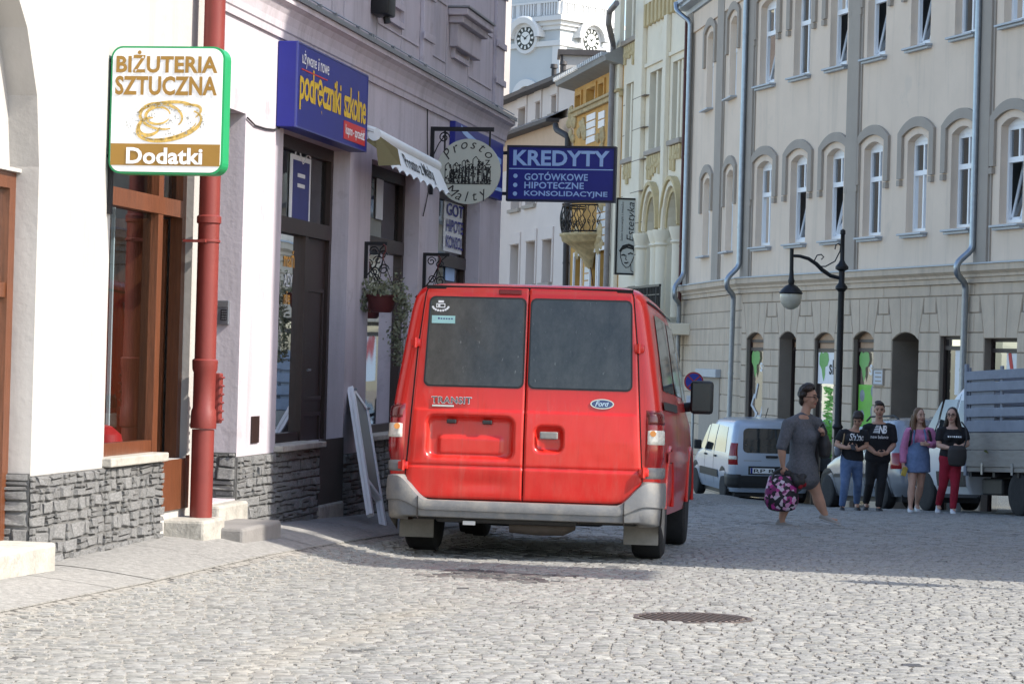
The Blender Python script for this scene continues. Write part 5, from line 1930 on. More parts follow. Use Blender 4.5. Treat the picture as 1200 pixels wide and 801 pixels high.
# rear of the house: dark rooms, roof and end walls
mb = MB((0, 0, bR))
mb.box((uJ + 0.1, 0.9, zled), (uR1 - 0.1, 0.95, ztop - 0.1))
mb.box((uJ + .1, .28, zled + 3.4), (uR1 - .1, .9, zled + 3.5))
mb.build('rooms', M_ROOM, hr)
mb = MB((0, 0, bR))
mb.quad((uR1, 0.0, zb_g), (uR1, 9, zb_g), (uR1, 9, ztop), (uR1, 0, ztop))
mb.quad((uJ, 9, zb_g), (uR1, 9, zb_g), (uR1, 9, ztop), (uJ, 9, ztop))
mb.build('back_walls', M_BEIGE, hr, recalc=False)
M_ROOF = mat('dark_roof_sheet', (0.13, 0.12, 0.12), 0.55, 0.3, var=0.15)
mb = MB((0, 0, bR))
mb.add([(uJ, -0.4, ztop + 0.1), (uR1, -0.4, ztop + 0.1), (uR1, 4.5, ztop + 2.6), (uJ, 4.5, ztop + 2.6), (uR1, 9.2, ztop + 0.1), (uJ, 9.2, ztop + 0.1)], [(0, 1, 2, 3), (3, 2, 4, 5)])
mb.build('roof', M_ROOF, hr, recalc=False)
def eave(root, base, u0, u1, z):
	t = MB((0, 0, base))
	pr = [(0.0, z - 0.22), (-0.08, z - 0.20), (-0.10, z - 0.08), (-0.34, z - 0.06), (-0.34, z + 0.02), (-0.42, z + 0.03), (-0.42, z + 0.14), (0.0, z + 0.16)]
	for (ya, za), (yb, zb) in zip(pr, pr[1:]):
		t.quad((u0, ya, za), (u1, ya, za), (u1, yb, zb), (u0, yb, zb))
	t.add([(u0, y_, z_) for y_, z_ in pr], [tuple(range(len(pr)))])
	t.add([(u1, y_, z_) for y_, z_ in pr], [tuple(range(len(pr)))])
	return t.build('eaves_gutter', M_SOFT, root)
eave(hr, bR, uJ, uR1, ztop)

# the short wing that bends away (part of the same house)
RZ = WG.rz - RW.rz
wgp = bpy.data.objects.new('side_wing', None)
COL.objects.link(wgp)
wgp.parent = hr
wgp.location = (uJ, 0, 0)
wgp.rotation_euler = (0, 0, RZ)
def gx(px, py):
	return WG.uv(px, py)
ww = []
for (a, b_, py) in ((823.5, 832.0, 250), (850.5, 859.5, 240)):
	c_ = (gx(a, py)[0] + gx(b_, py)[0]) / 2
	ww.append((c_ - 0.45, c_ + 0.45))
ops = []
for (a, b_) in ww:
	for (z0, z1) in ((zsl2, zcr2), (zsl3, zcr3)):
		ops.append(dict(u0=a, u1=b_, z0=z0, z1=z1, rise=0.13, depth=0.24))
mb = MB((0, 0, bR))
wall(mb, uWG, 0, zled, ztop, ops, 0)
mb.build('upper_wall', M_BEIGE, wgp)
for i, (a, b_) in enumerate(ww):
	for fl, (z0, z1) in enumerate(((zsl2, zcr2), (zsl3, zcr3))):
		t = MB((0, 0, bR))
		ring_rect(t, a, b_, z0, z1 - 0.13, 0.06, 0.15, 0.22)
		t.box((a, 0.14, z0 + 1.1), (b_, 0.22, z0 + 1.2))
		t.box(((a + b_) / 2 - .03, 0.15, z0), ((a + b_) / 2 + .03, .22, z1 - .13))
		t.quad((a, 0.19, z0), (b_, 0.19, z0), (b_, 0.19, z1), (a, 0.19, z1))
		t.build('window', M_PVC, wgp)
		t = MB((0, 0, bR))
		t.box((a - 0.1, -0.16, z0 - 0.07), (b_ + 0.1, 0.14, z0 - 0.03), 0.006)
		t.build('sill', M_SOFT, wgp)
		t = MB((0, 0, bR))
		arch_band(t, a - 0.17, b_ + 0.17, z1 - 0.01, 0.15, 0.20, -0.06, 0.0, leg=0.85)
		t.build('window_hood', M_TAUPE, wgp)
for (pa, pb) in ((838.5, 846.0), (799.5, 812.0)):
	a, b_ = gx(pa, 230)[0], gx(pb, 230)[0]
	if pa < 820:
		a, b_ = uWG, uWG + 0.9
	t = MB((0, 0, bR))
	t.box((a, -0.07, zled + 0.02), (b_, -0.001, ztop), 0.01)
	t.box((a - 0.06, -0.03, zled + 0.02), (b_ + 0.06, -0.002, ztop - .01), 0.004)
	t.build('pilaster', M_TAUPE, wgp)
t = MB((0, 0, bR))
t.box((uWG, -0.05, ztop - 0.75), (0, -0.001, ztop - 0.25))
t.build('frieze_band', M_BEIGE, wgp)
t = MB((0, 0, bR))
t.box((uWG, 0.012, zb_g), (0, 0.02, zled))
t.build('ground_floor_wall', M_GROOVE, wgp)
z = zfr
row = 0
while z > zb_g:
	rh = 0.40
	n = 1 if row == 0 else 9
	off = 0.5 * (row % 2)
	L_ = -uWG
	cuts = [uWG] + [uWG + L_ * (i + off) / n for i in range(n + 1) if 0.02 < (i + off) / n < 0.98] + [0]
	for a, b_ in zip(cuts, cuts[1:]):
		block(wgp, bR, [(a + g_, z - rh + g_), (b_ - g_, z - rh + g_), (b_ - g_, z - g_), (a + g_, z - g_)], -0.004, 0.012)
	z -= rh
	row += 1
ledge(wgp, bR, WG, uWG, 0, zled)
eave(wgp, bR, uWG, 0, ztop)
# shutter box and window low on the wing
(a, c_), (b_, d_) = gx(821, 441), gx(845, 434)
t = MB((0, 0, bR))
t.box((a, -0.14, c_), (b_, -0.004, c_ + 0.2), 0.01)
t.build('shutter_box', M_SOFT, wgp)
t = MB((0, 0, bR))
t.box((a + .05, -0.03, c_ - 2.0), (b_ - .05, -0.005, c_))
t.build('roller_shutter', M_TAUPE, wgp)
mb = MB((0, 0, bR))
mb.add([(uWG, -0.4, ztop + 0.1), (0, -0.4, ztop + 0.1), (0, 4.5, ztop + 2.6), (uWG, 4.5, ztop + 2.6)], [(0, 1, 2, 3)])
mb.quad((uWG, 0, zb_g), (uWG, 8, zb_g), (uWG, 8, ztop), (uWG, 0, ztop))
mb.build('roof', M_ROOF, wgp, recalc=False)

# drainpipes of the beige house
def downpipe(fr, pts, label, r=0.062, m=None):
	"""pts: (px, py, out)"""
	P3 = []
	for (px, py, o) in pts:
		u_, z_ = fr.uv(px, py, o)
		P3.append(fr.world(u_, -o, z_))
	b0 = P3[-1]
	root = thing('drainpipe', label, 'drainpipe', b0)
	# soft elbows
	sm = [P3[0]]
	for i in range(1, len(P3) - 1):
		a, b_, c_ = P3[i - 1], P3[i], P3[i + 1]
		e1, e2 = min(0.1, (a - b_).length * .4), min(0.1, (c_ - b_).length * .4)
		p1, p2 = b_ + (a - b_).normalized() * e1, b_ + (c_ - b_).normalized() * e2
		for k in range(4):
			q = k / 3
			sm.append(p1 * (1 - q) ** 2 + b_ * 2 * q * (1 - q) + p2 * q * q)
	sm.append(P3[-1])
	t = MB(b0)
	t.tube(sm, r, 12)
	t.build('pipe', m or M_PIPE, root)
	# sleeves along the straight runs
	for a, b_ in zip(P3, P3[1:]):
		d = b_ - a
		n = int(d.length / 1.9)
		for k in range(n):
			c_ = a + d * ((k + 0.6) / n)
			t = MB(b0)
			t.tube([c_ - d.normalized() * 0.03, c_ + d.normalized() * 0.03], r * 1.12, 12)
			t.build('sleeve', m or M_PIPE, root)
	return root
zgb = 470
downpipe(RW, [(1148, -30, 0.12), (1139.5, 292, 0.12), (1121.5, 308, 0.42), (1121, 320, 0.42), (1131.5, 333, 0.10), (1126, 500, 0.10), (1122, 610, 0.10)], 'bright zinc drainpipe with double bend on the beige house near the truck')
downpipe(RW, [(875.3, -30, 0.14), (866, 312, 0.14), (852, 326, 0.42), (851.5, 336, 0.42), (859.5, 346, 0.12), (854, 498, 0.12), (851, 575, 0.12)], 'zinc drainpipe at the bend of the beige house behind the white van')
downpipe(WG, [(792, 4, 0.45), (793, 13, 0.45), (809, 26, 0.14), (801, 322, 0.14), (790.5, 336, 0.40), (790.5, 348, 0.40), (796, 356, 0.14), (790, 560, 0.14)], 'zinc drainpipe from the eaves at the far end of the beige house')
downpipe(CR, [(805, 20, 0.15), (797, 330, 0.15), (792, 480, 0.15)], 'thin dark red drainpipe between the cream and beige houses', 0.05, mat('dark_red_pipe', (0.10, 0.025, 0.02), 0.5, var=0.1))

# ------------------------------------------------------------------ cream house
bC = -4.2
hc = thing('house', 'cream stone house with tall mullioned windows and pointed arches', 'house', CR.o + Vector((0, 0, bC)), CR.rz)
M_CREAM = mat('cream_stone', (0.84, 0.75, 0.58), 0.85, var=0.07, vscale=0.9, bump=0.15, bscale=20, spots=((0.70, 0.58, 0.37), 1.3, 0.6, 0.45))
M_CREAM2 = mat('ochre_stone', (0.58, 0.46, 0.25), 0.85, var=0.12, vscale=2, bump=0.2)
def cx(px, py, out=0.0):
	return CR.uv(px, py, out)
cols = [((733, 100), (745, 188)), ((760.5, 85), (779, 177)), ((787, 74), (800, 166))]
cops = []
for (pa, pb) in cols:
	u0, u1 = cx(pa[0], 140)[0], cx(pb[0], 140)[0]
	zt = cx((pa[0] + pb[0]) / 2, pa[1] - 3)[1]
	zb2 = cx((pa[0] + pb[0]) / 2, pb[1] - 3)[1]
	cops.append(dict(u0=u0, u1=min(u1, -0.25), z0=zb2, z1=zt, depth=0.35))
(u0, zt), (u1, zb2) = cx(735, -30), cx(750, 40)
cops.append(dict(u0=u0, u1=u1, z0=zb2, z1=zt + 2, depth=0.35))
arches = []
for (pa, pb, pt) in ((757.5, 770.5, 231), (781, 796, 225)):
	u0, u1 = cx(pa, 300)[0], min(-0.2, cx(pb, 300)[0])
	zt = cx((pa + pb) / 2, pt)[1]
	cops.append(dict(u0=u0, u1=u1, z0=-1.2, z1=zt, rise=0.95, depth=0.5))
	arches.append((u0, u1, zt))
mb = MB((0, 0, bC))
wall(mb, uCR, 0, -4.5, 16, cops, 0)
mb.build('wall', M_CREAM, hc)
for o in cops:
	y = o['depth']
	t = MB((0, 0, bC))
	t.quad((o['u0'], y - 0.02, o['z0']), (o['u1'], y - 0.02, o['z0']), (o['u1'], y - 0.02, o['z1']), (o['u0'], y - 0.02, o['z1']))
	pn = t.build('pane', mat('dim_glass', (0.16, 0.165, 0.15), 0.15, var=0.2, vscale=1), hc)
	w = o['u1'] - o['u0']
	if o.get('rise'):
		t = MB((0, 0, bC))
		t.box((o['u0'] + w * .46, y - 0.1, o['z0']), (o['u0'] + w * .56, y - 0.03, o['z1']))
		for zz in (0.45, 0.75):
			t.box((o['u0'], y - 0.1, o['z0'] + (o['z1'] - o['z0']) * zz), (o['u1'], y - 0.03, o['z0'] + (o['z1'] - o['z0']) * zz + 0.1))
		t.build('window', M_PVC, hc)
	else:
		n = 3
		for k in range(1, n):
			t = MB((0, 0, bC))
			uu = o['u0'] + w * k / n
			t.box((uu - 0.09, 0.05, o['z0']), (uu + 0.09, y - 0.03, o['z1']), 0.02)
			t.build('mullion', M_CREAM, hc)
		t = MB((0, 0, bC))
		t.box((o['u0'] - 0.1, -0.12, o['z0'] - 0.14), (o['u1'] + 0.1, 0.05, o['z0'] - 0.0), 0.02)
		t.build('sill', M_TAUPE, hc)
		t = MB((0, 0, bC))
		rr = random.Random(int(w * 1000))
		zz = o['z0'] - 0.15
		n = max(3, int(w / 0.28))
		for k in range(n):
			cu = o['u0'] + w * (k + 0.5) / n
			L_ = rr.uniform(0.3, 0.7)
			t.box((cu - w / n * 0.38, -0.06, zz - L_), (cu + w / n * 0.38, -0.002, zz), 0.02)
			t.lathe([(0.0, -0.09), (0.06, -0.08), (0.1, -0.03), (0.1, 0.0)], 8, (cu, 0, zz - L_ * 0.5), axis='y')
		t.build('carved_apron', M_CREAM2, hc)
# pointed hoods with stepped rings, columns and capitals
for (u0, u1, zt) in arches:
	for k, (w, yy) in enumerate(((0.12, -0.05), (0.14, -0.12), (0.10, -0.18))):
		e = 0.13 * k
		t = MB((0, 0, bC))
		arch_band(t, u0 - e, u1 + e, zt - 0.95, 0.95 + e * 1.25, w, yy, 0.0, leg=0.0)
		t.build('arch_ring', M_CREAM2 if k != 1 else M_CREAM, hc)
	for uu in (u0 - 0.22, u1 + 0.22):
		t = MB((0, 0, bC))
		zc2 = zt - 1.0
		t.lathe([(0.2, -2.4), (0.2, -0.45), (0.26, -0.4), (0.21, -0.34), (0.3, -0.08), (0.3, 0.0)], 12, (uu, -0.06, zc2))
		t.build('column', M_CREAM, hc)
# pilaster strips, frieze with dentils and courses
for (pa, pb) in ((723, 730), (748, 757), (781.5, 785)):
	a, b_ = cx(pa, 100)[0], cx(pb, 100)[0]
	t = MB((0, 0, bC))
	t.box((a, -0.14, -4), (b_, -0.001, cx(pa, 20)[1] + (6 if pa < 750 else 0)), 0.02)
	t.build('pilaster', M_CREAM, hc)
zdn = cx(775, 28)[1]
ua = cx(757, 30)[0]
t = MB((0, 0, bC))
t.box((ua, -0.10, zdn + 0.75), (0, -0.001, zdn + 0.9))
t.box((ua, -0.06, zdn - 1.05), (0, -0.001, zdn - 0.95))
t.build('frieze', M_CREAM, hc)
n = 11
for k in range(n):
	t = MB((0, 0, bC))
	uu = ua + (0 - ua) * (k + 0.5) / n
	t.box((uu - 0.13, -0.12, zdn + 0.1), (uu + 0.1, -0.001, zdn + 0.75), 0.02)
	t.build('dentil', M_CREAM2, hc)
for k in range(16):
	zz = -1.5 + 0.9 * k
	if zz < zdn - 1:
		t = MB((0, 0, bC))
		t.box((uCR, -0.004, zz), (cx(732, 150)[0], -0.001, zz + 0.02))
		t.box((cx(746, 150)[0], -0.144, zz), (cx(760, 150)[0], -0.001, zz + 0.02))
		t.build('course_joint', M_GROOVE, hc)
t = MB((0, 0, bC))
t.quad((uCR, 0, -4.5), (uCR, 8, -4.5), (uCR, 8, 16), (uCR, 0, 16))
t.quad((uCR, 0, 16), (0, 0, 16), (0, 8, 16), (uCR, 8, 16))
t.quad((0, 0, -4.5), (0, 8, -4.5), (0, 8, 16), (0, 0, 16))
t.quad((uCR, 8, -4.5), (0, 8, -4.5), (0, 8, 16), (uCR, 8, 16))
t.build('back_walls', M_CREAM, hc, recalc=False)
# low balcony with black iron rail in front of the arches
(a, z0), (b_, _) = cx(704, 350, 0.9), cx(797, 342, 0.9)
zr = cx(760, 334, 0.9)[1]
rl = thing('balcony_railing', 'black iron balcony railing above the red van before the pointed arches', 'railing', CR.world(a, -0.9, zr - 1.0), CR.rz)
Lr = min(b_ - a, 7.5)
t = MB()
t.box((0, -0.03, 0.94), (Lr, 0.03, 1.0))
t.box((0, -0.02, 0.05), (Lr, 0.02, 0.10))
t.box((0, -0.02, 0.72), (Lr, 0.02, 0.75))
t.build('rail', M_BLACK, rl)
n = int(Lr / 0.17)
for k in range(n + 1):
	t = MB()
	t.tube([(Lr * k / n, 0, 0.0), (Lr * k / n, 0, 0.95)], 0.022 if k % 6 else 0.04, 5)
	t.build('baluster', M_BLACK, rl)
t = MB()
t.box((0, -0.1, -0.3), (Lr, 0.9, 0.0), 0.02)
t.build('balcony_slab', M_CREAM, rl)
# vertical beauty salon sign, faces the camera
uE_ = cx(749, 280)[0]
eo = CR.world(uE_, 0, 0)
EF = Frame(eo.x, eo.y, CR.inw.x, CR.inw.y)
(x0, z1), (x1, z0) = EF.uv(723, 232), EF.uv(746.5, 322)
es = thing('salon_sign', 'tall narrow white projecting sign with a drawn face on the cream house', 'sign', EF.world(0, 0, z0), EF.rz)
t = MB()
t.box((x0, 0, 0), (x1, 0.12, z1 - z0), 0.01)
t.build('panel', mat('salon_white', (0.50, 0.51, 0.47), 0.5, var=0.06), es)
t = MB()
ring_rect(t, x0 - .01, x1 + .01, -.01, z1 - z0 + .01, 0.05, -0.02, 0.14)
t.box((x1, 0.03, 0.3), (0.02, 0.08, 0.36))
t.box((x1, 0.03, z1 - z0 - 0.36), (0.02, 0.08, z1 - z0 - 0.3))
t.build('frame', M_BLACK, es)
t = MB()
wE, hE = x1 - x0, z1 - z0
text_into(t, 'Estetyka', lambda x, y: (x1 - 0.10 * wE - y, -0.006, x), hE * 0.44, hE * 0.95, 0.0, wE * 0.42, 0.0, 1.0, 0.25)
text_into(t, 'Salon kosmetyki i masażu', lambda x, y: (x1 - 0.66 * wE - y, -0.006, x), hE * 0.44, hE * 0.95, 0.0, wE * 0.14)
t.build('lettering', M_INK, es)
t = MB()
def stroke(pts, w):
	for p, q in zip(pts, pts[1:]):
		t.bar((x0 + p[0] * wE, -0.006, p[1] * hE), (x0 + q[0] * wE, -0.006, q[1] * hE), w, 0.004, up=(0, 1, 0), ext=0.008)
stroke([(0.30, 0.34), (0.22, 0.28), (0.24, 0.22), (0.32, 0.14), (0.48, 0.09), (0.62, 0.10), (0.75, 0.17), (0.86, 0.26)], 0.02)
stroke([(0.20, 0.30), (0.35, 0.37), (0.6, 0.39), (0.85, 0.36), (0.97, 0.28), (0.95, 0.22)], 0.07)
stroke([(0.28, 0.33), (0.5, 0.36), (0.8, 0.34), (0.92, 0.26)], 0.05)
stroke([(0.28, 0.25), (0.36, 0.26), (0.44, 0.25)], 0.04)
stroke([(0.58, 0.27), (0.68, 0.285), (0.78, 0.27)], 0.035)
stroke([(0.48, 0.25), (0.46, 0.20), (0.52, 0.19)], 0.015)
stroke([(0.42, 0.155), (0.5, 0.15), (0.58, 0.16)], 0.035)
stroke([(0.70, 0.14), (0.72, 0.05), (0.9, 0.02)], 0.018)
t.build('face_drawing', M_INK, es)

# ------------------------------------------------------------------ orange house with round balcony
bO = -4.8
ho = thing('house', 'ornate orange house with white brick panels and a round corner balcony', 'house', OR.o + Vector((0, 0, bO)), OR.rz)
M_ORNG = mat('orange_stucco', (0.60, 0.33, 0.09), 0.85, var=0.15, vscale=1.5, bump=0.3, bscale=15)
M_WBRICK = mat('white_glazed_brick', (0.74, 0.74, 0.72), 0.35, var=0.05)
M_SANDST = mat('sandstone_ornament', (0.50, 0.38, 0.20), 0.85, var=0.3, vscale=5, bump=0.5, bscale=12)
def ox(px, py, out=0.0):
	return OR.uv(px, py, out)
zeo = ox(690, 96)[1]
mb = MB((0, 0, bO))
oops = []
for (pa, pb, ya, yb) in ((676, 682, 112, 125), (689, 699, 103, 122), (703, 709, 98, 115), (674, 682, 300, 336), (693, 700, 296, 336), (703, 711, 293, 336)):
	u0, u1 = ox(pa, (ya + yb) / 2)[0], ox(pb, (ya + yb) / 2)[0]
	zt, zb2 = ox((pa + pb) / 2, ya)[1], ox((pa + pb) / 2, yb)[1]
	oops.append(dict(u0=u0, u1=u1, z0=zb2, z1=zt, depth=0.25))
wall(mb, uOR, 0, -5, zeo, oops, 0)
mb.build('wall', M_ORNG, ho)
for k, o in enumerate(oops):
	t = MB((0, 0, bO))
	t.quad((o['u0'], .2, o['z0']), (o['u1'], .2, o['z0']), (o['u1'], .2, o['z1']), (o['u0'], .2, o['z1']))
	t.build('pane', M_WBRICK if k < 3 else MATS['dim_glass'], ho)
	t = MB((0, 0, bO))
	ring_rect(t, o['u0'] - .12, o['u1'] + .12, o['z0'] - .12, o['z1'] + .12, 0.12, -0.06, 0.0)
	t.build('window_frame', M_ORNG if k < 3 else M_PVC, ho)
def strip_bricks(pa, pb, ya, yb):
	u0, u1 = ox(pa, (ya + yb) / 2)[0], ox(pb, (ya + yb) / 2)[0]
	zt, zb2 = ox((pa + pb) / 2, ya)[1], ox((pa + pb) / 2, yb)[1]
	n = max(2, int((zt - zb2) / 0.22))
	for k in range(n):
		t = MB((0, 0, bO))
		z_ = zb2 + (zt - zb2) * k / n
		t.box((u0, -0.03, z_ + 0.02), (u1, -0.001, z_ + (zt - zb2) / n - 0.02))
		t.build('brick_course', M_WBRICK, ho)
for s_ in ((688, 698, 133, 168), (702, 709, 130, 150), (700, 711, 240, 285), (686, 691, 295, 337)):
	strip_bricks(*s_)
# string moulding and ornament
for (pya, h_, o_) in ((131, 0.25, 0.12), (126, 0.1, 0.2)):
	zz = ox(690, pya)[1]
	t = MB((0, 0, bO))
	t.box((uOR, -o_, zz), (0, -0.001, zz + h_), 0.03)
	t.build('string_course', M_SANDST, ho)
rr = random.Random(6)
for k in range(46):
	px, py = rr.choice(((672, 150), (683, 150), (706, 160), (671, 140), (680, 285), (690, 290), (707, 235), (703, 280)))
	u_, z_ = ox(px + rr.uniform(-4, 4), py + rr.uniform(-12, 14))
	t = MB((0, 0, bO))
	s_ = rr.uniform(0.12, 0.28)
	t.lathe([(0.0, -0.14), (s_ * 0.5, -0.12), (s_, -0.05), (s_, 0.0)], 7, (u_, 0, z_), axis='y')
	t.build('carved_ornament', M_SANDST, ho)
# sloping eave with wooden soffit
t = MB((0, 0, bO))
zz = zeo
t.add([(uOR - 0.4, -0.55, zz + 0.1), (0.0, -0.55, zz + 0.1), (0.0, 0.1, zz - 0.05), (uOR - 0.4, 0.1, zz - 0.05), (uOR - .4, -0.6, zz + .24), (0.0, -0.6, zz + .24), (0.0, 3.5, zz + 2.6), (uOR - .4, 3.5, zz + 2.6)],
	[(0, 1, 2, 3), (4, 5, 6, 7), (0, 1, 5, 4), (0, 3, 7, 4), (1, 2, 6, 5)])
t.build('roof', mat('grey_wood_soffit', (0.30, 0.29, 0.27), 0.8, var=0.1), ho, recalc=False)
t = MB((0, 0, bO))
n = 26
for k in range(n):
	uu = uOR - 0.4 + (0.3 - uOR) * k / n
	t.box((uu, -0.66, zz + 0.24), (uu + 0.16, -0.4, zz + 0.36))
t.build('roof_edge_tiles', mat('pale_roof_tile', (0.55, 0.55, 0.54), 0.6, var=0.15), ho)
t = MB((0, 0, bO))
for a, b_ in ((uOR, uOR), (0, 0)):
	t.quad((a, 0, -5), (a, 8, -5), (a, 8, zeo - .1), (a, 0, zeo - .1))
t.quad((uOR, 8, -5), (0, 8, -5), (0, 8, zeo), (uOR, 8, zeo))
t.build('back_walls', M_ORNG, ho, recalc=False)
# balcony
ub_, zb2 = ox(679, 274, 0.4)
bal = thing('balcony', 'round sandstone balcony with black wrought-iron railing on the orange house', 'balcony', OR.world(ub_, -0.0, zb2 - 1.1), OR.rz)
def halfdisc(t, prof, n=20):
	v, f = [], []
	for (r_, h_) in prof:
		for k in range(n + 1):
			a = math.pi * k / n
			v.append((r_ * 1.35 * math.cos(a), -r_ * math.sin(a), h_))
	for i in range(len(prof) - 1):
		for k in range(n):
			f.append((i * (n + 1) + k, i * (n + 1) + k + 1, (i + 1) * (n + 1) + k + 1, (i + 1) * (n + 1) + k))
	t.add(v, f, True)
t = MB()
halfdisc(t, [(0.05, 0.0), (0.18, 0.1), (0.3, 0.35), (0.5, 0.6), (0.78, 0.8), (0.92, 0.86), (0.95, 1.0), (1.0, 1.03), (1.0, 1.1), (0.0, 1.1)])
t.build('slab', M_SANDST, bal, recalc=False)
t = MB()
for h_ in (1.15, 1.95, 2.02):
	t.tube([(0.93 * 1.35 * math.cos(math.pi * k / 20), -0.93 * math.sin(math.pi * k / 20), h_) for k in range(21)], 0.025, 5)
t.build('rail', M_BLACK, bal)
for k in range(21):
	a = math.pi * (k + .5) / 21
	c_, s_ = math.cos(a), math.sin(a)
	t = MB()
	pts = []
	for j in range(13):
		hh = 1.15 + 0.8 * j / 12
		b2_ = 0.93 + 0.06 * math.sin(j / 12 * math.pi)
		sw = 0.045 * math.sin(j / 12 * 4 * math.pi) * (1 if k % 2 else -1)
		pts.append((b2_ * 1.35 * math.cos(a + sw), -b2_ * math.sin(a + sw), hh))
	t.tube(pts, 0.017, 4)
	t.tube([(0.95 * 1.35 * math.cos(a + 0.05 * math.cos(j * .7) * (1 - j / 14)), -0.95 * math.sin(a + 0.05 * math.cos(j * .7) * (1 - j / 14)), 1.42 + 0.09 * math.sin(j * .7) * (1 - j / 14)) for j in range(13)], 0.013, 4)
	t.build('baluster', M_BLACK, bal)
downpipe(OR, [(722.5, 4, 0.9), (714, 14, 0.9), (713, 28, 0.9), (718.5, 52, 0.25), (710, 336, 0.25), (706, 440, 0.25)], 'grey drainpipe between the orange and cream houses with rusty bend', 0.085, mat('dull_grey_pipe', (0.24, 0.22, 0.215), 0.5, 0.4, var=0.2))

# ------------------------------------------------------------------ pink house at the bend
bP = -5.2
hp = thing('house', 'pale pink house with deep set windows and set-back attic storey beyond the sign', 'house', PK.o + Vector((0, 0, bP)), PK.rz)
M_PINK = mat('pale_pink_render', (0.72, 0.62, 0.55), 0.85, var=0.05, vscale=0.7, bump=0.1)
M_PEACHW = mat('peach_render_and_bounce', (0.66, 0.46, 0.31), 0.85, var=0.05)
def kx(px, py, out=0.0):
	return PK.uv(px, py, out)
zle = kx(622, 152)[1]
zhe = kx(630, 101)[1]
uLe = kx(655, 145)[0]
pops = []
for (pa, pb, ya, yb) in ((597.5, 608, 287, 334), (616, 627, 283, 333), (635, 646.5, 281, 331), (599, 610, 200, 245), (616, 628, 196, 240)):
	u0, u1 = kx(pa, (ya + yb) / 2)[0], kx(pb, (ya + yb) / 2)[0]
	pops.append(dict(u0=u0, u1=u1, z0=kx((pa + pb) / 2, yb)[1], z1=kx((pa + pb) / 2, ya)[1], depth=0.35))
mb = MB((0, 0, bP))
wall(mb, uPK - 3, 0, -6, zle - 1.2, pops, 0)
mb.build('wall', M_PINK, hp)
t = MB((0, 0, bP))
t.quad((uPK - 3, 0, zle - 1.2), (0, 0, zle - 1.2), (0, 0, zle), (uPK - 3, 0, zle))
t.build('eaves_wall', M_PEACHW, hp)  # peach tone paints in the light reflected under the eaves
aops = []
for (pa, pb, ya, yb) in ((607, 616, 127, 156), (627.5, 633.5, 120, 140), (646, 652.5, 112, 133)):
	u0, u1 = kx(pa, (ya + yb) / 2, -.3)[0], kx(pb, (ya + yb) / 2, -.3)[0]
	aops.append(dict(u0=u0, u1=u1, z0=kx((pa + pb) / 2, yb, -.3)[1], z1=kx((pa + pb) / 2, ya, -.3)[1], depth=0.3))
mb = MB((0, 0, bP))
wall(mb, uPK - 3, 0, zle, zhe, aops, 0.3)
mb.build('attic_wall', M_PINK, hp)
for k, o in enumerate(pops + aops):
	yb2 = o['depth'] + (0.3 if k >= len(pops) else 0.0)
	t = MB((0, 0, bP))
	t.quad((o['u0'], yb2 - .02, o['z0']), (o['u1'], yb2 - .02, o['z0']), (o['u1'], yb2 - .02, o['z1']), (o['u0'], yb2 - .02, o['z1']))
	pn = t.build('pane', mat('brown_blind', (0.22, 0.165, 0.125), 0.6, var=0.12), hp)
	if k < len(pops):
		t = MB((0, 0, bP))
		t.box((o['u1'] - 0.3, yb2 - 0.07, o['z0']), (o['u1'] - 0.2, yb2 - 0.03, o['z1']))
		t.build('window', M_PVC, hp)
	y_ = 0.3 if k >= len(pops) else 0.0
	t = MB((0, 0, bP))
	t.box((o['u0'] - .1, y_ - .12, o['z0'] - .12), (o['u1'] + .1, y_ + .1, o['z0'] - .0))
	t.build('sill', M_TAUPE, hp)
	t = MB((0, 0, bP))
	t.box((o['u0'] - .08, y_ - .05, o['z1'] + .02), (o['u1'] + .22, y_ - .001, o['z1'] + .42), 0.01)
	t.box((o['u1'] + .10, y_ - .05, o['z0']), (o['u1'] + .22, y_ - .001, o['z1'] + .02), 0.01)
	t.build('window_surround', M_PINK, hp)
M_DKROOF = mat('dark_gutter', (0.05, 0.045, 0.045), 0.6, var=0.2)
t = MB((0, 0, bP))
t.box((uPK - 3, -0.45, zle - 0.08), (uLe, 0.3, zle + 0.06), 0.02)
t.build('lower_eaves', M_DKROOF, hp)
t = MB((0, 0, bP))
t.add([(uPK - 3, -.4, zle + .06), (uLe, -.4, zle + .06), (uLe, .3, zle + .4), (uPK - 3, .3, zle + .4)], [(0, 1, 2, 3)])
t.build('skirt_roof', mat('grey_sheet', (0.25, 0.23, 0.22), 0.6, var=0.1), hp, recalc=False)
t = MB((0, 0, bP))
t.box((uPK - 3, -0.1, zhe - 0.05), (0.1, 0.5, zhe + 0.10), 0.02)
t.add([(uPK - 3, -.1, zhe + .10), (0.1, -.1, zhe + .10), (.1, 4, zhe + 0.9), (uPK - 3, 4, zhe + 0.9)], [(0, 1, 2, 3)])
t.build('roof', M_DKROOF, hp, recalc=False)
for (px, py, hgt) in ((649, 92, 0.5), (660, 87, 0.45)):
	uu, zz = kx(px, py, -1)
	t = MB((0, 0, bP))
	t.lathe([(0.09, -0.5), (0.09, hgt * 0.7), (0.14, hgt * 0.72), (0.12, hgt), (0.0, hgt)], 10, (uu, 1.0, zz))
	t.build('roof_vent', M_DKROOF, hp)
t = MB((0, 0, bP))
t.quad((uPK - 3, 0, -6), (uPK - 3, 8, -6), (uPK - 3, 8, zhe), (uPK - 3, 0, zhe))
t.quad((uPK - 3, 8, -6), (0, 8, -6), (0, 8, zhe), (uPK - 3, 8, zhe))
t.quad((0, 0, -6), (0, 8, -6), (0, 8, zhe), (0, 0, zhe))
t.build('back_walls', M_PINK, hp, recalc=False)
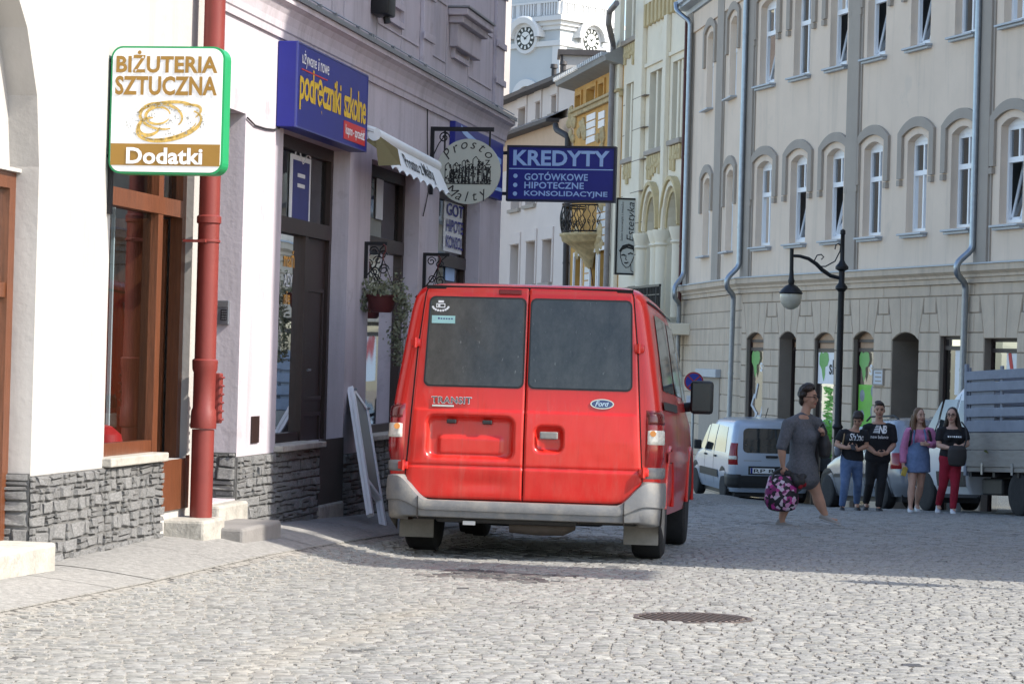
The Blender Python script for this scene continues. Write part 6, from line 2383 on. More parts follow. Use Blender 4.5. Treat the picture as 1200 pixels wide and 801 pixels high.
downpipe(PK, [(651, 146, 0.3), (652, 152, 0.3), (665.5, 160, 0.12), (662.5, 345, 0.12), (661, 420, 0.12)], 'black drainpipe between the pink and orange houses', 0.1, M_DKROOF)
# attic box and skylight behind the roofs
q0 = P(683, 92, 95)
ab = thing('roof_dormer', 'white flat-roofed dormer above the roofs before the clock tower', 'dormer', (q0.x, q0.y, q0.z - 3))
t = MB()
t.box((-0.85, 0, 0), (0.75, 1.5, 3.85))
t.build('wall', M_WHITE, ab)
t = MB()
t.box((-0.95, -0.15, 3.85), (0.85, 1.6, 4.05))
t.box((-0.85, -0.04, 1), (-0.75, 0, 3.85))
t.box((-0.1, -0.04, 3.0), (0.72, 0, 3.1))
t.build('roof', M_DKROOF, ab)

# a further house closing the gap at the corner
q0 = P(588, 420, 96)
fh = thing('house', 'sliver of a far pink and orange house beside the mauve corner', 'house', (q0.x - 6, q0.y, -6), R(4))
t = MB()
t.box((0, 0, 0), (6.02, 6, 22))
t.build('wall', M_PINK, fh)
t = MB()
t.box((4, -0.1, 8.6), (6.15, 0, 9.0))
t.build('string_course', M_DKROOF, fh)
t = MB()
t.box((5.6, -0.05, 0), (6.05, 0, 8.6))
t.build('painted_bay', M_PEACHW, fh)

# ------------------------------------------------------------------ clock tower
D_T = 220.0
s_t = F_PX / D_T
def tz(py, px=646):
	return P(px, py, D_T).z
ctr = P(646, 420, D_T)
aL = R(-42.5)      # turn that brings the corner between the two dials forward
tw = 7.35
# local frame: near edge at origin; left face runs along -x', right face along y'
T = thing('clock_tower', 'pale church clock tower with two round clock faces and balustrade', 'tower', (ctr.x, ctr.y, -10), aL)
M_TW = mat('tower_render', (0.46, 0.49, 0.50), 0.85, var=0.04, vscale=0.3, bump=0.05)
M_TWT = mat('tower_trim', (0.62, 0.62, 0.61), 0.85, var=0.03, vscale=0.3)
# in local coords: corner at (0,0); body spans x -tw..0 (left face at y=0 faces -y), y 0..tw (right face at x=0 faces +x)
o10 = Vector((0, 0, -10))
def tzl(py):
	return tz(py) + 10
zbal0, zbal1 = tzl(20), tzl(-1)
zc1, zc2 = tzl(46), tzl(22)
t = MB()
t.box((-tw, 0, 0), (0, tw, zc2 - 0.2))
t.box((-tw + 0.6, 0.6, zc2), (-0.6, tw - 0.6, zbal1 + 0.5))
t.build('shaft', M_TW, T)
t = MB()
for (za, zb2, o_) in ((tzl(53), tzl(47), 0.25), (tzl(24), tzl(19), 0.7), (tzl(29), tzl(24), 0.4), (tzl(34), tzl(29), 0.2)):
	t.box((-tw - o_, -o_, za), (o_, tw + o_, zb2))
t.build('cornice', M_TWT, T)
for (a, b_) in ((-0.75, 0.0),):
	t = MB()
	t.box((-0.75, -0.12, 0), (0.12, 0.75, tzl(53)))
	t.build('corner_pilaster', M_TWT, T)
t = MB()
t.box((-tw + 0.1, 0.1, zbal0 + 0.15), (-0.1, tw - .1, zbal0 + 0.3))
t.box((-tw, 0, zbal1 - 0.18), (0, 0.35, zbal1))
t.box((-0.35, 0, zbal1 - .18), (0, tw, zbal1))
t.build('balustrade_rail', M_TWT, T)
for k in range(24):
	for face in (0, 1):
		c_ = (k + 0.5) / 24 * tw
		t = MB()
		w_ = 0.35 if k in (0, 8, 16, 23) else 0.09
		if face == 0:
			t.box((-c_ - w_, 0.05, zbal0 + .3), (-c_ + w_, 0.28, zbal1 - .18))
		else:
			t.box((-0.28, c_ - w_, zbal0 + .3), (-0.05, c_ + w_, zbal1 - .18))
		t.build('baluster', M_TWT, T)
M_DIAL = mat('dial_black', (0.03, 0.035, 0.03), 0.5, var=0.1)
M_DIALW = mat('dial_white', (0.72, 0.73, 0.70), 0.6, var=0.05)
def dial(face):
	zc_ = tzl(42)
	cc = tw / 2 + 0.05
	rd = 1.0
	def q(a, b_, o_):      # a along the face to the right, b up, o outwards
		return (-cc + a, -o_, zc_ + b_) if face == 0 else (o_, cc + a, zc_ + b_)
	def disc(r0, r1, o0, o1, n=40):
		t = MB()
		v, f = [], []
		for k in range(n):
			c_, s_ = math.cos(2 * math.pi * k / n), math.sin(2 * math.pi * k / n)
			v += [q(r0 * c_, r0 * s_, o1), q(r1 * c_, r1 * s_, o1), q(r1 * c_, r1 * s_, o0)]
		for k in range(n):
			a, b_ = 3 * k, 3 * ((k + 1) % n)
			f += [(a, a + 1, b_ + 1, b_), (a + 1, a + 2, b_ + 2, b_ + 1)]
		t.add(v, f)
		return t
	# stone hood over the dial
	t = MB()
	v, f = [], []
	n = 24
	for k in range(n + 1):
		a = math.pi * k / n
		for (r_, o_) in ((1.35, 0.0), (1.35, 0.75), (1.85, 0.85), (2.0, 0.75), (2.0, 0.0)):
			v.append(q(r_ * math.cos(a), r_ * math.sin(a) * 0.95, o_))
	for k in range(n):
		for j in range(4):
			f.append((5 * k + j, 5 * k + j + 1, 5 * k + 6 + j, 5 * k + 5 + j))
	t.add(v, f)
	t.build('dial_hood', M_TWT, T, recalc=False)
	disc(1.0, 1.33, 0.0, 0.3).build('dial_surround', M_TWT, T, recalc=False)
	d = disc(0.0, 1.02, 0.0, 0.34)
	d.build('dial', M_DIAL, T, recalc=False)
	disc(0.0, 0.56, 0.3, 0.36).build('dial_centre', M_DIALW, T, recalc=False)
	for k in range(12):
		a = math.pi * k / 6
		t = MB()
		for (r0, r1, w0) in ((0.66, 0.94, 0.14),):
			da, db = math.sin(a), math.cos(a)
			t.add([q(da * r0 - db * w0 / 2, db * r0 + da * w0 / 2, .355), q(da * r0 + db * w0 / 2, db * r0 - da * w0 / 2, .355), q(da * r1 + db * w0 * .75, db * r1 - da * w0 * .75, .355), q(da * r1 - db * w0 * .75, db * r1 + da * w0 * .75, .355)], [(0, 1, 2, 3)])
		t.build('hour_mark', M_DIALW, T, recalc=False)
	for (ang, ln_, w0) in ((R(302), 0.92, 0.06), (R(55), 0.55, 0.09)):
		t = MB()
		da, db = math.sin(ang), math.cos(ang)
		t.add([q(-da * .15 - db * w0, -db * .15 + da * w0, .38), q(-da * .15 + db * w0, -db * .15 - da * w0, .38), q(da * ln_, db * ln_, .38)], [(0, 1, 2)])
		t.build('clock_hand', M_DIAL, T, recalc=False)
dial(0)
dial(1)
# arched belfry window on the left face
t = MB()
zc_ = tzl(112)
arch_band(t, -tw / 2 - 1.0, -tw / 2 + 1.0, zc_, 1.0, 0.6, -0.25, 0.02, leg=1.5)
t.build('belfry_arch', M_TWT, T)
t = MB()
ap = arch_pts(-tw / 2 - 1.0, -tw / 2 + 1.0, zc_, 1.0)
t.add([(a, -0.03, z_) for a, z_ in ap] + [(-tw / 2 + 1.0, -0.03, zc_ - 3), (-tw / 2 - 1.0, -0.03, zc_ - 3)], [tuple(range(len(ap) + 2))])
t.build('belfry_opening', mat('dark_louvre', (0.14, 0.145, 0.14), 0.8, var=0.2), T, recalc=False)

# ------------------------------------------------------------------ tall house across the street, right of the frame: it shades the lane
Q = LW.world(U(318, 400), 0, 0)
sh = Vector((math.cos(SUN_AZ), -math.sin(SUN_AZ), 0))
cs = Q + sh * 10.6
end = Vector((11.4, 41.0, 0))
du = (cs - end)
TF = Frame(end.x, end.y, du.x, du.y)
Lt = du.length
bT = -2.6
ht = thing('house', 'tall beige tenement across the street just beyond the right edge', 'house', TF.o + Vector((0, 0, bT)), TF.rz)
tops = []
for k in range(8):
	for fl in range(4):
		tops.append(dict(u0=1.5 + 3.2 * k, u1=2.6 + 3.2 * k, z0=-0.4 + 3.6 * fl, z1=1.6 + 3.6 * fl, depth=0.25))
tops = [o for o in tops if o['u1'] < Lt - 0.5]
mb = MB((0, 0, bT))
ZJ, LJ = 8.0, Lt - 0.42            # upper storeys jetty out, shaped to set the shadow edge
wall(mb, 0, LJ, -3.5, ZJ, [o for o in tops if o['z1'] < ZJ], 0)
wall(mb, 0, Lt, ZJ, 14.2, [o for o in tops if o['z0'] > ZJ], 0)
mb.quad((LJ, 0, ZJ), (Lt, 0, ZJ), (Lt, 10, ZJ), (LJ, 10, ZJ))
mb.build('wall', M_BEIGE, ht)
tops = [o for o in tops if o['z1'] < ZJ or o['z0'] > ZJ]
for o in tops:
	t = MB((0, 0, bT))
	ring_rect(t, o['u0'], o['u1'], o['z0'], o['z1'], 0.07, 0.16, 0.22)
	w_ = t.build('window', M_PVC, ht)
	pane(w_, o['u0'], o['u1'], o['z0'], o['z1'], 0.2, bT, M_GLASS3)
mb = MB((0, 0, bT))
mb.quad((0, 10, -3.5), (Lt, 10, -3.5), (Lt, 10, 14.2), (0, 10, 14.2))
mb.quad((0, 0, -3.5), (0, 10, -3.5), (0, 10, 14.2), (0, 0, 14.2))
mb.quad((LJ, 0, -3.5), (LJ, 10, -3.5), (LJ, 10, ZJ), (LJ, 0, ZJ))
mb.quad((Lt, 0, ZJ), (Lt, 10, ZJ), (Lt, 10, 14.2), (Lt, 0, 14.2))
mb.quad((0, 0.3, 14.2), (Lt, 0.3, 14.2), (Lt, 10, 14.2), (0, 10, 14.2))
mb.build('back_walls', M_BEIGE, ht, recalc=False)
mb = MB((0, 0, bT))
mb.box((0, 0.5, -3.4), (LJ - 0.1, 0.55, 14.1))
mb.build('rooms', M_ROOM, ht)
mb = MB((0, 0, bT))
mb.box((Lt + 0.38, 0.12, 5.3), (Lt + 1.55, 0.2, 7.9), 0.01)
mb.build('added_shade_panel', M_RED, ht)  # unseen panel added to throw shade on the cobbles left of the van
mb = MB((0, 0, bT))
for z in (5.6, 7.7):
	mb.box((Lt + 0.002, 0.21, z), (Lt + 1.5, 0.25, z + 0.04))
mb.build('shade_panel_arm', M_BLACK, ht)
# ------------------------------------------------------------------ vehicles
def lerp(a, b_, t):
	return a + (b_ - a) * t
class Body:
	"""stack of rounded-rectangle contours. levels: (z, y_rear, y_front, half_width, r_rear, r_front)"""
	def __init__(self, levels, bow_r=0.03, bow_f=0.12):
		self.lv = levels
		self.bow_r, self.bow_f = bow_r, bow_f
	def at(self, z):
		L = self.lv
		if z <= L[0][0]:
			return L[0][1:]
		for a, b_ in zip(L, L[1:]):
			if z <= b_[0]:
				t = (z - a[0]) / (b_[0] - a[0])
				return tuple(lerp(p, q, t) for p, q in zip(a[1:], b_[1:]))
		return L[-1][1:]
	def contour(self, z, grow=0.0):
		yr, yf, w, rr_, rf = self.at(z)
		yr, yf, w = yr - grow, yf + grow, w + grow
		rr_, rf = min(rr_, w * 0.9), min(rf, w * 0.9)
		half = []
		for k in range(7):
			x = (w - rr_) * k / 6
			half.append((x, yr + self.bow_r * (x / w) ** 2))
		yo = yr + self.bow_r * ((w - rr_) / w) ** 2
		for k in range(1, 8):
			a = math.pi / 2 * k / 7
			half.append((w - rr_ + rr_ * math.sin(a), yo + rr_ * (1 - math.cos(a))))
		ya, yb = yo + rr_, yf - self.bow_f - rf
		for k in range(1, 13):
			q = k / 12
			half.append((w + 0.012 * math.sin(math.pi * q), lerp(ya, yb, q)))
		for k in range(1, 8):
			a = math.pi / 2 * k / 7
			half.append((w - rf + rf * math.cos(a), yb + rf * math.sin(a)))
		for k in range(1, 7):
			x = (w - rf) * (1 - k / 6)
			half.append((x, yf - self.bow_f * (x / w) ** 2))
		full = half + [(-x, y) for x, y in half[-2:0:-1]]
		return full
	def mesh(self, sub=3, open_rear=None):
		t = MB()
		zs = []
		for a, b_ in zip(self.lv, self.lv[1:]):
			n = max(1, min(sub, int((b_[0] - a[0]) / 0.05) + 1))
			zs += [lerp(a[0], b_[0], k / n) for k in range(n)]
		zs.append(self.lv[-1][0])
		rings = [[(x, y, z) for x, y in self.contour(z)] for z in zs]
		n = len(rings[0])
		v = [p for r_ in rings for p in r_]
		f = []
		for i in range(len(rings) - 1):
			for k in range(n):
				k2 = (k + 1) % n
				if open_rear and open_rear[0] < zs[i] and zs[i + 1] < open_rear[1] and (k < 5 or k >= n - 5):
					continue
				f.append((i * n + k, i * n + k2, (i + 1) * n + k2, (i + 1) * n + k))
		t.add(v, f, True)
		t.add(rings[-1], [tuple(range(n))], True)
		t.add(rings[0], [tuple(range(n - 1, -1, -1))], False)
		return t
	def side(self, sgn, corners, eps=0.006, nu=10, nv=6):
		"""corners (y,z): bottom-rear, bottom-front, top-front, top-rear"""
		t = MB()
		(a, b_, c_, d) = corners
		def fn(u, v):
			y = lerp(lerp(a[0], b_[0], u), lerp(d[0], c_[0], u), v)
			z = lerp(lerp(a[1], b_[1], u), lerp(d[1], c_[1], u), v)
			yr, yf, w, rr_, rf = self.at(z)
			yo = yr + self.bow_r
			q = (y - (yo + rr_)) / max(0.01, (yf - self.bow_f - rf - yo - rr_))
			return (sgn * (w + eps + 0.012 * math.sin(math.pi * max(0, min(1, q)))), y, z)
		t.grid(fn, nu, nv)
		return t
	def rear(self, x0, x1, z0, z1, eps=0.006, nu=10, nv=6, inset_top=0.0, r=0.0):
		t = MB()
		def fn(u, v):
			z = lerp(z0, z1, v)
			k = 1 - inset_top * v
			x = lerp(x0, x1, u) * k
			yr, yf, w, _, _ = self.at(z)
			return (x, yr - eps + self.bow_r * (x / w) ** 2, z)
		t.grid(fn, nu, nv)
		return t
	def rear_win(self, hw, z0, z1, r, taper, eps):
		t = MB()
		def fn(u, v):
			z = lerp(z0, z1, v)
			e = min(z - z0, z1 - z)
			a = hw * (1 - taper * (z - z0))
			if e < r:
				a -= r - math.sqrt(max(0, r * r - (r - e) ** 2))
			x = (2 * u - 1) * a
			yr, yf, w, _, _ = self.at(z)
			return (x, yr - eps + self.bow_r * (x / w) ** 2, z)
		t.grid(fn, 14, 24)
		return t
	def rear_corner(self, sgn, x0, yside, z0, z1, eps=0.012, nv=6):
		"""lamp patch that wraps from the rear face at x0 round the corner to y = yside on the flank"""
		t = MB()
		def fn(u, v):
			z = lerp(z0, z1, v)
			yr, yf, w, rr_, rf = self.at(z)
			yo = yr + self.bow_r * ((w - rr_) / w) ** 2
			l1, l2, l3 = max(0.0, (w - rr_) - x0), rr_ * math.pi / 2, max(0.0, yside - yo - rr_)
			s_ = u * (l1 + l2 + l3)
			e = eps * min(1, 8 * u, 8 * (1 - u), 10 * v + .1, 10 * (1 - v) + .1)
			if s_ < l1:
				return (sgn * (x0 + s_), yo - e, z)
			if s_ < l1 + l2:
				a = (s_ - l1) / rr_
				return (sgn * (w - rr_ + (rr_ + e) * math.sin(a)), yo + rr_ - (rr_ + e) * math.cos(a), z)
			return (sgn * (w + e), yo + rr_ + s_ - l1 - l2, z)
		t.grid(fn, 14, nv)
		return t
M_TYRE = mat('tyre_rubber', (0.022, 0.022, 0.023), 0.85, var=0.25, vscale=12, bump=0.4, bscale=40)
M_RIM = mat('steel_rim', (0.32, 0.33, 0.34), 0.4, 0.6, var=0.1)
M_BLACKPL = mat('black_plastic', (0.02, 0.02, 0.021), 0.55, var=0.15, vscale=8)
M_CARGLASS = mat('car_glass', (0.022, 0.026, 0.028), 0.06, var=0.3, vscale=3, spec=0.8, coat=0.5)
M_LAMPRED = mat('lamp_red', (0.26, 0.004, 0.006), 0.18, var=0.15, vscale=30, coat=0.6)
M_LAMPCLEAR = mat('lamp_clear', (0.60, 0.57, 0.50), 0.2, var=0.25, vscale=35, coat=0.6)
M_AMBER = mat('lamp_amber', (0.65, 0.25, 0.05), 0.3, var=0.2, coat=0.5)
M_GAP = mat('panel_gap', (0.012, 0.008, 0.008), 0.9, var=0)
def wheel(root, x, y, r, w, rim=None, hub=True, spokes=0, turn=0.0):
	"""x signed: outer side follows the sign"""
	s = 1 if x > 0 else -1
	t = MB()
	t.lathe([(r * 0.62, -w / 2), (r * 0.9, -w / 2), (r * 0.98, -w * 0.42), (r, -w * 0.3), (r, w * 0.3), (r * 0.98, w * 0.42), (r * 0.9, w / 2), (r * 0.62, w / 2)], 32, axis='x')
	o = t.build('wheel', M_TYRE, root, (x, y, r), (0, 0, turn))
	t = MB()
	e = s * w * 0.40
	t.lathe([(r * 0.64, e * 1.22), (r * 0.60, e * 1.22), (r * 0.56, e * 0.8), (r * 0.30, e * 0.95), (r * 0.18, e * 1.15), (r * 0.0, e * 1.2)], 28, axis='x')
	t.lathe([(r * 0.64, e * 1.22), (r * 0.63, -e)], 28, axis='x')
	rm = t.build('rim', rim or M_RIM, o)
	if spokes:
		t = MB()
		for k in range(spokes):
			a = 2 * math.pi * k / spokes
			t.lathe([(0.0, e * 1.02), (r * 0.085, e * 1.02), (r * 0.085, e * 0.8)], 10, (0, r * 0.43 * math.cos(a), r * 0.43 * math.sin(a)), axis='x')
		t.build('rim_hole', M_BLACKPL, rm)
	return o
def arch_patch(body, sgn, y, zc, r, m, root, eps=0.009):
	"""dark wheel-arch opening on the flank"""
	t = MB()
	n = 20
	pts = [(y + r * math.cos(math.pi * k / n), zc + r * math.sin(math.pi * k / n)) for k in range(n + 1)]
	pts = pts + [(y - r, body.lv[0][0] - 0.0), (y + r, body.lv[0][0] - 0.0)]
	v = [(sgn * (body.at(z)[2] + eps), yy, z) for yy, z in pts]
	t.add(v, [tuple(range(len(v)))])
	return t.build('wheel_arch', m, root, recalc=False)

# ---- the red van -----------------------------------------------------------
rear_c = P(609.5, 655, 18.32)
vx, vy = rear_c.x, rear_c.y
HV = R(7.0)
fwd = Vector((math.sin(HV), math.cos(HV), 0))
zr_, zf_ = ground(vx + fwd.x * 0.97, vy + fwd.y * 0.97), ground(vx + fwd.x * 3.9, vy + fwd.y * 3.9)
pitch = math.atan2(zf_ - zr_, 2.93)
van = thing('van', 'dusty red delivery van seen from behind with grey bumper and two rear doors', 'van',
			(vx, vy, zr_ - 0.97 * math.tan(pitch) + 0.012), rot=(pitch, 0, -HV))
def van_paint():
	m = mat('van_red_paint', (0.56, 0.012, 0.007), 0.30, var=0.06, vscale=2.0, coat=0.4, spots=((0.50, 0.05, 0.04), 5, 0.58, 0.55), stretch=(2.5, 1.5, 0.5))
	return m
M_VRED = van_paint()
weather(M_VRED, (0.50, 0.13, 0.09), 0.32, 5, 0.42, 0.75, (2.5, 2, 0.7), (0.35, 1.3))
weather(M_VRED, (0.30, 0.014, 0.010), 0.4, 9, 0.55, 0.75, (4, 2, 0.35))
M_BUMP = mat('grey_bumper_plastic', (0.165, 0.168, 0.172), 0.5, var=0.12, vscale=7, bump=0.12, bscale=60, spots=((0.26, 0.25, 0.225), 6, 0.6, 0.5))
VB = Body([(0.32, 0.035, 4.70, 0.955, 0.12, 0.40), (0.45, 0.018, 4.80, 0.978, 0.11, 0.42), (0.62, 0.010, 4.84, 0.985, 0.10, 0.42), (0.85, 0.010, 4.82, 0.984, 0.10, 0.42),
		(1.02, 0.014, 4.66, 0.976, 0.10, 0.45), (1.10, 0.017, 4.36, 0.968, 0.10, 0.45), (1.18, 0.021, 4.02, 0.958, 0.10, 0.40), (1.30, 0.027, 3.88, 0.940, 0.10, 0.36),
		(1.55, 0.042, 3.55, 0.902, 0.10, 0.34), (1.78, 0.056, 3.22, 0.864, 0.10, 0.32), (1.87, 0.064, 3.02, 0.842, 0.10, 0.30), (1.925, 0.080, 2.88, 0.812, 0.12, 0.30),
		(1.955, 0.11, 2.75, 0.77, 0.14, 0.30), (1.975, 0.17, 2.6, 0.70, 0.18, 0.30), (1.985, 0.30, 2.4, 0.56, 0.2, 0.3), (1.990, 0.6, 2.1, 0.36, 0.2, 0.25)], bow_r=0.018, bow_f=0.25)
VB.mesh(3, (0.44, 1.90)).build('body', M_VRED, van, recalc=False)
# dark seam sheet behind the doors
ZB, ZT = 0.415, 1.945
def xo(z):
	"""outer edge of the rear doors"""
	t = (z - 0.42) / (1.94 - 0.42)
	w = lerp(0.862, 0.765, t) - 0.02 * max(0, t - 0.7) / 0.3
	rb = 0.17
	if z - ZB < rb:
		q = rb - (z - ZB)
		w -= rb - math.sqrt(max(0, rb * rb - q * q))
	rt = 0.05
	if ZT - z < rt:
		q = rt - (ZT - z)
		w -= rt - math.sqrt(max(0, rt * rt - q * q))
	return w
def ybase(x, z):
	yr, yf, w, _, _ = VB.at(min(z, 1.90))
	return yr + VB.bow_r * (x / w) ** 2
t = MB()
for sg in (-1, 1):
	t.grid(lambda u, v: (sg * (xo(lerp(ZB, ZT, v)) + 0.008 - 0.045 * u), ybase(xo(1.0), lerp(ZB, ZT, v)) - 0.004, lerp(ZB - 0.004, ZT + 0.004, v)), 1, 50, False)
t.grid(lambda u, v: (-0.012 + 0.024 * u, ybase(0, lerp(ZB, ZT, v)) + 0.012, lerp(ZB, ZT, v)), 1, 20, False)
t.grid(lambda u, v: ((2 * u - 1) * 0.75, ybase(0, ZT) - 0.004, ZT - 0.02 + 0.026 * v), 6, 1, False)
t.grid(lambda u, v: ((2 * u - 1) * 0.75, ybase(0, ZB) - 0.004, ZB - 0.006 + 0.03 * v), 6, 1, False)
t.build('door_gap', M_GAP, van, recalc=False)
def sstep(a, b_, x):
	t = max(0, min(1, (x - a) / (b_ - a)))
	return t * t * (3 - 2 * t)
def sdbox(x, z, x0, x1, z0, z1, r):
	qx = abs(x - (x0 + x1) / 2) - (x1 - x0) / 2 + r
	qz = abs(z - (z0 + z1) / 2) - (z1 - z0) / 2 + r
	return math.hypot(max(qx, 0), max(qz, 0)) + min(max(qx, qz), 0) - r
def door_height(x, z, sgn):
	h = 0.014
	h += 0.006 * sstep(1.062, 1.045, z) * sstep(0.0, 0.05, xo(z) - abs(x))           # crease below the glass
	h += 0.004 * sstep(0.66, 0.64, z)
	h -= 0.010 * math.exp(-((z - 0.652) / 0.006) ** 2)                                # lower seam
	if sgn < 0:
		d = sdbox(x, z, -0.70, -0.085, 0.715, 1.000, 0.05)
		h -= 0.046 * sstep(0.022, -0.022, d)
		h += 0.012 * sstep(0.012, -0.012, sdbox(x, z, -0.62, -0.16, 0.735, 0.86, 0.02))
	else:
		d = sdbox(x, z, 0.085, 0.275, 0.775, 0.945, 0.04)
		h -= 0.040 * sstep(0.016, -0.016, d)
	# dents and waves of a used door
	h += 0.0016 * mnoise.noise((x * 3.1 + sgn * 5, z * 2.7, 0.3)) + 0.0012 * mnoise.noise((x * 9, z * 8, sgn * 2.0))
	h -= 0.006 * math.exp(-(((x + 0.28) / 0.20) ** 2 + ((z - 0.53) / 0.05) ** 2)) * (sgn < 0)
	# rolled edges
	e = min(xo(z) - abs(x), abs(x) - 0.003, z - ZB, ZT - z)
	h -= 0.012 * (1 - min(1, max(0, e) / 0.012)) ** 2
	return h
def door(sgn, label):
	t = MB()
	nu, nv = 84, 150
	def fn(u, v):
		z = lerp(ZB, ZT, v)
		x = sgn * lerp(0.0035, xo(z), u)
		return (x, ybase(x, z) - door_height(x, z, sgn), z)
	t.grid(fn, nu, nv, True)
	d = t.build('rear_door', M_VRED, van, recalc=False)
	return d
dL, dR = door(-1, ''), door(1, '')
# rear glass: black seal and tinted pane
def rr_poly(x0, x1, z0, z1, r, lean=0.0):
	return [(x + lean * (z - z0), z) for x, z in rrect(x0, x1, z0, z1, r, 6)]
def glass_mat_dirty():
	m = bpy.data.materials.new('dusty_tinted_glass')
	m.use_nodes = True
	nt = m.node_tree
	b = nt.nodes['Principled BSDF']
	tc = _n(nt, 'ShaderNodeTexCoord')
	n1 = _n(nt, 'ShaderNodeTexNoise')
	n1.inputs['Scale'].default_value = 5
	n1.inputs['Detail'].default_value = 9
	n1.inputs['Roughness'].default_value = 0.75
	mp = _n(nt, 'ShaderNodeMapping')
	mp.inputs['Scale'].default_value = (1.4, 1.4, 0.8)
	nt.links.new(tc.outputs['Object'], mp.inputs[0])
	nt.links.new(mp.outputs[0], n1.inputs['Vector'])
	rp = _n(nt, 'ShaderNodeValToRGB')
	rp.color_ramp.elements[0].position, rp.color_ramp.elements[1].position = 0.35, 0.78
	rp.color_ramp.elements[0].color = (0.014, 0.015, 0.015, 1)
	rp.color_ramp.elements[1].color = (0.07, 0.07, 0.066, 1)
	nt.links.new(n1.outputs['Fac'], rp.inputs[0])
	# drip marks
	n2 = _n(nt, 'ShaderNodeTexNoise')
	n2.inputs['Scale'].default_value = 22
	n2.inputs['Detail'].default_value = 5
	mp2 = _n(nt, 'ShaderNodeMapping')
	mp2.inputs['Scale'].default_value = (3.0, 1, 0.9)
	nt.links.new(tc.outputs['Object'], mp2.inputs[0])
	nt.links.new(mp2.outputs[0], n2.inputs['Vector'])
	r2 = _n(nt, 'ShaderNodeValToRGB')
	r2.color_ramp.elements[0].position, r2.color_ramp.elements[1].position = 0.68, 0.80
	r2.color_ramp.elements[1].color = (0.5, 0.5, 0.5, 1)
	nt.links.new(n2.outputs['Fac'], r2.inputs[0])
	mx = _n(nt, 'ShaderNodeMix', data_type='RGBA')
	nt.links.new(r2.outputs[0], mx.inputs[0])
	nt.links.new(rp.outputs[0], mx.inputs[6])
	mx.inputs[7].default_value = (0.36, 0.36, 0.34, 1)
	nt.links.new(mx.outputs[2], b.inputs['Base Color'])
	b.inputs['Roughness'].default_value = 0.12
	b.inputs['Specular IOR Level'].default_value = 0.6
	return m
M_DIRTY = glass_mat_dirty()
for sgn, dd, xa, xb in ((-1, dL, -0.745, -0.014), (1, dR, 0.014, 0.768)):
	lean = 0.03 if sgn < 0 else -0.01
	zs0, zs1 = 1.218, 1.872
	poly = rrect(xa, xb, zs0, zs1, 0.045, 6)
	cxm = (xa + xb) / 2
	def mapx(x, z):
		# the outer edge leans in with the body
		q = (x - (0.014 * sgn)) / ((xa if sgn < 0 else xb) - 0.014 * sgn)
		return x - sgn * 0.022 * q * (z - zs0) / (zs1 - zs0)
	t = MB()
	t.add([(mapx(x, z), ybase(x, z) - 0.0185, z) for x, z in poly], [tuple(range(len(poly)))])
	t.build('window_seal', M_BLACKPL, dd, recalc=False)
	ins = rrect(xa + 0.012, xb - 0.012, zs0 + 0.012, zs1 - 0.012, 0.038, 6)
	t = MB()
	t.add([(mapx(x, z), ybase(x, z) - 0.0215, z) for x, z in ins], [tuple(range(len(ins)))])
	t.build('rear_window', M_DIRTY, dd, recalc=False)
def rp_(t, x0, x1, z0, z1, y0, y1, bev=0.004):
	yb = ybase((x0 + x1) / 2, (z0 + z1) / 2)
	t.box((x0, yb + y0, z0), (x1, yb + y1, z1), bev)
	return t
# hinges
for sgn in (-1, 1):
	for zz in (1.53, 0.645):
		t = MB()
		xx = sgn * (xo(zz) + (0.018 if sgn > 0 else 0.022))
		rp_(t, xx - 0.036, xx + 0.036, zz - 0.028, zz + 0.028, -0.045, 0.03, 0.008)
		t.tube([(xx, ybase(xx, zz) - 0.045, zz - 0.036), (xx, ybase(xx, zz) - 0.045, zz + 0.036)], 0.014, 8)
		t.build('hinge', M_VRED, van)
# third brake light, handle, plate lamps
t = MB()
rp_(t, -0.22, -0.055, 1.893, 1.93, -0.026, 0.0, 0.006)
t.build('brake_lamp', mat('dark_lamp_red', (0.16, 0.006, 0.008), 0.25, var=0.1), dL)
t = MB()
rp_(t, 0.115, 0.245, 0.862, 0.915, -0.030, -0.012, 0.008)
t.build('door_handle', M_BUMP, dR)
for xx in (-0.53, -0.27):
	t = MB()
	rp_(t, xx - 0.035, xx + 0.035, 0.955, 0.985, -0.012, 0.02, 0.006)
	t.build('plate_lamp', M_BLACKPL, dL)
# badges
M_CHROME = mat('chrome', (0.55, 0.56, 0.57), 0.15, 1.0, var=0.05)
M_BADGE = mat('badge_grey', (0.10, 0.10, 0.10), 0.35, 0.4, var=0.1)
def onDoor(o_, sg=0):
	return lambda x, z: (x, ybase(x, z) - o_, z)
t = MB()
text_into(t, 'TRANSIT', onDoor(0.0225), -0.68, -0.385, 1.096, 1.148, 0.04, 1.1)
t.build('lettering', M_CHROME, dL, recalc=False)
t = MB()
text_into(t, 'TRANSIT', onDoor(0.0255), -0.676, -0.389, 1.100, 1.144, 0.012, 1.1)
t.build('lettering', M_BADGE, dL, recalc=False)
t = MB()
rp_(t, -0.675, -0.515, 1.072, 1.088, -0.022, 0.0, 0.003)
t.build('badge_strip', M_CHROME, dL)
def oval(t, cx_, cz_, a, b_, o_, n=28):
	t.add([(cx_ + a * math.cos(2 * math.pi * k / n), ybase(cx_, cz_) - o_, cz_ + b_ * math.sin(2 * math.pi * k / n)) for k in range(n)], [tuple(range(n))])
	return t
oval(MB(), 0.555, 1.125, 0.085, 0.036, 0.022).build('badge', M_CHROME, dR, recalc=False)
bb = oval(MB(), 0.555, 1.125, 0.076, 0.029, 0.0245).build('badge', mat('badge_blue', (0.03, 0.055, 0.16), 0.3, var=0.05, coat=0.5), dR, recalc=False)
t = MB()
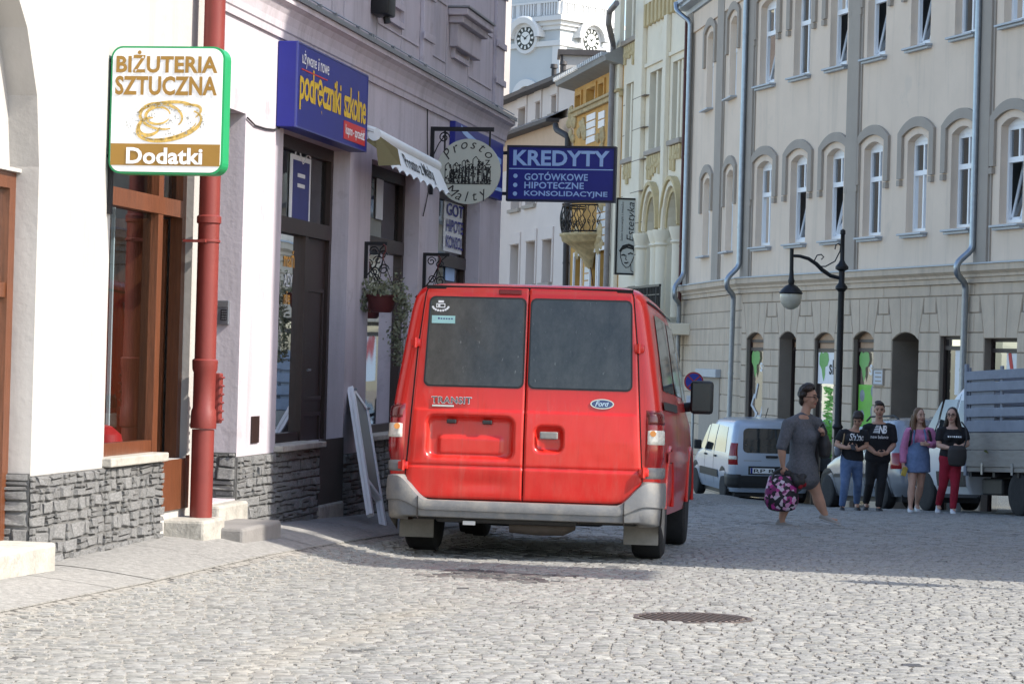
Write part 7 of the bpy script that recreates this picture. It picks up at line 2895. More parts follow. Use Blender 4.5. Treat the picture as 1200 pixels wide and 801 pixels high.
text_into(t, 'Ford', onDoor(0.0262), 0.505, 0.605, 1.108, 1.146, 0.012, 0.95, 0.35)
t.build('lettering', M_CHROME, dR, recalc=False)
# stickers on the left glass
t = MB()
cxs, czs = -0.64, 1.80
for k in range(9):
	a = math.pi * (1.08 + 0.84 * k / 8)
	t.lathe([(0, 0), (0.0085, 0), (0.0085, 0.001)], 8, (cxs + 0.058 * math.cos(a), ybase(cxs, czs) - 0.0235, czs + 0.034 * math.sin(a)), axis='y')
yb = ybase(cxs, czs) - 0.0235
ring_rect(t, cxs - 0.033, cxs + 0.033, czs - 0.012, czs + 0.018, 0.006, yb, yb + 0.001)
t.box((cxs - 0.018, yb, czs + 0.024), (cxs + 0.022, yb + 0.001, czs + 0.04))
t.box((cxs - 0.02, yb, czs - 0.004), (cxs - 0.003, yb + 0.001, czs + 0.010))
t.build('sticker', M_SIGNWHITE, dL)
t = MB()
yb = ybase(-0.62, 1.68) - 0.0265
t.box((-0.70, yb, 1.675), (-0.53, yb + 0.001, 1.73))
st = t.build('sticker', mat('sticker_mint', (0.36, 0.62, 0.60), 0.5, var=0.12, vscale=8), dL)
t = MB()
for k in range(6):
	t.box((-0.655 + 0.019 * k, yb - 0.0012, 1.703), (-0.643 + 0.019 * k, yb - 0.0002, 1.713 + 0.004 * (k == 0)))
t.build('sticker_print', M_POSTER_BLUE, st)
# tail lamps
for sgn in (-1, 1):
	t = VB.rear_corner(sgn, 0.868, 0.17, 0.685, 1.09, 0.016)
	lm = t.build('tail_lamp', M_LAMPRED, van, recalc=False)
	t = VB.rear_corner(sgn, 0.874, 0.155, 0.83, 0.965, 0.021)
	lc = t.build('reversing_lens', M_LAMPCLEAR, lm, recalc=False)
	VB.rear_corner(sgn, 0.874, 0.155, 0.975, 1.08, 0.021).build('brake_lens', mat('brake_lens_red', (0.10, 0.003, 0.004), 0.15, var=0.1, coat=0.6), lm, recalc=False)
	t = MB()
	t.lathe([(0, 0), (0.022, 0), (0.022, 0.01)], 12, (sgn * 0.925, 0.006, 0.925), axis='y')
	t.build('bulb', M_AMBER, lm)
# bumper
def bump_path(s):
	"""s -1..1 : plan position of the bumper skin"""
	a = abs(s)
	sg = 1 if s > 0 else -1
	if a < 0.62:
		x = a / 0.62 * 0.84
		return (sg * x, -0.13 + 0.045 * (x / 0.84) ** 2)
	if a < 0.80:
		q = (a - 0.62) / 0.18 * math.pi / 2
		return (sg * (0.84 + 0.155 * math.sin(q)), -0.085 + 0.17 * (1 - math.cos(q)))
	return (sg * 0.997, 0.085 + (a - 0.80) / 0.20 * 0.50)
def bump_top(s):
	x = abs(bump_path(s)[0])
	return 0.405 + 0.175 * sstep(0.68, 0.91, x)
def bump(u, v):
	s = 2 * u - 1
	x, y = bump_path(s)
	zt = bump_top(s)
	a = abs(s)
	zb2 = 0.282 - 0.025 * sstep(0.6, 0.85, a)
	prof = [(0.13, 1.0), (0.035, 1.0), (0.006, 0.97), (0.0, 0.85), (-0.004, 0.6), (0.0, 0.42), (0.014, 0.40), (0.014, 0.30), (0.02, 0.05), (0.04, 0.0), (0.16, -0.02)]
	inn, h = prof[int(round(v * 10))]
	# inward normal
	e = 0.004
	x2, y2 = bump_path(min(1, s + e))
	x1, y1 = bump_path(max(-1, s - e))
	d = Vector((x2 - x1, y2 - y1)).normalized()
	nn = Vector((-d.y, d.x))
	return (x + nn.x * inn, y + nn.y * inn, zb2 + (zt - zb2) * h)
t = MB()
t.grid(bump, 90, 10, True)
bo = t.build('bumper', M_BUMP, van, recalc=False)
bo.data.set_sharp_from_angle(angle=R(50))
for xx in (-0.74, 0.74):
	t = MB()
	t.box((xx - 0.002, -0.105, 0.27), (xx + 0.002, -0.05, 0.43))
	t.build('bumper_joint', M_GAP, bo)
for sgn in (-1, 1):
	t = VB.rear_corner(sgn, 0.872, 0.45, 0.602, 0.682, 0.012)
	t.build('bumper_end', M_BUMP, van, recalc=False)
# underside, exhaust, axle, mud flaps
t = MB()
t.box((-0.80, 0.10, 0.26), (0.80, 4.4, 0.40))
t.box((-0.62, 0.0, 0.245), (0.40, 0.5, 0.30), 0.02)
t.box((-0.45, 1.6, 0.2), (0.45, 3.4, 0.3), 0.03)
t.build('underside', M_BLACKPL, van)
t = MB()
t.tube([(-0.10, 0.16, 0.235), (0.10, 0.16, 0.23), (0.28, 0.18, 0.235), (0.36, 0.22, 0.24)], [0.055, 0.065, 0.065, 0.03], 12)
t.build('silencer', mat('rusty_silencer', (0.09, 0.075, 0.065), 0.7, 0.4, var=0.3), van)
t = MB()
t.tube([(-0.8, 0.97, 0.30), (0.8, 0.97, 0.30)], 0.05, 10)
t.lathe([(0.0, -0.13), (0.12, -0.08), (0.14, 0.0), (0.12, 0.08), (0, 0.13)], 14, (0, 0.97, 0.30), axis='x')
t.build('axle', M_BLACKPL, van)
t = MB()
t.lathe([(0.2, -0.1), (0.31, -0.1), (0.33, 0.0), (0.31, 0.1), (0.2, 0.1)], 24, (-0.18, 1.9, 0.28))
t.build('spare_wheel', M_TYRE, van)
t = MB()
t.box((-0.42, -0.03, 0.232), (-0.33, 0.0, 0.262), 0.004)
t.build('tow_plate', M_SIGNWHITE, van)
M_FLAP = mat('dusty_mudflap', (0.24, 0.225, 0.20), 0.8, var=0.2, vscale=8)
for sgn in (-1, 1):
	t = MB()
	t.box((sgn * 0.70, 0.44, 0.115), (sgn * 0.955, 0.462, 0.40), 0.006)
	t.build('mud_flap', M_FLAP, van)
weather(M_BUMP, (0.33, 0.30, 0.25), 0.6, 6, 0.45, 0.7, (1, 1, 1))
# rear bumper skirt piece that runs to the wheel arch on the right
for sgn in (-1, 1):
	t = MB()
	t.add([(sgn * 0.99, 0.20, 0.26), (sgn * 0.99, 0.56, 0.16), (sgn * 0.99, 0.60, 0.40), (sgn * 0.995, 0.2, 0.45)], [(0, 1, 2, 3)])
	t.build('arch_liner', M_FLAP, van, recalc=False)
for (xx, yy) in ((-0.85, 0.97), (0.85, 0.97), (-0.86, 3.90), (0.86, 3.90)):
	wheel(van, xx, yy, 0.335, 0.23, mat('dark_steel_wheel', (0.12, 0.12, 0.125), 0.5, 0.5, var=0.15))
for sgn in (-1, 1):
	for yy in (0.97, 3.90):
		arch_patch(VB, sgn, yy, 0.40, 0.42, M_BLACKPL, van)
		t = MB()
		pts = [(sgn * 0.990, yy + 0.44 * math.cos(math.pi * k / 18), 0.38 + 0.45 * math.sin(math.pi * k / 18)) for k in range(19)]
		t.tube(pts, 0.016, 8)
		t.build('arch_lip', M_VRED, van)
# flank: windows, door lines, slide rail, mirrors
for sgn in (-1, 1):
	VB.side(sgn, [(0.50, 1.24), (1.72, 1.24), (1.70, 1.80), (0.55, 1.80)], 0.006).build('side_window', M_CARGLASS, van, recalc=False)
	VB.side(sgn, [(1.86, 1.24), (2.86, 1.24), (2.80, 1.80), (1.86, 1.80)], 0.006).build('side_window', M_CARGLASS, van, recalc=False)
	VB.side(sgn, [(2.98, 1.22), (3.62, 1.22), (3.15, 1.76), (2.98, 1.76)], 0.006).build('side_window', M_CARGLASS, van, recalc=False)
	for yy in (1.79, 2.92):
		VB.side(sgn, [(yy, 0.45), (yy + 0.012, 0.45), (yy + 0.012, 1.85), (yy, 1.85)], 0.003, 1, 30).build('door_line', M_GAP, van, recalc=False)
	VB.side(sgn, [(0.30, 1.10), (1.80, 1.10), (1.80, 1.16), (0.30, 1.16)], 0.014, 6, 2).build('slide_rail', M_BLACKPL, van, recalc=False)
	VB.side(sgn, [(0.6, 0.72), (3.4, 0.72), (3.4, 0.80), (0.6, 0.80)], 0.012, 6, 2).build('rub_strip', M_VRED, van, recalc=False)
	VB.side(sgn, [(0.15, 1.865), (2.9, 1.865), (2.85, 1.885), (0.2, 1.885)], 0.008, 20, 1).build('roof_gutter', M_GAP, van, recalc=False)
	t = MB()
	t.box((sgn * 1.01, 3.30, 1.12), (sgn * 1.20, 3.44, 1.40), 0.03)
	t.tube([(sgn * 0.94, 3.42, 1.17), (sgn * 1.10, 3.38, 1.19)], 0.04, 8)
	mi = t.build('mirror', M_BLACKPL, van)
	t = MB()
	t.box((sgn * 1.03, 3.294, 1.145), (sgn * 1.18, 3.299, 1.375))
	t.build('mirror_glass', mat('mirror_glass', (0.02, 0.022, 0.025), 0.2, var=0.1), mi)
# windscreen and headlamps (seen only from further round)
t = MB()
def ws(u, v):
	z = lerp(1.22, 1.80, v)
	yr, yf, w, _, rf = VB.at(z)
	x = (2 * u - 1) * (w - rf * 0.5) * 0.96
	return (x, yf - VB.bow_f * (x / w) ** 2 + 0.008, z)
t.grid(ws, 12, 8)
t.build('windscreen', M_CARGLASS, van, recalc=False)
t = MB()
t.tube([(0.30, 2.0, 1.985), (0.28, 1.75, 2.22)], 0.004, 5)
t.build('aerial', M_BLACKPL, van)

# ---- small white van (rear three-quarter) -----------------------------------
def place(px, py, D, head, sideoff, y_off):
	"""root location so that the point (sideoff, y_off) of the vehicle stands on the ground under pixel column px at depth D"""
	p = P(px, py, D)
	f = Vector((math.sin(head), math.cos(head)))
	r_ = Vector((math.cos(head), -math.sin(head)))
	x = p.x - r_.x * sideoff - f.x * y_off
	y = p.y - r_.y * sideoff - f.y * y_off
	return x, y, f
def on_slope(name, label, cat, x, y, f, head, wb0, wb1):
	za, zb2 = ground(x + f.x * wb0, y + f.y * wb0), ground(x + f.x * wb1, y + f.y * wb1)
	pt = math.atan2(zb2 - za, wb1 - wb0)
	return thing(name, label, cat, (x, y, za - wb0 * math.tan(pt) + 0.01), rot=(pt, 0, -head))
hd = R(-8.0)
x, y, f = place(852, 590, 55.0, hd, -0.78, 0.72)
cv = on_slope('small_van', 'small silver-white passenger van parked behind the woman in the grey dress', 'van', x, y, f, hd, 0.72, 3.45)
M_SILVER = mat('silver_white_paint', (0.38, 0.44, 0.53), 0.28, 0.25, var=0.04, coat=0.5)
CB = Body([(0.24, 0.08, 4.22, 0.83, 0.20, 0.5), (0.40, 0.02, 4.33, 0.88, 0.2, 0.5), (0.60, 0.0, 4.38, 0.90, 0.2, 0.5), (0.80, 0.0, 4.30, 0.90, 0.18, 0.5), (0.95, 0.015, 4.0, 0.895, 0.16, 0.45),
		(1.04, 0.025, 3.6, 0.885, 0.15, 0.4), (1.10, 0.035, 3.4, 0.875, 0.14, 0.38), (1.38, 0.075, 3.0, 0.835, 0.13, 0.36), (1.62, 0.13, 2.65, 0.785, 0.13, 0.34), (1.72, 0.18, 2.5, 0.745, 0.15, 0.32),
		(1.77, 0.27, 2.3, 0.66, 0.18, 0.3), (1.79, 0.45, 2.1, 0.52, 0.2, 0.28), (1.80, 0.8, 1.8, 0.32, 0.18, 0.2)], bow_r=0.06, bow_f=0.3)
CB.mesh().build('body', M_SILVER, cv, recalc=False)
CB.rear_win(0.62, 1.08, 1.60, 0.10, 0.06, 0.008).build('rear_window', M_CARGLASS, cv, recalc=False)
CB.rear(-0.70, 0.70, 0.34, 0.60, 0.035, 16, 4).build('bumper', M_BLACKPL, cv, recalc=False)
for s in (-1, 1):
	CB.rear_corner(s, 0.60, 0.55, 0.33, 0.62, 0.03).build('bumper_end', M_BLACKPL, cv, recalc=False)
	lm = CB.rear_corner(s, 0.73, 0.20, 0.82, 1.28, 0.018).build('tail_lamp', M_LAMPRED, cv, recalc=False)
	CB.rear_corner(s, 0.74, 0.18, 0.92, 1.02, 0.022).build('lens', M_LAMPCLEAR, lm, recalc=False)
	CB.side(s, [(0.55, 1.06), (1.55, 1.06), (1.52, 1.62), (0.68, 1.60)], 0.006).build('side_window', M_CARGLASS, cv, recalc=False)
	CB.side(s, [(1.65, 1.06), (2.45, 1.06), (2.35, 1.62), (1.62, 1.62)], 0.006).build('side_window', M_CARGLASS, cv, recalc=False)
	CB.side(s, [(2.52, 1.06), (3.05, 1.06), (2.55, 1.58), (2.42, 1.60)], 0.006).build('side_window', M_CARGLASS, cv, recalc=False)
	CB.side(s, [(1.15, 0.50), (2.95, 0.50), (2.95, 0.66), (1.15, 0.66)], 0.018, 8, 2).build('rub_strip', M_BLACKPL, cv, recalc=False)
	for yy in (1.60, 2.48):
		CB.side(s, [(yy, 0.35), (yy + .014, 0.35), (yy + .014, 1.65), (yy, 1.65)], 0.003, 1, 20).build('door_line', M_GAP, cv, recalc=False)
	for yy in (0.72, 3.45):
		arch_patch(CB, s, yy, 0.36, 0.40, M_BLACKPL, cv)
		wheel(cv, s * 0.80, yy, 0.315, 0.20, M_RIM, spokes=7)
	t = MB()
	t.box((s * 0.93, 2.72, 1.04), (s * 1.10, 2.84, 1.24), 0.03)
	t.build('mirror', M_BLACKPL, cv)
	for yy in (1.35, 2.3):
		t = MB()
		t.box((s * 0.90, yy, 0.93), (s * 0.935, yy + .18, 0.97), 0.008)
		t.build('door_handle', M_BLACKPL, cv)
t = MB()
t.box((-0.13, -0.025, 0.98), (0.13, 0.02, 1.03), 0.01)
t.build('tailgate_handle', M_BLACKPL, cv)
CB.rear(-0.50, 0.36, 0.62, 0.80, 0.004, 4, 2).build('plate_recess', M_BLACKPL, cv, recalc=False)
t = MB()
t.box((-0.46, -0.016, 0.65), (0.06, 0.012, 0.76))
pl = t.build('number_plate', M_SIGNWHITE, cv)
t = MB()
t.box((-0.46, -0.019, 0.65), (-0.415, -0.0165, 0.76))
t.build('plate_band', M_BLUE, pl)
t = MB()
text_into(t, 'RP 8', lambda x_, z_: (x_, -0.019, z_), -0.39, 0.04, 0.667, 0.743, 0.01)
t.build('lettering', M_INK, pl)
t = MB()
t.box((-0.13, 0.2, 1.70), (0.13, 0.24, 1.725))
t.build('brake_lamp', M_LAMPRED, cv)
CB.rear(-0.60, -0.22, 0.905, 0.925, 0.004, 4, 1).build('model_badge', M_RIM, cv, recalc=False)
t = MB()
t.tube([(0.3, 1.9, 1.78), (0.28, 1.6, 2.0)], 0.01, 5)
t.build('aerial', M_BLACKPL, cv)

t = MB()
t.box((-0.75, 0.2, 0.14), (0.75, 4.0, 0.30))
t.build('underside', M_BLACKPL, cv)
# ---- silver family car behind the group -------------------------------------
hd = R(-14)
x, y, f = place(1040, 595, 44.9, hd, -0.76, 0.75)
sc_ = on_slope('family_car', 'silver family car parked behind the group of four', 'car', x, y, f, hd, 0.75, 3.35)
M_SILV2 = mat('silver_paint', (0.25, 0.27, 0.30), 0.25, 0.4, var=0.04, coat=0.5)
SB = Body([(0.22, 0.10, 4.03, 0.80, 0.3, 0.5), (0.40, 0.01, 4.15, 0.86, 0.3, 0.5), (0.60, 0.02, 4.18, 0.88, 0.28, 0.5), (0.78, 0.05, 4.08, 0.88, 0.25, 0.5), (0.90, 0.09, 3.7, 0.87, 0.22, 0.45),
		(0.97, 0.11, 3.3, 0.86, 0.2, 0.4), (1.02, 0.13, 3.15, 0.85, 0.2, 0.38), (1.25, 0.24, 2.75, 0.80, 0.18, 0.34), (1.45, 0.36, 2.45, 0.73, 0.18, 0.32), (1.55, 0.48, 2.25, 0.66, 0.2, 0.3),
		(1.60, 0.65, 2.0, 0.52, 0.2, 0.26), (1.62, 0.95, 1.7, 0.30, 0.16, 0.2)], bow_r=0.10, bow_f=0.3)
SB.mesh().build('body', M_SILV2, sc_, recalc=False)
SB.rear_win(0.60, 1.03, 1.46, 0.08, 0.2, 0.012).build('rear_window', M_CARGLASS, sc_, recalc=False)
SB.rear(-0.62, 0.62, 0.50, 0.54, 0.02, 12, 1).build('bumper_strip', M_BLACKPL, sc_, recalc=False)
for s in (-1, 1):
	SB.rear_corner(s, 0.55, 0.35, 0.70, 0.98, 0.018).build('tail_lamp', M_LAMPRED, sc_, recalc=False)
	SB.side(s, [(0.55, 1.0), (1.50, 1.0), (1.48, 1.47), (0.85, 1.47)], 0.006).build('side_window', M_CARGLASS, sc_, recalc=False)
	SB.side(s, [(1.58, 1.0), (2.55, 1.0), (2.15, 1.47), (1.56, 1.47)], 0.006).build('side_window', M_CARGLASS, sc_, recalc=False)
	SB.side(s, [(0.9, 0.56), (3.0, 0.56), (3.0, 0.62), (0.9, 0.62)], 0.014, 8, 1).build('rub_strip', M_BLACKPL, sc_, recalc=False)
	for yy in (0.75, 3.35):
		arch_patch(SB, s, yy, 0.34, 0.385, M_BLACKPL, sc_)
		wheel(sc_, s * 0.79, yy, 0.31, 0.20, M_RIM, spokes=8)
	t = MB()
	t.tube([(s * 0.56, 0.75, 1.58), (s * 0.58, 0.9, 1.64), (s * 0.58, 2.0, 1.65), (s * 0.57, 2.2, 1.58)], 0.018, 8)
	t.build('roof_rail', M_BLACKPL, sc_)
	t = MB()
	t.box((s * 0.90, 2.5, 0.98), (s * 1.06, 2.6, 1.12), 0.03)
	t.build('mirror', M_SILV2, sc_)
	SB.side(s, [(1.54, 0.3), (1.552, 0.3), (1.53, 1.5), (1.518, 1.5)], 0.003, 1, 20).build('door_line', M_GAP, sc_, recalc=False)
t = MB()
t.box((-0.26, 0.02, 0.66), (0.26, 0.055, 0.77))
t.build('number_plate', M_PAPER, sc_)

t = MB()
t.box((-0.72, 0.2, 0.13), (0.72, 3.9, 0.30))
t.build('underside', M_BLACKPL, sc_)
# ---- flatbed truck ----------------------------------------------------------
hd = R(-16.2)
x, y, f = place(1091, 598, 42.0, hd, -0.86, 0.0)
tr = on_slope('flatbed_truck', 'white flatbed truck with blue-grey slatted sides at the right edge', 'truck', x, y, f, hd, -3.25, 0.0)
M_CABW = mat('cab_white', (0.56, 0.58, 0.60), 0.3, var=0.05, coat=0.3, spots=((0.40, 0.39, 0.37), 3, 0.62, 0.4))
M_SLATB = mat('blue_grey_boards', (0.20, 0.225, 0.28), 0.65, var=0.14, vscale=4, bump=0.15, spots=((0.25, 0.27, 0.30), 6, 0.62, 0.5))
M_BOARD = mat('weathered_board', (0.30, 0.275, 0.24), 0.85, var=0.15, vscale=4, stretch=(4, 1, 6), bump=0.2)
TB = Body([(0.30, -1.50, 0.92, 0.88, 0.06, 0.4), (0.45, -1.52, 1.02, 0.95, 0.06, 0.42), (0.7, -1.52, 1.05, 0.97, 0.06, 0.45), (0.95, -1.52, 0.98, 0.97, 0.06, 0.45), (1.08, -1.52, 0.75, 0.96, 0.06, 0.45),
		(1.18, -1.52, 0.45, 0.95, 0.06, 0.4), (1.30, -1.51, 0.25, 0.93, 0.06, 0.36), (1.60, -1.50, -0.05, 0.87, 0.08, 0.34), (1.88, -1.47, -0.35, 0.80, 0.10, 0.32), (2.0, -1.42, -0.5, 0.74, 0.14, 0.3),
		(2.06, -1.34, -0.62, 0.64, 0.2, 0.28), (2.09, -1.2, -0.75, 0.45, 0.18, 0.2)], bow_r=0.02, bow_f=0.2)
TB.mesh().build('cab', M_CABW, tr, recalc=False)
for s in (-1, 1):
	TB.side(s, [(-0.92, 1.22), (-0.38, 1.22), (-0.42, 1.82), (-0.92, 1.82)], 0.007).build('side_window', M_CARGLASS, tr, recalc=False)
	TB.side(s, [(-0.30, 1.22), (0.10, 1.25), (-0.30, 1.78), (-0.34, 1.80)], 0.007).build('side_window', M_CARGLASS, tr, recalc=False)
	TB.side(s, [(-1.38, 1.24), (-1.02, 1.24), (-1.02, 1.80), (-1.36, 1.80)], 0.007).build('side_window', M_CARGLASS, tr, recalc=False)
	TB.side(s, [(-1.45, 0.42), (-0.45, 0.42), (-0.45, 0.66), (-1.45, 0.66)], 0.016, 6, 2).build('rub_strip', M_BLACKPL, tr, recalc=False)
	TB.side(s, [(-0.97, 0.40), (-0.955, 0.40), (-0.955, 1.9), (-0.97, 1.9)], 0.004, 1, 16).build('door_line', M_GAP, tr, recalc=False)
	t = MB()
	t.box((s * 0.965, -0.88, 1.02), (s * 0.995, -0.68, 1.07), 0.01)
	t.build('door_handle', M_BLACKPL, tr)
	t = MB()
	t.box((s * 1.03, -0.12, 1.22), (s * 1.24, 0.0, 1.58), 0.03)
	t.tube([(s * 0.93, -0.02, 1.3), (s * 1.08, -0.05, 1.32)], 0.03, 6)
	t.build('mirror', M_BLACKPL, tr)
	arch_patch(TB, s, 0.0, 0.38, 0.42, M_BLACKPL, tr)
	wheel(tr, s * 0.87, 0.0, 0.34, 0.22, M_RIM, spokes=6)
	wheel(tr, s * 0.87, -3.25, 0.34, 0.22, M_RIM, spokes=6)
t = MB()
t.box((-0.55, -4.7, 0.42), (-0.40, -1.4, 0.58))
t.box((0.40, -4.7, 0.42), (0.55, -1.4, 0.58))
for yy in (-1.7, -2.5, -3.3, -4.1, -4.6):
	t.box((-1.0, yy - 0.04, 0.585), (1.0, yy + 0.04, 0.66))
t.box((-0.8, -2.4, 0.3), (-0.45, -1.7, 0.56), 0.03)
t.build('chassis', M_BLACKPL, tr)
y0b, y1b = -4.85, -1.62
t = MB()
t.box((-1.03, y0b, 0.665), (1.03, y1b, 0.74), 0.01)
t.build('bed_floor', M_BOARD, tr)
for k, (z0, z1) in enumerate(((0.745, 1.00), (1.01, 1.27))):
	for xx in (-1.045, 1.015):
		t = MB()
		t.box((xx, y0b, z0), (xx + 0.03, y1b, z1), 0.006)
		t.build('side_board', M_BOARD, tr)
zsl = [(1.285, 1.46), (1.52, 1.66), (1.72, 1.86), (1.92, 2.06), (2.10, 2.24)]
for (z0, z1) in zsl:
	for xx in (-1.045, 1.015):
		t = MB()
		t.box((xx, y0b, z0), (xx + 0.028, y1b, z1), 0.006)
		t.build('slat', M_SLATB, tr)
	t = MB()
	t.box((-1.01, y1b - 0.03, z0), (1.01, y1b, z1), 0.006)
	t.build('slat', M_SLATB, tr)
for yy in (y1b - 0.02, -2.75, -3.8, y0b + 0.06):
	for xx in (-1.012, 0.98):
		t = MB()
		t.box((xx, yy - 0.04, 0.74), (xx + 0.032, yy + 0.04, 2.30), 0.004)
		t.build('stake', M_SLATB, tr)
for xx in (-1.045, 1.015):
	t = MB()
	t.box((xx - 0.003, y1b - 0.015, 0.60), (xx + 0.05, y1b + 0.07, 2.36), 0.006)
	t.build('corner_post', M_SLATB, tr)
for xx in (-1.0, 0.97):
	t = MB()
	t.box((xx, -2.5, 1.27), (xx + 0.015, y1b - 0.1, 2.2))
	t.build('backing_panel', M_SLATB, tr)
for yy in (-2.2, -3.2, -4.2):
	t = MB()
	t.box((-1.06, yy - 0.03, 0.62), (-1.045, yy + 0.03, 0.80), 0.004)
	t.build('latch', M_RIM, tr)
rr = random.Random(12)
t = leaf_mass(500, lambda r: (r.gauss(0, 0.35), r.gauss(-3.5, 0.5), 0.76 + abs(r.gauss(0, 0.42))), 0.04, 0.10, 31)
tt_ = t.build('garden_waste', mat('cut_branches', (0.10, 0.12, 0.03), 0.8, var=0.4, vscale=12, col2=(0.2, 0.19, 0.05)), None, recalc=False)
tt_.matrix_world = Matrix.Translation(tr.location) @ tr.rotation_euler.to_matrix().to_4x4()
tag(tt_, 'heap of green cuttings lying on the bed of the flatbed truck', 'cuttings')
# ------------------------------------------------------------------ people
from mathutils.bvhtree import BVHTree
def etube(t, pts, rads, wide, n=16, cap=0.6):
	"""closed elliptical tube; rads (r along wide, r across); ends rounded"""
	pts = [Vector(p) for p in pts]
	wide = Vector(wide).normalized()
	P_, R_ = [], []
	m_ = len(pts)
	d0 = (pts[1] - pts[0]).normalized()
	d1 = (pts[-1] - pts[-2]).normalized()
	for q in (1.0, 0.85, 0.5):
		P_.append(pts[0] - d0 * q * cap * min(rads[0]))
		k = math.sqrt(max(0.02, 1 - q * q))
		R_.append((rads[0][0] * k, rads[0][1] * k))
	for i in range(m_ - 1):          # subdivide with smooth radii
		n_ = max(1, int((pts[i + 1] - pts[i]).length / 0.03))
		for k in range(n_):
			q = k / n_
			s_ = q * q * (3 - 2 * q)
			P_.append(pts[i].lerp(pts[i + 1], q))
			R_.append((lerp(rads[i][0], rads[i + 1][0], s_), lerp(rads[i][1], rads[i + 1][1], s_)))
	P_.append(pts[-1])
	R_.append(rads[-1])
	for q in (0.5, 0.85, 1.0):
		P_.append(pts[-1] + d1 * q * cap * min(rads[-1]))
		k = math.sqrt(max(0.02, 1 - q * q))
		R_.append((rads[-1][0] * k, rads[-1][1] * k))
	v, f = [], []
	for i, p in enumerate(P_):
		d = (P_[min(i + 1, len(P_) - 1)] - P_[max(i - 1, 0)]).normalized()
		a = wide - d * wide.dot(d)
		a = a.normalized() if a.length > 0.05 else d.orthogonal().normalized()
		b_ = d.cross(a)
		for k in range(n):
			th = 2 * math.pi * k / n
			v.append(p + a * math.cos(th) * R_[i][0] + b_ * math.sin(th) * R_[i][1])
	for i in range(len(P_) - 1):
		for k in range(n):
			k2 = (k + 1) % n
			f.append((i * n + k, i * n + k2, (i + 1) * n + k2, (i + 1) * n + k))
	f.append(tuple(range(n - 1, -1, -1)))
	f.append(tuple((len(P_) - 1) * n + k for k in range(n)))
	t.add(v, f)
def ball(t, c_, r_, axis=None, n=12):
	"""ellipsoid; r_ = (side, front, up); axis = facing direction"""
	c_ = Vector(c_)
	fw = Vector(axis or (0, -1, 0)).normalized()
	sd_ = fw.cross(Vector((0, 0, 1)))
	sd_ = sd_.normalized() if sd_.length > 1e-3 else Vector((1, 0, 0))
	up = sd_.cross(fw)
	v, f = [], []
	for i in range(n + 1):
		ph = math.pi * i / n
		for k in range(2 * n):
			th = math.pi * k / n
			v.append(c_ + sd_ * (r_[0] * math.sin(ph) * math.cos(th)) + fw * (r_[1] * math.sin(ph) * math.sin(th)) + up * (r_[2] * math.cos(ph)))
	for i in range(n):
		for k in range(2 * n):
			k2 = (k + 1) % (2 * n)
			f.append((i * 2 * n + k, i * 2 * n + k2, (i + 1) * 2 * n + k2, (i + 1) * 2 * n + k))
	t.add(v, f)
def blob(t, name, m, parent, voxel=0.012, smooth=4, label=None):
	"""voxel union of everything in t -> one continuous skin"""
	me = bpy.data.meshes.new('tmp')
	me.from_pydata([tuple(v) for v in t.v], [], t.f)
	bm = bmesh.new()
	bm.from_mesh(me)
	bmesh.ops.remove_doubles(bm, verts=bm.verts, dist=1e-6)
	bmesh.ops.recalc_face_normals(bm, faces=bm.faces)
	bm.to_mesh(me)
	bm.free()
	ob = bpy.data.objects.new('tmp', me)
	COL.objects.link(ob)
	md = ob.modifiers.new('r', 'REMESH')
	md.mode = 'VOXEL'
	md.voxel_size = voxel
	md.use_smooth_shade = True
	ms = ob.modifiers.new('s', 'SMOOTH')
	ms.factor, ms.iterations = 0.5, smooth
	dg = bpy.context.evaluated_depsgraph_get()
	res = bpy.data.meshes.new_from_object(ob.evaluated_get(dg))
	bpy.data.objects.remove(ob)
	bpy.data.meshes.remove(me)
	res.name = name
	res.materials.clear()
	res.materials.append(m)
	res.shade_smooth()
	return link(res, name, parent)
def hand(t, w, d, side, s=1.0, curl=0.6, palm=None):
	"""w wrist, d direction of the palm, side = towards the thumb"""
	w, d, side = Vector(w), Vector(d).normalized(), Vector(side)
	side = (side - d * side.dot(d)).normalized()
	nrm = d.cross(side).normalized() if palm is None else Vector(palm).normalized()
	etube(t, [w - d * 0.02 * s, w + d * 0.025 * s, w + d * 0.085 * s], [(0.026 * s, 0.019 * s), (0.036 * s, 0.017 * s), (0.038 * s, 0.014 * s)], side, 12)
	for k, (o_, L_) in enumerate(((0.029, 0.066), (0.010, 0.076), (-0.010, 0.070), (-0.029, 0.055))):
		b_ = w + d * 0.085 * s + side * o_ * s
		d1 = (d * math.cos(curl * .6) + nrm * math.sin(curl * .6))
		d2 = (d * math.cos(curl * 1.6) + nrm * math.sin(curl * 1.6))
		p1 = b_ + d1 * L_ * 0.5 * s
		p2 = p1 + d2 * L_ * 0.5 * s
		etube(t, [b_ - d * 0.012, p1, p2], [(0.0095 * s,) * 2, (0.009 * s,) * 2, (0.0075 * s,) * 2], side, 8)
	b_ = w + d * 0.03 * s + side * 0.030 * s
	p1 = b_ + (d * 0.6 + side * 0.7 + nrm * 0.3).normalized() * 0.038 * s
	p2 = p1 + (d * 0.9 + side * 0.2 + nrm * 0.4).normalized() * 0.030 * s
	etube(t, [b_ - side * 0.012, p1, p2], [(0.012 * s,) * 2, (0.0105 * s,) * 2, (0.009 * s,) * 2], side, 8)
M_SKIN = mat('skin', (0.46, 0.26, 0.18), 0.55, var=0.08, vscale=12, spec=0.35)
M_SKINLT = mat('skin_pale', (0.52, 0.32, 0.24), 0.55, var=0.08, vscale=12, spec=0.35)
M_HAIRDK = mat('dark_brown_hair', (0.030, 0.018, 0.012), 0.5, var=0.4, vscale=40, stretch=(8, 8, 1), bump=0.5, bscale=60)
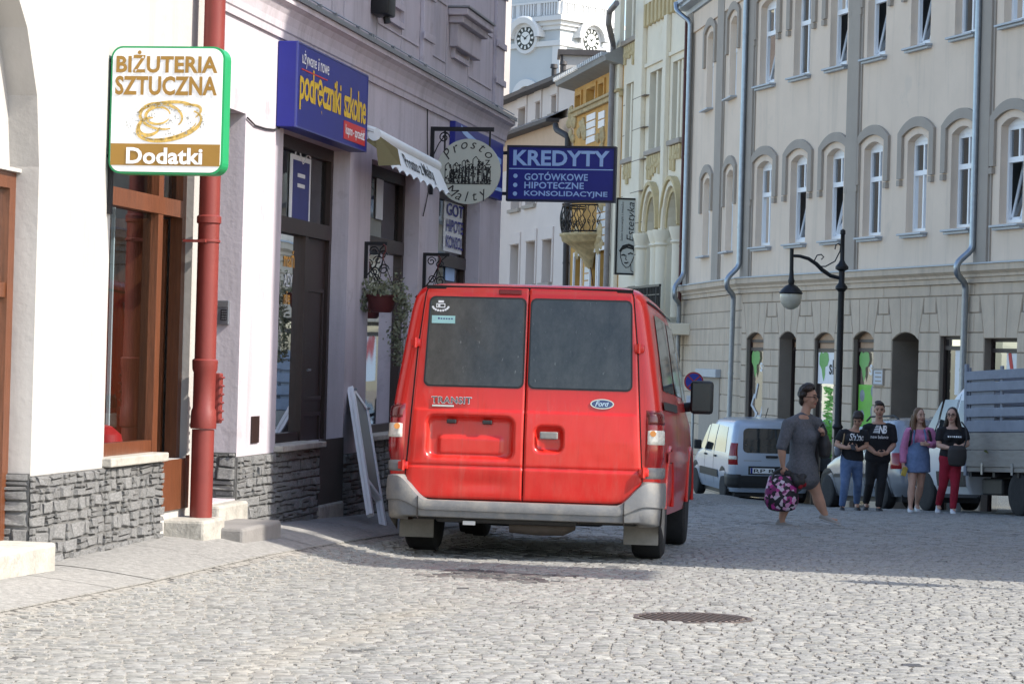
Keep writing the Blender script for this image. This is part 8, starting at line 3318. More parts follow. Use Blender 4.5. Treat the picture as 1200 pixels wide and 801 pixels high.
M_HAIRLT = mat('light_brown_hair', (0.14, 0.075, 0.035), 0.5, var=0.4, vscale=40, stretch=(8, 8, 1), bump=0.5, bscale=60)
M_EYE = mat('eye_dark', (0.02, 0.015, 0.012), 0.3, var=0)
M_LIP = mat('lip', (0.36, 0.12, 0.10), 0.5, var=0.05)
M_TEEBLK = mat('black_cotton', (0.016, 0.016, 0.019), 0.9, var=0.25, vscale=12, bump=0.3, bscale=25, bdist=0.02)
M_JEAN = mat('blue_denim', (0.055, 0.10, 0.21), 0.9, var=0.3, vscale=9, bump=0.3, bscale=30, col2=(0.13, 0.19, 0.32))
M_DENIMLT = mat('light_denim', (0.13, 0.19, 0.33), 0.9, var=0.25, vscale=10, bump=0.2, bscale=30)
M_PINKC = mat('pink_cotton', (0.52, 0.19, 0.34), 0.9, var=0.15, vscale=9, bump=0.3, bscale=22, bdist=0.02)
M_REDC = mat('red_cotton', (0.27, 0.012, 0.030), 0.9, var=0.15, vscale=9, bump=0.3, bscale=22, bdist=0.02)
M_GREYD = mat('grey_knit', (0.115, 0.117, 0.130), 0.9, var=0.28, vscale=45, bump=0.35, bscale=18, bdist=0.02)
M_SHOEW = mat('white_trainer', (0.62, 0.65, 0.68), 0.6, var=0.1)
M_SHOEBG = mat('beige_shoe', (0.30, 0.285, 0.265), 0.7, var=0.12)
M_SHOEBK = mat('black_shoe', (0.03, 0.028, 0.028), 0.6, var=0.2)
M_SOLE = mat('shoe_sole', (0.5, 0.5, 0.5), 0.7, var=0.1)

class Fig:
	def __init__(self, name, label, cat, px0, D, py_feet, group=None):
		p = P(px0, py_feet, D)
		z = ground(p.x, p.y)
		self.root = thing(name, label, cat, (p.x, p.y, z), 0, group)
		self.D, self.loc = D, Vector((p.x, p.y, z))
		self.dz = z - p.z                 # shift so that the feet stand on the ground
	def j(self, px, py, dy=0.0):
		p = P(px, py, self.D) - self.loc
		return Vector((p.x, dy, p.z + self.dz))
def head(fig, c_, face, skin, s=1.0):
	"""returns a function that adds the head to a builder, and adds eyes, brows and mouth as children"""
	face = Vector(face).normalized()
	sd_ = face.cross(Vector((0, 0, 1))).normalized()
	up = sd_.cross(face)
	def q(a, b_, c2):
		return Vector(c_) + sd_ * a * s + face * b_ * s + up * c2 * s
	def add(t):
		ball(t, q(0, -0.005, 0.02), (0.074 * s, 0.094 * s, 0.098 * s), face)
		ball(t, q(0, 0.02, -0.035), (0.060 * s, 0.066 * s, 0.082 * s), face)
		ball(t, q(0, 0.052, -0.088), (0.032 * s, 0.034 * s, 0.026 * s), face)
		etube(t, [q(0, 0.084, 0.025), q(0, 0.100, -0.020), q(0, 0.090, -0.035)], [(0.010 * s,) * 2, (0.015 * s,) * 2, (0.012 * s,) * 2], sd_, 8)
		for e in (-1, 1):
			ball(t, q(0.076 * e, -0.012, -0.012), (0.012 * s, 0.020 * s, 0.032 * s), face)
			ball(t, q(0.040 * e, 0.058, -0.030), (0.026 * s, 0.026 * s, 0.028 * s), face)
	def feats(brow=M_HAIRDK, glasses=False):
		for e in (-1, 1):
			t = MB()
			ball(t, q(0.031 * e, 0.079, 0.012), (0.014 * s, 0.008 * s, 0.0075 * s), face, 8)
			t.build('eye', M_EYE, fig.root)
			t = MB()
			etube(t, [q(0.015 * e, 0.089, 0.034), q(0.034 * e, 0.087, 0.038), q(0.052 * e, 0.075, 0.032)], [(0.005, 0.005)] * 3, up, 6)
			t.build('eyebrow', brow, fig.root)
		t = MB()
		etube(t, [q(-0.024, 0.076, -0.062), q(0, 0.089, -0.060), q(0.024, 0.076, -0.062)], [(0.006 * s, 0.006 * s), (0.009 * s, 0.008 * s), (0.006 * s, 0.006 * s)], up, 8)
		t.build('mouth', M_LIP, fig.root)
		if glasses:
			t = MB()
			for e in (-1, 1):
				ctr_ = q(0.034 * e, 0.100, 0.008)
				pts = [ctr_ + sd_ * 0.026 * math.cos(k * math.pi / 8) + up * 0.019 * math.sin(k * math.pi / 8) for k in range(17)]
				t.tube(pts, 0.0032, 6)
				t.tube([q(0.060 * e, 0.097, 0.012), q(0.080 * e, 0.05, 0.012), q(0.082 * e, -0.01, 0.01)], 0.003, 5)
			t.tube([q(-0.01, 0.103, 0.012), q(0.01, 0.103, 0.012)], 0.003, 5)
			t.build('glasses', M_BLACK, fig.root)
	return add, feats, q
def limb(t, a, b_, c_, r0, r1, r2, bulge=0.0, back=(0, 0, 0)):
	"""two-bone limb with a little muscle"""
	a, b_, c_ = Vector(a), Vector(b_), Vector(c_)
	bk = Vector(back)
	m1 = a.lerp(b_, 0.45)
	m2 = b_.lerp(c_, 0.35) + bk * bulge
	w = (1, 0, 0)
	etube(t, [a, m1, b_, m2, c_], [(r0, r0), (lerp(r0, r1, .35),) * 2, (r1, r1), (r1 * 1.02 + bulge * .3,) * 2, (r2, r2)], w, 14)
def project_print(cloth, fn_list, y_from=-1.0, name='shirt_print', m=None, parent=None):
	"""drop flat print on to the front of a garment"""
	me = cloth.data
	bv = BVHTree.FromPolygons([v.co.copy() for v in me.vertices], [tuple(p.vertices) for p in me.polygons])
	t = MB()
	for f_ in fn_list:
		f_(t)
	nv = []
	for v in t.v:
		hit = bv.ray_cast(Vector((v[0], y_from, v[2])), Vector((0, 1, 0)))
		yy = hit[0].y - 0.006 if hit[0] is not None else v[1]
		nv.append((v[0], yy, v[2]))
	t.v = nv
	return t.build(name, m or M_SIGNWHITE, parent or cloth, recalc=False)
def shoe(fig, heel, toe, m, sole=M_SOLE, w=0.044, h=0.075):
	heel, toe = Vector(heel), Vector(toe)
	d = (toe - heel).normalized()
	sd_ = d.cross(Vector((0, 0, 1))).normalized()
	L_ = (toe - heel).length
	up = sd_.cross(d)
	t = MB()
	etube(t, [heel + up * h * .55, heel + d * L_ * .3 + up * h * .5, heel + d * L_ * .65 + up * h * .36, toe + up * h * .26], [(w * .8, h * .5), (w * .85, h * .5), (w, h * .34), (w * .75, h * .24)], sd_, 12)
	etube(t, [heel + d * 0.03 + up * h * .5, heel + d * 0.035 + up * h * 1.15], [(w * .75, w * .9), (w * .72, w * .85)], sd_, 12)
	o = blob(t, 'shoe', m, fig.root, 0.008, 2)
	t = MB()
	etube(t, [heel + up * 0.010, heel + d * L_ * .4 + up * 0.010, heel + d * L_ * .7 + up * 0.010, toe + d * .008 + up * 0.011], [(w * .85, 0.012), (w * .8, 0.012), (w * 1.06, 0.012), (w * .75, 0.012)], sd_, 12)
	t.build('sole', sole, o)
	return o

# ---- woman in the grey dress ---------------------------------------------------
A = Fig('person', 'person in a grey knit dress and glasses striding right with bags', 'person', 940, 29.0, 614)
j = A.j
face = Vector((0.86, -0.5, -0.02))
sd_w = Vector((0.5, 0.86, 0))          # across the shoulders, towards her left
hc = j(948, 464)
hadd, hfeat, hq = head(A, hc, face, M_SKIN, 1.04)
neck_b = j(942, 485)
shR, shL = j(924, 495, -0.11), j(957, 494, 0.13)
chest, waist, hip = j(940, 510), j(940, 529), j(941, 549)
elR, wrR = j(914, 521, -0.17), j(915.5, 541, -0.17)
elL, wrL = j(968, 519, 0.13), j(964, 507, -0.06)
hpR, hpL = j(931, 554, -0.06), j(948, 553, 0.07)
knR, anR = j(924, 580, -0.05), j(916, 605, -0.03)
knL, anL = j(958, 576, 0.06), j(967.5, 601, 0.05)
t = MB()
hadd(t)
etube(t, [hc + Vector((-0.01, 0, -0.06)), neck_b + Vector((0, 0, -0.03))], [(0.050, 0.052), (0.062, 0.058)], sd_w)
etube(t, [neck_b + Vector((0, 0, -0.02)), chest, waist, hip], [(0.14, 0.075), (0.17, 0.125), (0.155, 0.12), (0.185, 0.14)], sd_w)
limb(t, shR, elR, wrR, 0.056, 0.046, 0.030)
limb(t, shL, elL, wrL, 0.056, 0.046, 0.030)
limb(t, hpR, knR, anR, 0.098, 0.064, 0.040, 0.010, (-1, 0.3, 0))
limb(t, hpL, knL, anL, 0.098, 0.064, 0.040, 0.010, (-1, 0.3, 0))
hand(t, wrR, (0.02, 0.0, -1), (0.7, -0.7, 0), 1.0, 1.0, (0.5, 0.6, 0))
hand(t, wrL, (-0.1, -0.6, 0.5), (-0.3, 0, 1), 1.0, 1.1, (-0.6, 0.2, -0.3))
etube(t, [anR + Vector((0, 0, -0.02)), anR + Vector((0.0, 0, -0.06)), anR + Vector((0.10, -0.05, -0.085))], [(0.036, 0.04), (0.036, 0.036), (0.03, 0.02)], (0, 1, 0))
etube(t, [anL + Vector((0, 0, -0.01)), anL + Vector((0.0, 0, -0.05)), anL + Vector((0.13, -0.03, -0.06))], [(0.036, 0.04), (0.036, 0.036), (0.03, 0.02)], (0, 1, 0))
blob(t, 'body', M_SKIN, A.root, 0.0085, 4)
hfeat(M_HAIRDK, True)
t = MB()
etube(t, [neck_b + Vector((0.0, 0, -0.055)), j(941, 499), chest + Vector((0.02, -0.01, 0)), j(941, 520), waist, hip, j(941, 560)], [(0.155, 0.085), (0.175, 0.115), (0.185, 0.150), (0.178, 0.142), (0.170, 0.138), (0.205, 0.165), (0.215, 0.175)], sd_w, 24)
etube(t, [shR + Vector((0.0, 0.01, 0.015)), shR.lerp(elR, 0.5), elR + Vector((0.0, 0, -0.01))], [(0.082, 0.082), (0.072, 0.072), (0.064, 0.064)], (1, 0, 0))
etube(t, [shL + Vector((0.0, 0.0, 0.015)), shL.lerp(elL, 0.5), elL, elL.lerp(wrL, 0.3)], [(0.082, 0.082), (0.072, 0.072), (0.062, 0.062), (0.056, 0.056)], (1, 0, 0))
ball(t, chest + Vector((0.075, -0.115, 0.0)), (0.075, 0.075, 0.08), face)
ball(t, chest + Vector((0.12, 0.02, 0.0)), (0.075, 0.075, 0.08), face)
ball(t, j(936, 546, 0.02), (0.17, 0.14, 0.12), face)
# skirt spreads over the leading thigh
etube(t, [hip + Vector((0, 0, -0.02)), hpL.lerp(knL, 0.45) + Vector((-0.01, 0, 0.02))], [(0.15, 0.14), (0.125, 0.115)], sd_w, 20)
etube(t, [hip + Vector((0, 0, -0.02)), hpR.lerp(knR, 0.40)], [(0.15, 0.14), (0.125, 0.12)], sd_w, 20)
etube(t, [shR + Vector((0.0, 0.0, -0.01)), neck_b + Vector((0, 0, -0.03)), shL + Vector((0, 0, -0.01))], [(0.085, 0.085), (0.075, 0.088), (0.085, 0.085)], (1, 0, 0), 18)
dr = blob(t, 'dress', M_GREYD, A.root, 0.010, 3)
# curly short hair
t = MB()
rr = random.Random(21)
up = Vector((0, 0, 1))
for k in range(90):
	th, ph = rr.uniform(0, 6.28), rr.uniform(-0.15, 1.45)
	v_ = Vector((math.cos(th) * math.cos(ph), math.sin(th) * math.cos(ph), math.sin(ph)))
	if v_.dot(face) > 0.50 and v_.z < 0.72:
		continue
	c2 = hq(0, -0.012, 0.030) + Vector((v_.x * 0.094, v_.y * 0.104, v_.z * 0.118))
	ball(t, c2, (0.030, 0.030, 0.028), (0, -1, 0), 6)
ball(t, hq(0, -0.03, 0.035), (0.080, 0.085, 0.10), face)
ball(t, hq(0, -0.065, -0.03), (0.070, 0.05, 0.07), face)
blob(t, 'hair', M_HAIRDK, A.root, 0.009, 1)
shoe(A, anR + Vector((-0.05, 0.02, -0.105)), anR + Vector((0.16, -0.08, -0.105)), M_SHOEBG)
sh_ = shoe(A, anL + Vector((-0.055, 0.01, -0.060)), anL + Vector((0.155, -0.05, -0.115)), M_SHOEBG)
# her handbag over the forearm and the floral bag in the other hand
hb = thing('handbag', 'black leather handbag on the arm of the person in the grey dress', 'bag', A.loc + j(966, 534, -0.02))
t = MB()
o_ = Vector((0, 0, 0))
etube(t, [(0.0, 0, 0.03), (0.0, 0, 0.14), (-0.01, 0, 0.24)], [(0.07, 0.13), (0.08, 0.13), (0.05, 0.09)], (1, 0, 0), 16)
blob(t, 'pouch', M_SHOEBK, hb, 0.01, 2)
t = MB()
t.tube([(-0.04, 0.02, 0.22), (-0.06, 0.03, 0.33), (-0.03, -0.02, 0.38), (0.01, -0.05, 0.30), (0.0, -0.04, 0.22)], 0.012, 8)
t.build('strap', M_SHOEBK, hb)
fb = thing('shopping_bag', 'black shopping bag with pink and purple flower print carried low', 'bag', A.loc + j(913.5, 597, -0.17))
def floral():
	m = bpy.data.materials.new('floral_print')
	m.use_nodes = True
	nt = m.node_tree
	b = nt.nodes['Principled BSDF']
	b.inputs['Roughness'].default_value = 0.6
	tc = _n(nt, 'ShaderNodeTexCoord')
	vo = _n(nt, 'ShaderNodeTexVoronoi')
	vo.inputs['Scale'].default_value = 26
	nt.links.new(tc.outputs['Object'], vo.inputs['Vector'])
	sep = _n(nt, 'ShaderNodeSeparateColor')
	nt.links.new(vo.outputs['Color'], sep.inputs[0])
	rp = _n(nt, 'ShaderNodeValToRGB')
	rp.color_ramp.interpolation = 'CONSTANT'
	e = rp.color_ramp.elements
	e[0].position, e[0].color = 0.0, (0.012, 0.010, 0.014, 1)
	e[1].position, e[1].color = 0.42, (0.42, 0.03, 0.22, 1)
	for pos, col in ((0.58, (0.20, 0.02, 0.12, 1)), (0.68, (0.62, 0.30, 0.48, 1)), (0.80, (0.02, 0.015, 0.02, 1)), (0.88, (0.6, 0.5, 0.58, 1))):
		q = rp.color_ramp.elements.new(pos)
		q.color = col
	nt.links.new(sep.outputs[0], rp.inputs[0])
	nt.links.new(rp.outputs[0], b.inputs['Base Color'])
	return m
t = MB()
etube(t, [(0, 0, 0.05), (0.0, 0, 0.12), (0.0, 0, 0.24), (0.0, 0, 0.34), (0.0, 0, 0.40)], [(0.16, 0.08), (0.195, 0.10), (0.19, 0.10), (0.165, 0.08), (0.15, 0.05)], (1, 0, 0), 24, 0.5)
blob(t, 'sack', floral(), fb, 0.012, 2)
t = MB()
for yy in (-0.05, 0.05):
	t.tube([(-0.12, yy, 0.36), (-0.09, yy * .7, 0.45), (0.0, 0, 0.50), (0.09, yy * .7, 0.45), (0.12, yy, 0.36)], 0.013, 8)
t.build('handles', M_SHOEBK, fb)
t = MB()
rr = random.Random(5)
for k in range(12):
	ball(t, (rr.uniform(0.06, 0.24), rr.uniform(-0.08, 0.05), rr.uniform(0.33, 0.45)), (0.05, 0.04, 0.04), (0, -1, 0), 6)
blob(t, 'knitted_top', M_SHOEBK, fb, 0.012, 1)
t = MB()
for k in range(6):
	ball(t, (0.20 + rr.uniform(-.03, .05), -0.05 + rr.uniform(-.03, .03), rr.uniform(0.28, 0.42)), (0.03, 0.03, 0.035), (0, -1, 0), 6)
blob(t, 'red_scarf', mat('dark_red_wool', (0.25, 0.012, 0.02), 0.9, var=0.2), fb, 0.012, 1)

# ---- the group of four ---------------------------------------------------------
GRP = 'group of four young people walking together'
DX = Vector((1, 0, 0))
def trousers(F, hip, hpA, knA, anA, hpB, knB, anB, m, w=0.0, top=None):
	t = MB()
	etube(t, [hip + Vector((0, 0, 0.09)), hip, hip + Vector((0, 0, -0.08))], [(0.165, 0.115), (0.18, 0.125), (0.165, 0.12)], DX, 20)
	for (a, b_, c_) in ((hpA, knA, anA), (hpB, knB, anB)):
		etube(t, [a, a.lerp(b_, .5), b_, b_.lerp(c_, .4), c_ + Vector((0, 0, 0.0))], [(0.100 + w, 0.104 + w), (0.088 + w, 0.09 + w), (0.068 + w, 0.07 + w), (0.064 + w, 0.066 + w), (0.052 + w, 0.056 + w)], DX, 16)
	return blob(t, 'trousers', m, F.root, 0.0105, 3)
def torso_body(t, neck_b, chest, waist, hip, k=1.0):
	etube(t, [neck_b + Vector((0, 0, -0.02)), chest, waist, hip], [(0.12 * k, 0.07 * k), (0.155 * k, 0.105 * k), (0.13 * k, 0.092 * k), (0.155 * k, 0.105 * k)], DX)
def tee(F, neck_b, shA, shB, chest, waist, hem, slA, slB, m, k=1.0, name='t_shirt', bust=0.0, rs=0.066):
	t = MB()
	etube(t, [neck_b + Vector((0, 0.01, -0.05)), chest, waist, hem], [(0.15 * k, 0.085 * k), (0.178 * k, 0.122 * k), (0.162 * k, 0.118 * k), (0.178 * k, 0.128 * k)], DX, 24)
	for s_, pts in ((shA, slA), (shB, slB)):
		etube(t, [s_.lerp(neck_b, 0.35) + Vector((0, 0, -0.015)), s_] + pts, [(rs, rs)] * 2 + [(rs * (1 - 0.08 * i), rs * (1 - 0.08 * i)) for i in range(len(pts))], DX, 14)
	if bust:
		for e in (-1, 1):
			ball(t, chest + Vector((0.075 * e, -0.085, 0.0)), (0.075, 0.06 + bust, 0.075), (0, -1, 0))
	return blob(t, name, m, F.root, 0.0105, 3)
def legs(t, hpA, knA, anA, hpB, knB, anB, k=1.0):
	for (a, b_, c_) in ((hpA, knA, anA), (hpB, knB, anB)):
		limb(t, a, b_, c_, 0.088 * k, 0.058 * k, 0.037 * k, 0.008, (0, 1, 0))
		etube(t, [c_, c_ + Vector((0, -0.01, -0.05)), c_ + Vector((0, -0.12, -0.065))], [(0.034, 0.038), (0.034, 0.04), (0.03, 0.02)], DX)

# 1: looking down at a phone, black top, jeans
F = Fig('person', 'person in black top and blue jeans looking down at a phone', 'person', 997, 40.0, 597, GRP)
j = F.j
face = Vector((-0.25, -0.80, -0.62))
hc = j(1005, 490, -0.06)
hadd, hfeat, hq = head(F, hc, face, M_SKIN, 0.98)
neck_b, chest, waist, hip = j(1002, 503, 0.02), j(1000, 513), j(999, 525), j(998, 538)
shA, shB = j(986.5, 506), j(1014, 506)
elA, wrA = j(980, 520, -0.04), j(990, 523, -0.22)
elB, wrB = j(1015, 522, -0.02), j(1004, 525, -0.2)
hpA, hpB = j(992, 541), j(1004, 541)
knA, knB, anA, anB = j(989, 566, -0.12), j(1005.5, 566, 0.03), j(986, 590, -0.10), j(1006, 588, 0.2)
t = MB()
hadd(t)
etube(t, [hc + Vector((0, 0.04, -0.05)), neck_b + Vector((0, 0, -0.02))], [(0.046, 0.048), (0.058, 0.052)], DX)
torso_body(t, neck_b, chest, waist, hip)
limb(t, shA, elA, wrA, 0.048, 0.040, 0.027)
limb(t, shB, elB, wrB, 0.048, 0.040, 0.027)
legs(t, hpA, knA, anA, hpB, knB, anB)
hand(t, wrA, (0.7, -0.5, 0.25), (0, 0, 1), 0.95, 0.9, (0, 0.6, 0.5))
hand(t, wrB, (-0.7, -0.5, 0.2), (0, 0, 1), 0.95, 0.9, (0, 0.6, 0.5))
blob(t, 'body', M_SKIN, F.root, 0.009, 4)
hfeat(M_HAIRDK)
ts = tee(F, neck_b, shA, shB, chest, waist, j(999, 537), [shA.lerp(elA, .55)], [shB.lerp(elB, .55)], M_TEEBLK, 1.02, bust=0.03)
trousers(F, hip, hpA, knA, anA, hpB, knB, anB, M_JEAN)
t = MB()
ball(t, hq(0, -0.025, 0.035), (0.088, 0.098, 0.100), face)
ball(t, hq(0, -0.09, 0.0), (0.07, 0.06, 0.09), face)
ball(t, hq(0.0, 0.045, 0.085), (0.07, 0.045, 0.03), face)
blob(t, 'hair', M_HAIRDK, F.root, 0.009, 1)
a_, b2_ = j(992, 0).x, j(1010, 0).x
project_print(ts, [lambda t: text_into(t, 'Shine', lambda x, z: (x, -0.3, z), j(993.5, 512).x, j(1011.5, 512).x, j(1000, 514.5).z, j(1000, 506.5).z, 0.01, 0.95, 0.35)], m=M_SIGNWHITE, parent=ts, name='lettering')
for an, kx_ in ((anA, -0.02), (anB, 0.01)):
	shoe(F, (an.x, an.y + 0.05, 0.0), (an.x + kx_, an.y - 0.19, 0.0), M_SHOEBK, M_SHOEBK)
t = MB()
t.tube([j(990, 503, 0.04), j(988.5, 509, -0.10), j(986, 520, -0.12), j(984, 530, -0.05)], 0.012, 6)
t.build('bag_strap', mat('tan_strap', (0.28, 0.19, 0.10), 0.7, var=0.1), F.root)
ph = MB()
ph.box((-0.035, -0.006, -0.07), (0.035, 0.006, 0.07), 0.005)
po2 = ph.build('phone', M_BLACKPL, None, F.loc + j(996.5, 522, -0.33), (R(-55), 0, R(10)))
tag(po2, 'dark phone held by the person in blue jeans', 'phone')
sbk = thing('shoulder_bag', 'small grey bag at the hip of the person in blue jeans', 'bag', F.loc + j(981.5, 533, -0.02))
t = MB()
etube(t, [(0, 0, 0.02), (0, 0, 0.10), (0, 0, 0.17)], [(0.05, 0.09), (0.055, 0.10), (0.04, 0.08)], DX, 14)
blob(t, 'pouch', mat('grey_bag', (0.12, 0.13, 0.16), 0.7, var=0.15), sbk, 0.011, 2)
t = MB()
t.tube([(0, -0.05, 0.17), (0.02, -0.03, 0.3), (0.03, 0.02, 0.36)], 0.008, 6)
t.build('strap', M_BLACKPL, sbk)

# 2: taller, black logo T-shirt and black trousers
F = Fig('person', 'tall person in black logo T-shirt and black trousers', 'person', 1026, 40.3, 597, GRP)
j = F.j
face = Vector((-0.12, -0.97, -0.12))
hc = j(1030.5, 479, -0.02)
hadd, hfeat, hq = head(F, hc, face, M_SKIN, 1.04)
neck_b, chest, waist, hip = j(1030, 494, 0.0), j(1030, 508), j(1029.5, 522), j(1028, 536)
shA, shB = j(1015.5, 500), j(1045, 500)
elA, wrA = j(1015, 520, -0.02), j(1024, 529, -0.20)
elB, wrB = j(1047, 520, -0.02), j(1037, 529, -0.20)
hpA, hpB = j(1022, 540), j(1034, 540)
knA, knB, anA, anB = j(1018.5, 565, -0.06), j(1031.5, 564, -0.14), j(1017, 587, 0.2), j(1028, 590, -0.16)
t = MB()
hadd(t)
etube(t, [hc + Vector((0, 0.02, -0.05)), neck_b + Vector((0, 0, -0.02))], [(0.052, 0.055), (0.066, 0.06)], DX)
torso_body(t, neck_b, chest, waist, hip, 1.08)
limb(t, shA, elA, wrA, 0.054, 0.045, 0.030)
limb(t, shB, elB, wrB, 0.054, 0.045, 0.030)
legs(t, hpA, knA, anA, hpB, knB, anB)
hand(t, wrA, (0.75, -0.5, -0.1), (0, -0.3, 1), 1.0, 0.9, (0.1, 0.8, -0.2))
hand(t, wrB, (-0.75, -0.5, -0.1), (0, -0.3, 1), 1.0, 0.9, (-0.1, 0.8, -0.2))
blob(t, 'body', M_SKIN, F.root, 0.009, 4)
hfeat(M_HAIRDK)
ts = tee(F, neck_b, shA, shB, chest, waist, j(1028.5, 537), [shA.lerp(elA, .75)], [shB.lerp(elB, .75)], M_TEEBLK, 1.16, rs=0.075)
trousers(F, hip, hpA, knA, anA, hpB, knB, anB, mat('black_trousers', (0.014, 0.014, 0.016), 0.85, var=0.3, vscale=8, bump=0.3, bscale=20, bdist=0.02), 0.004)
t = MB()
ball(t, hq(0, -0.025, 0.045), (0.083, 0.095, 0.095), face)
ball(t, hq(0, 0.045, 0.105), (0.066, 0.04, 0.028), face)
ball(t, hq(0.02, 0.0, 0.12), (0.06, 0.06, 0.03), face)
blob(t, 'hair', M_HAIRDK, F.root, 0.009, 1)
x0_, x1_, z1_, z0_ = j(1021.5, 500).x, j(1038.5, 500).x, j(1030, 496.5).z, j(1030, 506).z
def nb(t):
	h = z1_ - z0_
	w = x1_ - x0_
	text_into(t, 'NB', lambda x, z: (x, -0.3, z), x0_ + 0.40 * w, x1_, z0_, z1_, 0.035, 0.8, 0.25)
	for k in range(5):
		zz = z0_ + h * (0.08 + 0.2 * k)
		t.quad((x0_ + w * (0.02 + 0.05 * k), -0.3, zz), (x0_ + w * 0.42, -0.3, zz), (x0_ + w * 0.44, -0.3, zz + h * 0.1), (x0_ + w * (0.06 + 0.05 * k), -0.3, zz + h * 0.1))
	text_into(t, 'new balance', lambda x, z: (x, -0.3, z), x0_ - 0.12 * w, x1_ + 0.10 * w, z0_ - h * 0.62, z0_ - h * 0.22, 0.012)
project_print(ts, [nb], m=M_SIGNWHITE, parent=ts, name='logo_print')
for an, kx_ in ((anA, -0.03), (anB, 0.01)):
	shoe(F, (an.x, an.y + 0.05, 0.0), (an.x + kx_, an.y - 0.20, 0.0), M_SHOEBK, M_SHOEBK, 0.048)

# 3: pink hoodie, denim pinafore
F = Fig('person', 'person in pink hoodie and blue denim pinafore dress with long fair hair', 'person', 1073, 40.0, 598, GRP)
j = F.j
face = Vector((0.42, -0.9, -0.02))
hc = j(1077.5, 485, -0.02)
hadd, hfeat, hq = head(F, hc, face, M_SKINLT, 0.98)
neck_b, chest, waist, hip = j(1077, 499, 0.0), j(1076.5, 511), j(1076, 524), j(1075, 536)
shA, shB = j(1064.5, 503), j(1091, 503)
elA, wrA = j(1058.5, 524, 0.0), j(1057.5, 541, -0.08)
elB, wrB = j(1095, 519, -0.04), j(1085, 518, -0.2)
hpA, hpB = j(1070, 540), j(1080, 540)
knA, knB, anA, anB = j(1067.5, 566, -0.10), j(1079, 567, 0.04), j(1065.5, 589, -0.12), j(1077, 588, 0.2)
t = MB()
hadd(t)
etube(t, [hc + Vector((0, 0.02, -0.05)), neck_b + Vector((0, 0, -0.02))], [(0.044, 0.046), (0.056, 0.05)], DX)
torso_body(t, neck_b, chest, waist, hip, 0.95)
limb(t, shA, elA, wrA, 0.046, 0.038, 0.026)
limb(t, shB, elB, wrB, 0.046, 0.038, 0.026)
legs(t, hpA, knA, anA, hpB, knB, anB, 0.98)
hand(t, wrA, (0.05, -0.15, -1), (0.6, -0.8, 0), 0.92, 0.7, (0.8, 0.4, 0))
hand(t, wrB, (-0.85, -0.2, 0.1), (0, -0.2, 1), 0.92, 0.8, (-0.1, 0.9, 0))
blob(t, 'body', M_SKINLT, F.root, 0.009, 4)
hfeat(M_HAIRLT)
tee(F, neck_b, shA, shB, chest, waist, j(1075.5, 530), [shA.lerp(elA, .6), elA, elA.lerp(wrA, .85)], [shB.lerp(elB, .6), elB, elB.lerp(wrB, .75)], M_PINKC, 1.02, 'hoodie', 0.02, 0.064)
t = MB()
etube(t, [j(1077, 498, 0.09), j(1077, 502, 0.10)], [(0.11, 0.05), (0.10, 0.04)], DX)
blob(t, 'hood', M_PINKC, F.root, 0.011, 2)
t = MB()
etube(t, [j(1076.5, 516), waist, j(1075.5, 534), j(1075, 545), j(1075, 550.5)], [(0.150, 0.138), (0.172, 0.136), (0.195, 0.150), (0.205, 0.165), (0.208, 0.168)], DX, 24, 0.1)
pf_ = blob(t, 'pinafore', M_DENIMLT, F.root, 0.0105, 2)
t = MB()
for (xa, xb) in ((1070.5, 1069), (1082.5, 1083)):
	t.tube([j(xa, 499, 0.04), j(xa, 503, -0.12), j(xb, 510, -0.165), j(xb, 517, -0.155)], 0.016, 6)
t.build('dress_strap', M_DENIMLT, F.root)
t = MB()
for (xa, xb) in ((1066.5, 1065), (1087.5, 1089.5)):
	t.tube([j(xa, 499.5, 0.06), j(xa, 504, -0.13), j(xb, 513, -0.14), j(xb, 520, -0.05), j(xb, 522, 0.1)], 0.02, 6)
t.build('backpack_strap', M_BLACKPL, F.root)
t = MB()
ball(t, hq(0, -0.028, 0.04), (0.085, 0.092, 0.094), face)
for e in (-1, 1):
	etube(t, [hq(0.070 * e, -0.02, 0.02), hq(0.088 * e, -0.03, -0.09), hq(0.10 * e, -0.01, -0.20), hq(0.10 * e, 0.03, -0.27)], [(0.028, 0.04), (0.036, 0.05), (0.04, 0.04), (0.02, 0.02)], DX, 10)
etube(t, [hq(0, -0.09, 0.0), hq(0, -0.11, -0.15), hq(0, -0.10, -0.26)], [(0.08, 0.05), (0.10, 0.05), (0.07, 0.04)], DX, 12)
blob(t, 'hair', M_HAIRLT, F.root, 0.009, 1)
for an, kx_ in ((anA, -0.02), (anB, 0.0)):
	shoe(F, (an.x, an.y + 0.05, 0.0), (an.x + kx_, an.y - 0.18, 0.0), M_SHOEW, M_SOLE, 0.046, 0.085)
bp_ = MB()
bp_.box((-0.04, -0.02, -0.08), (0.04, 0.02, 0.06), 0.012)
po3 = bp_.build('drink_pouch', mat('yellow_wrapper', (0.42, 0.30, 0.05), 0.5, var=0.2), None, F.loc + j(1058.5, 549, -0.13), (0, R(15), 0))
tag(po3, 'small yellow packet in the hand of the person in the pink hoodie', 'packet')

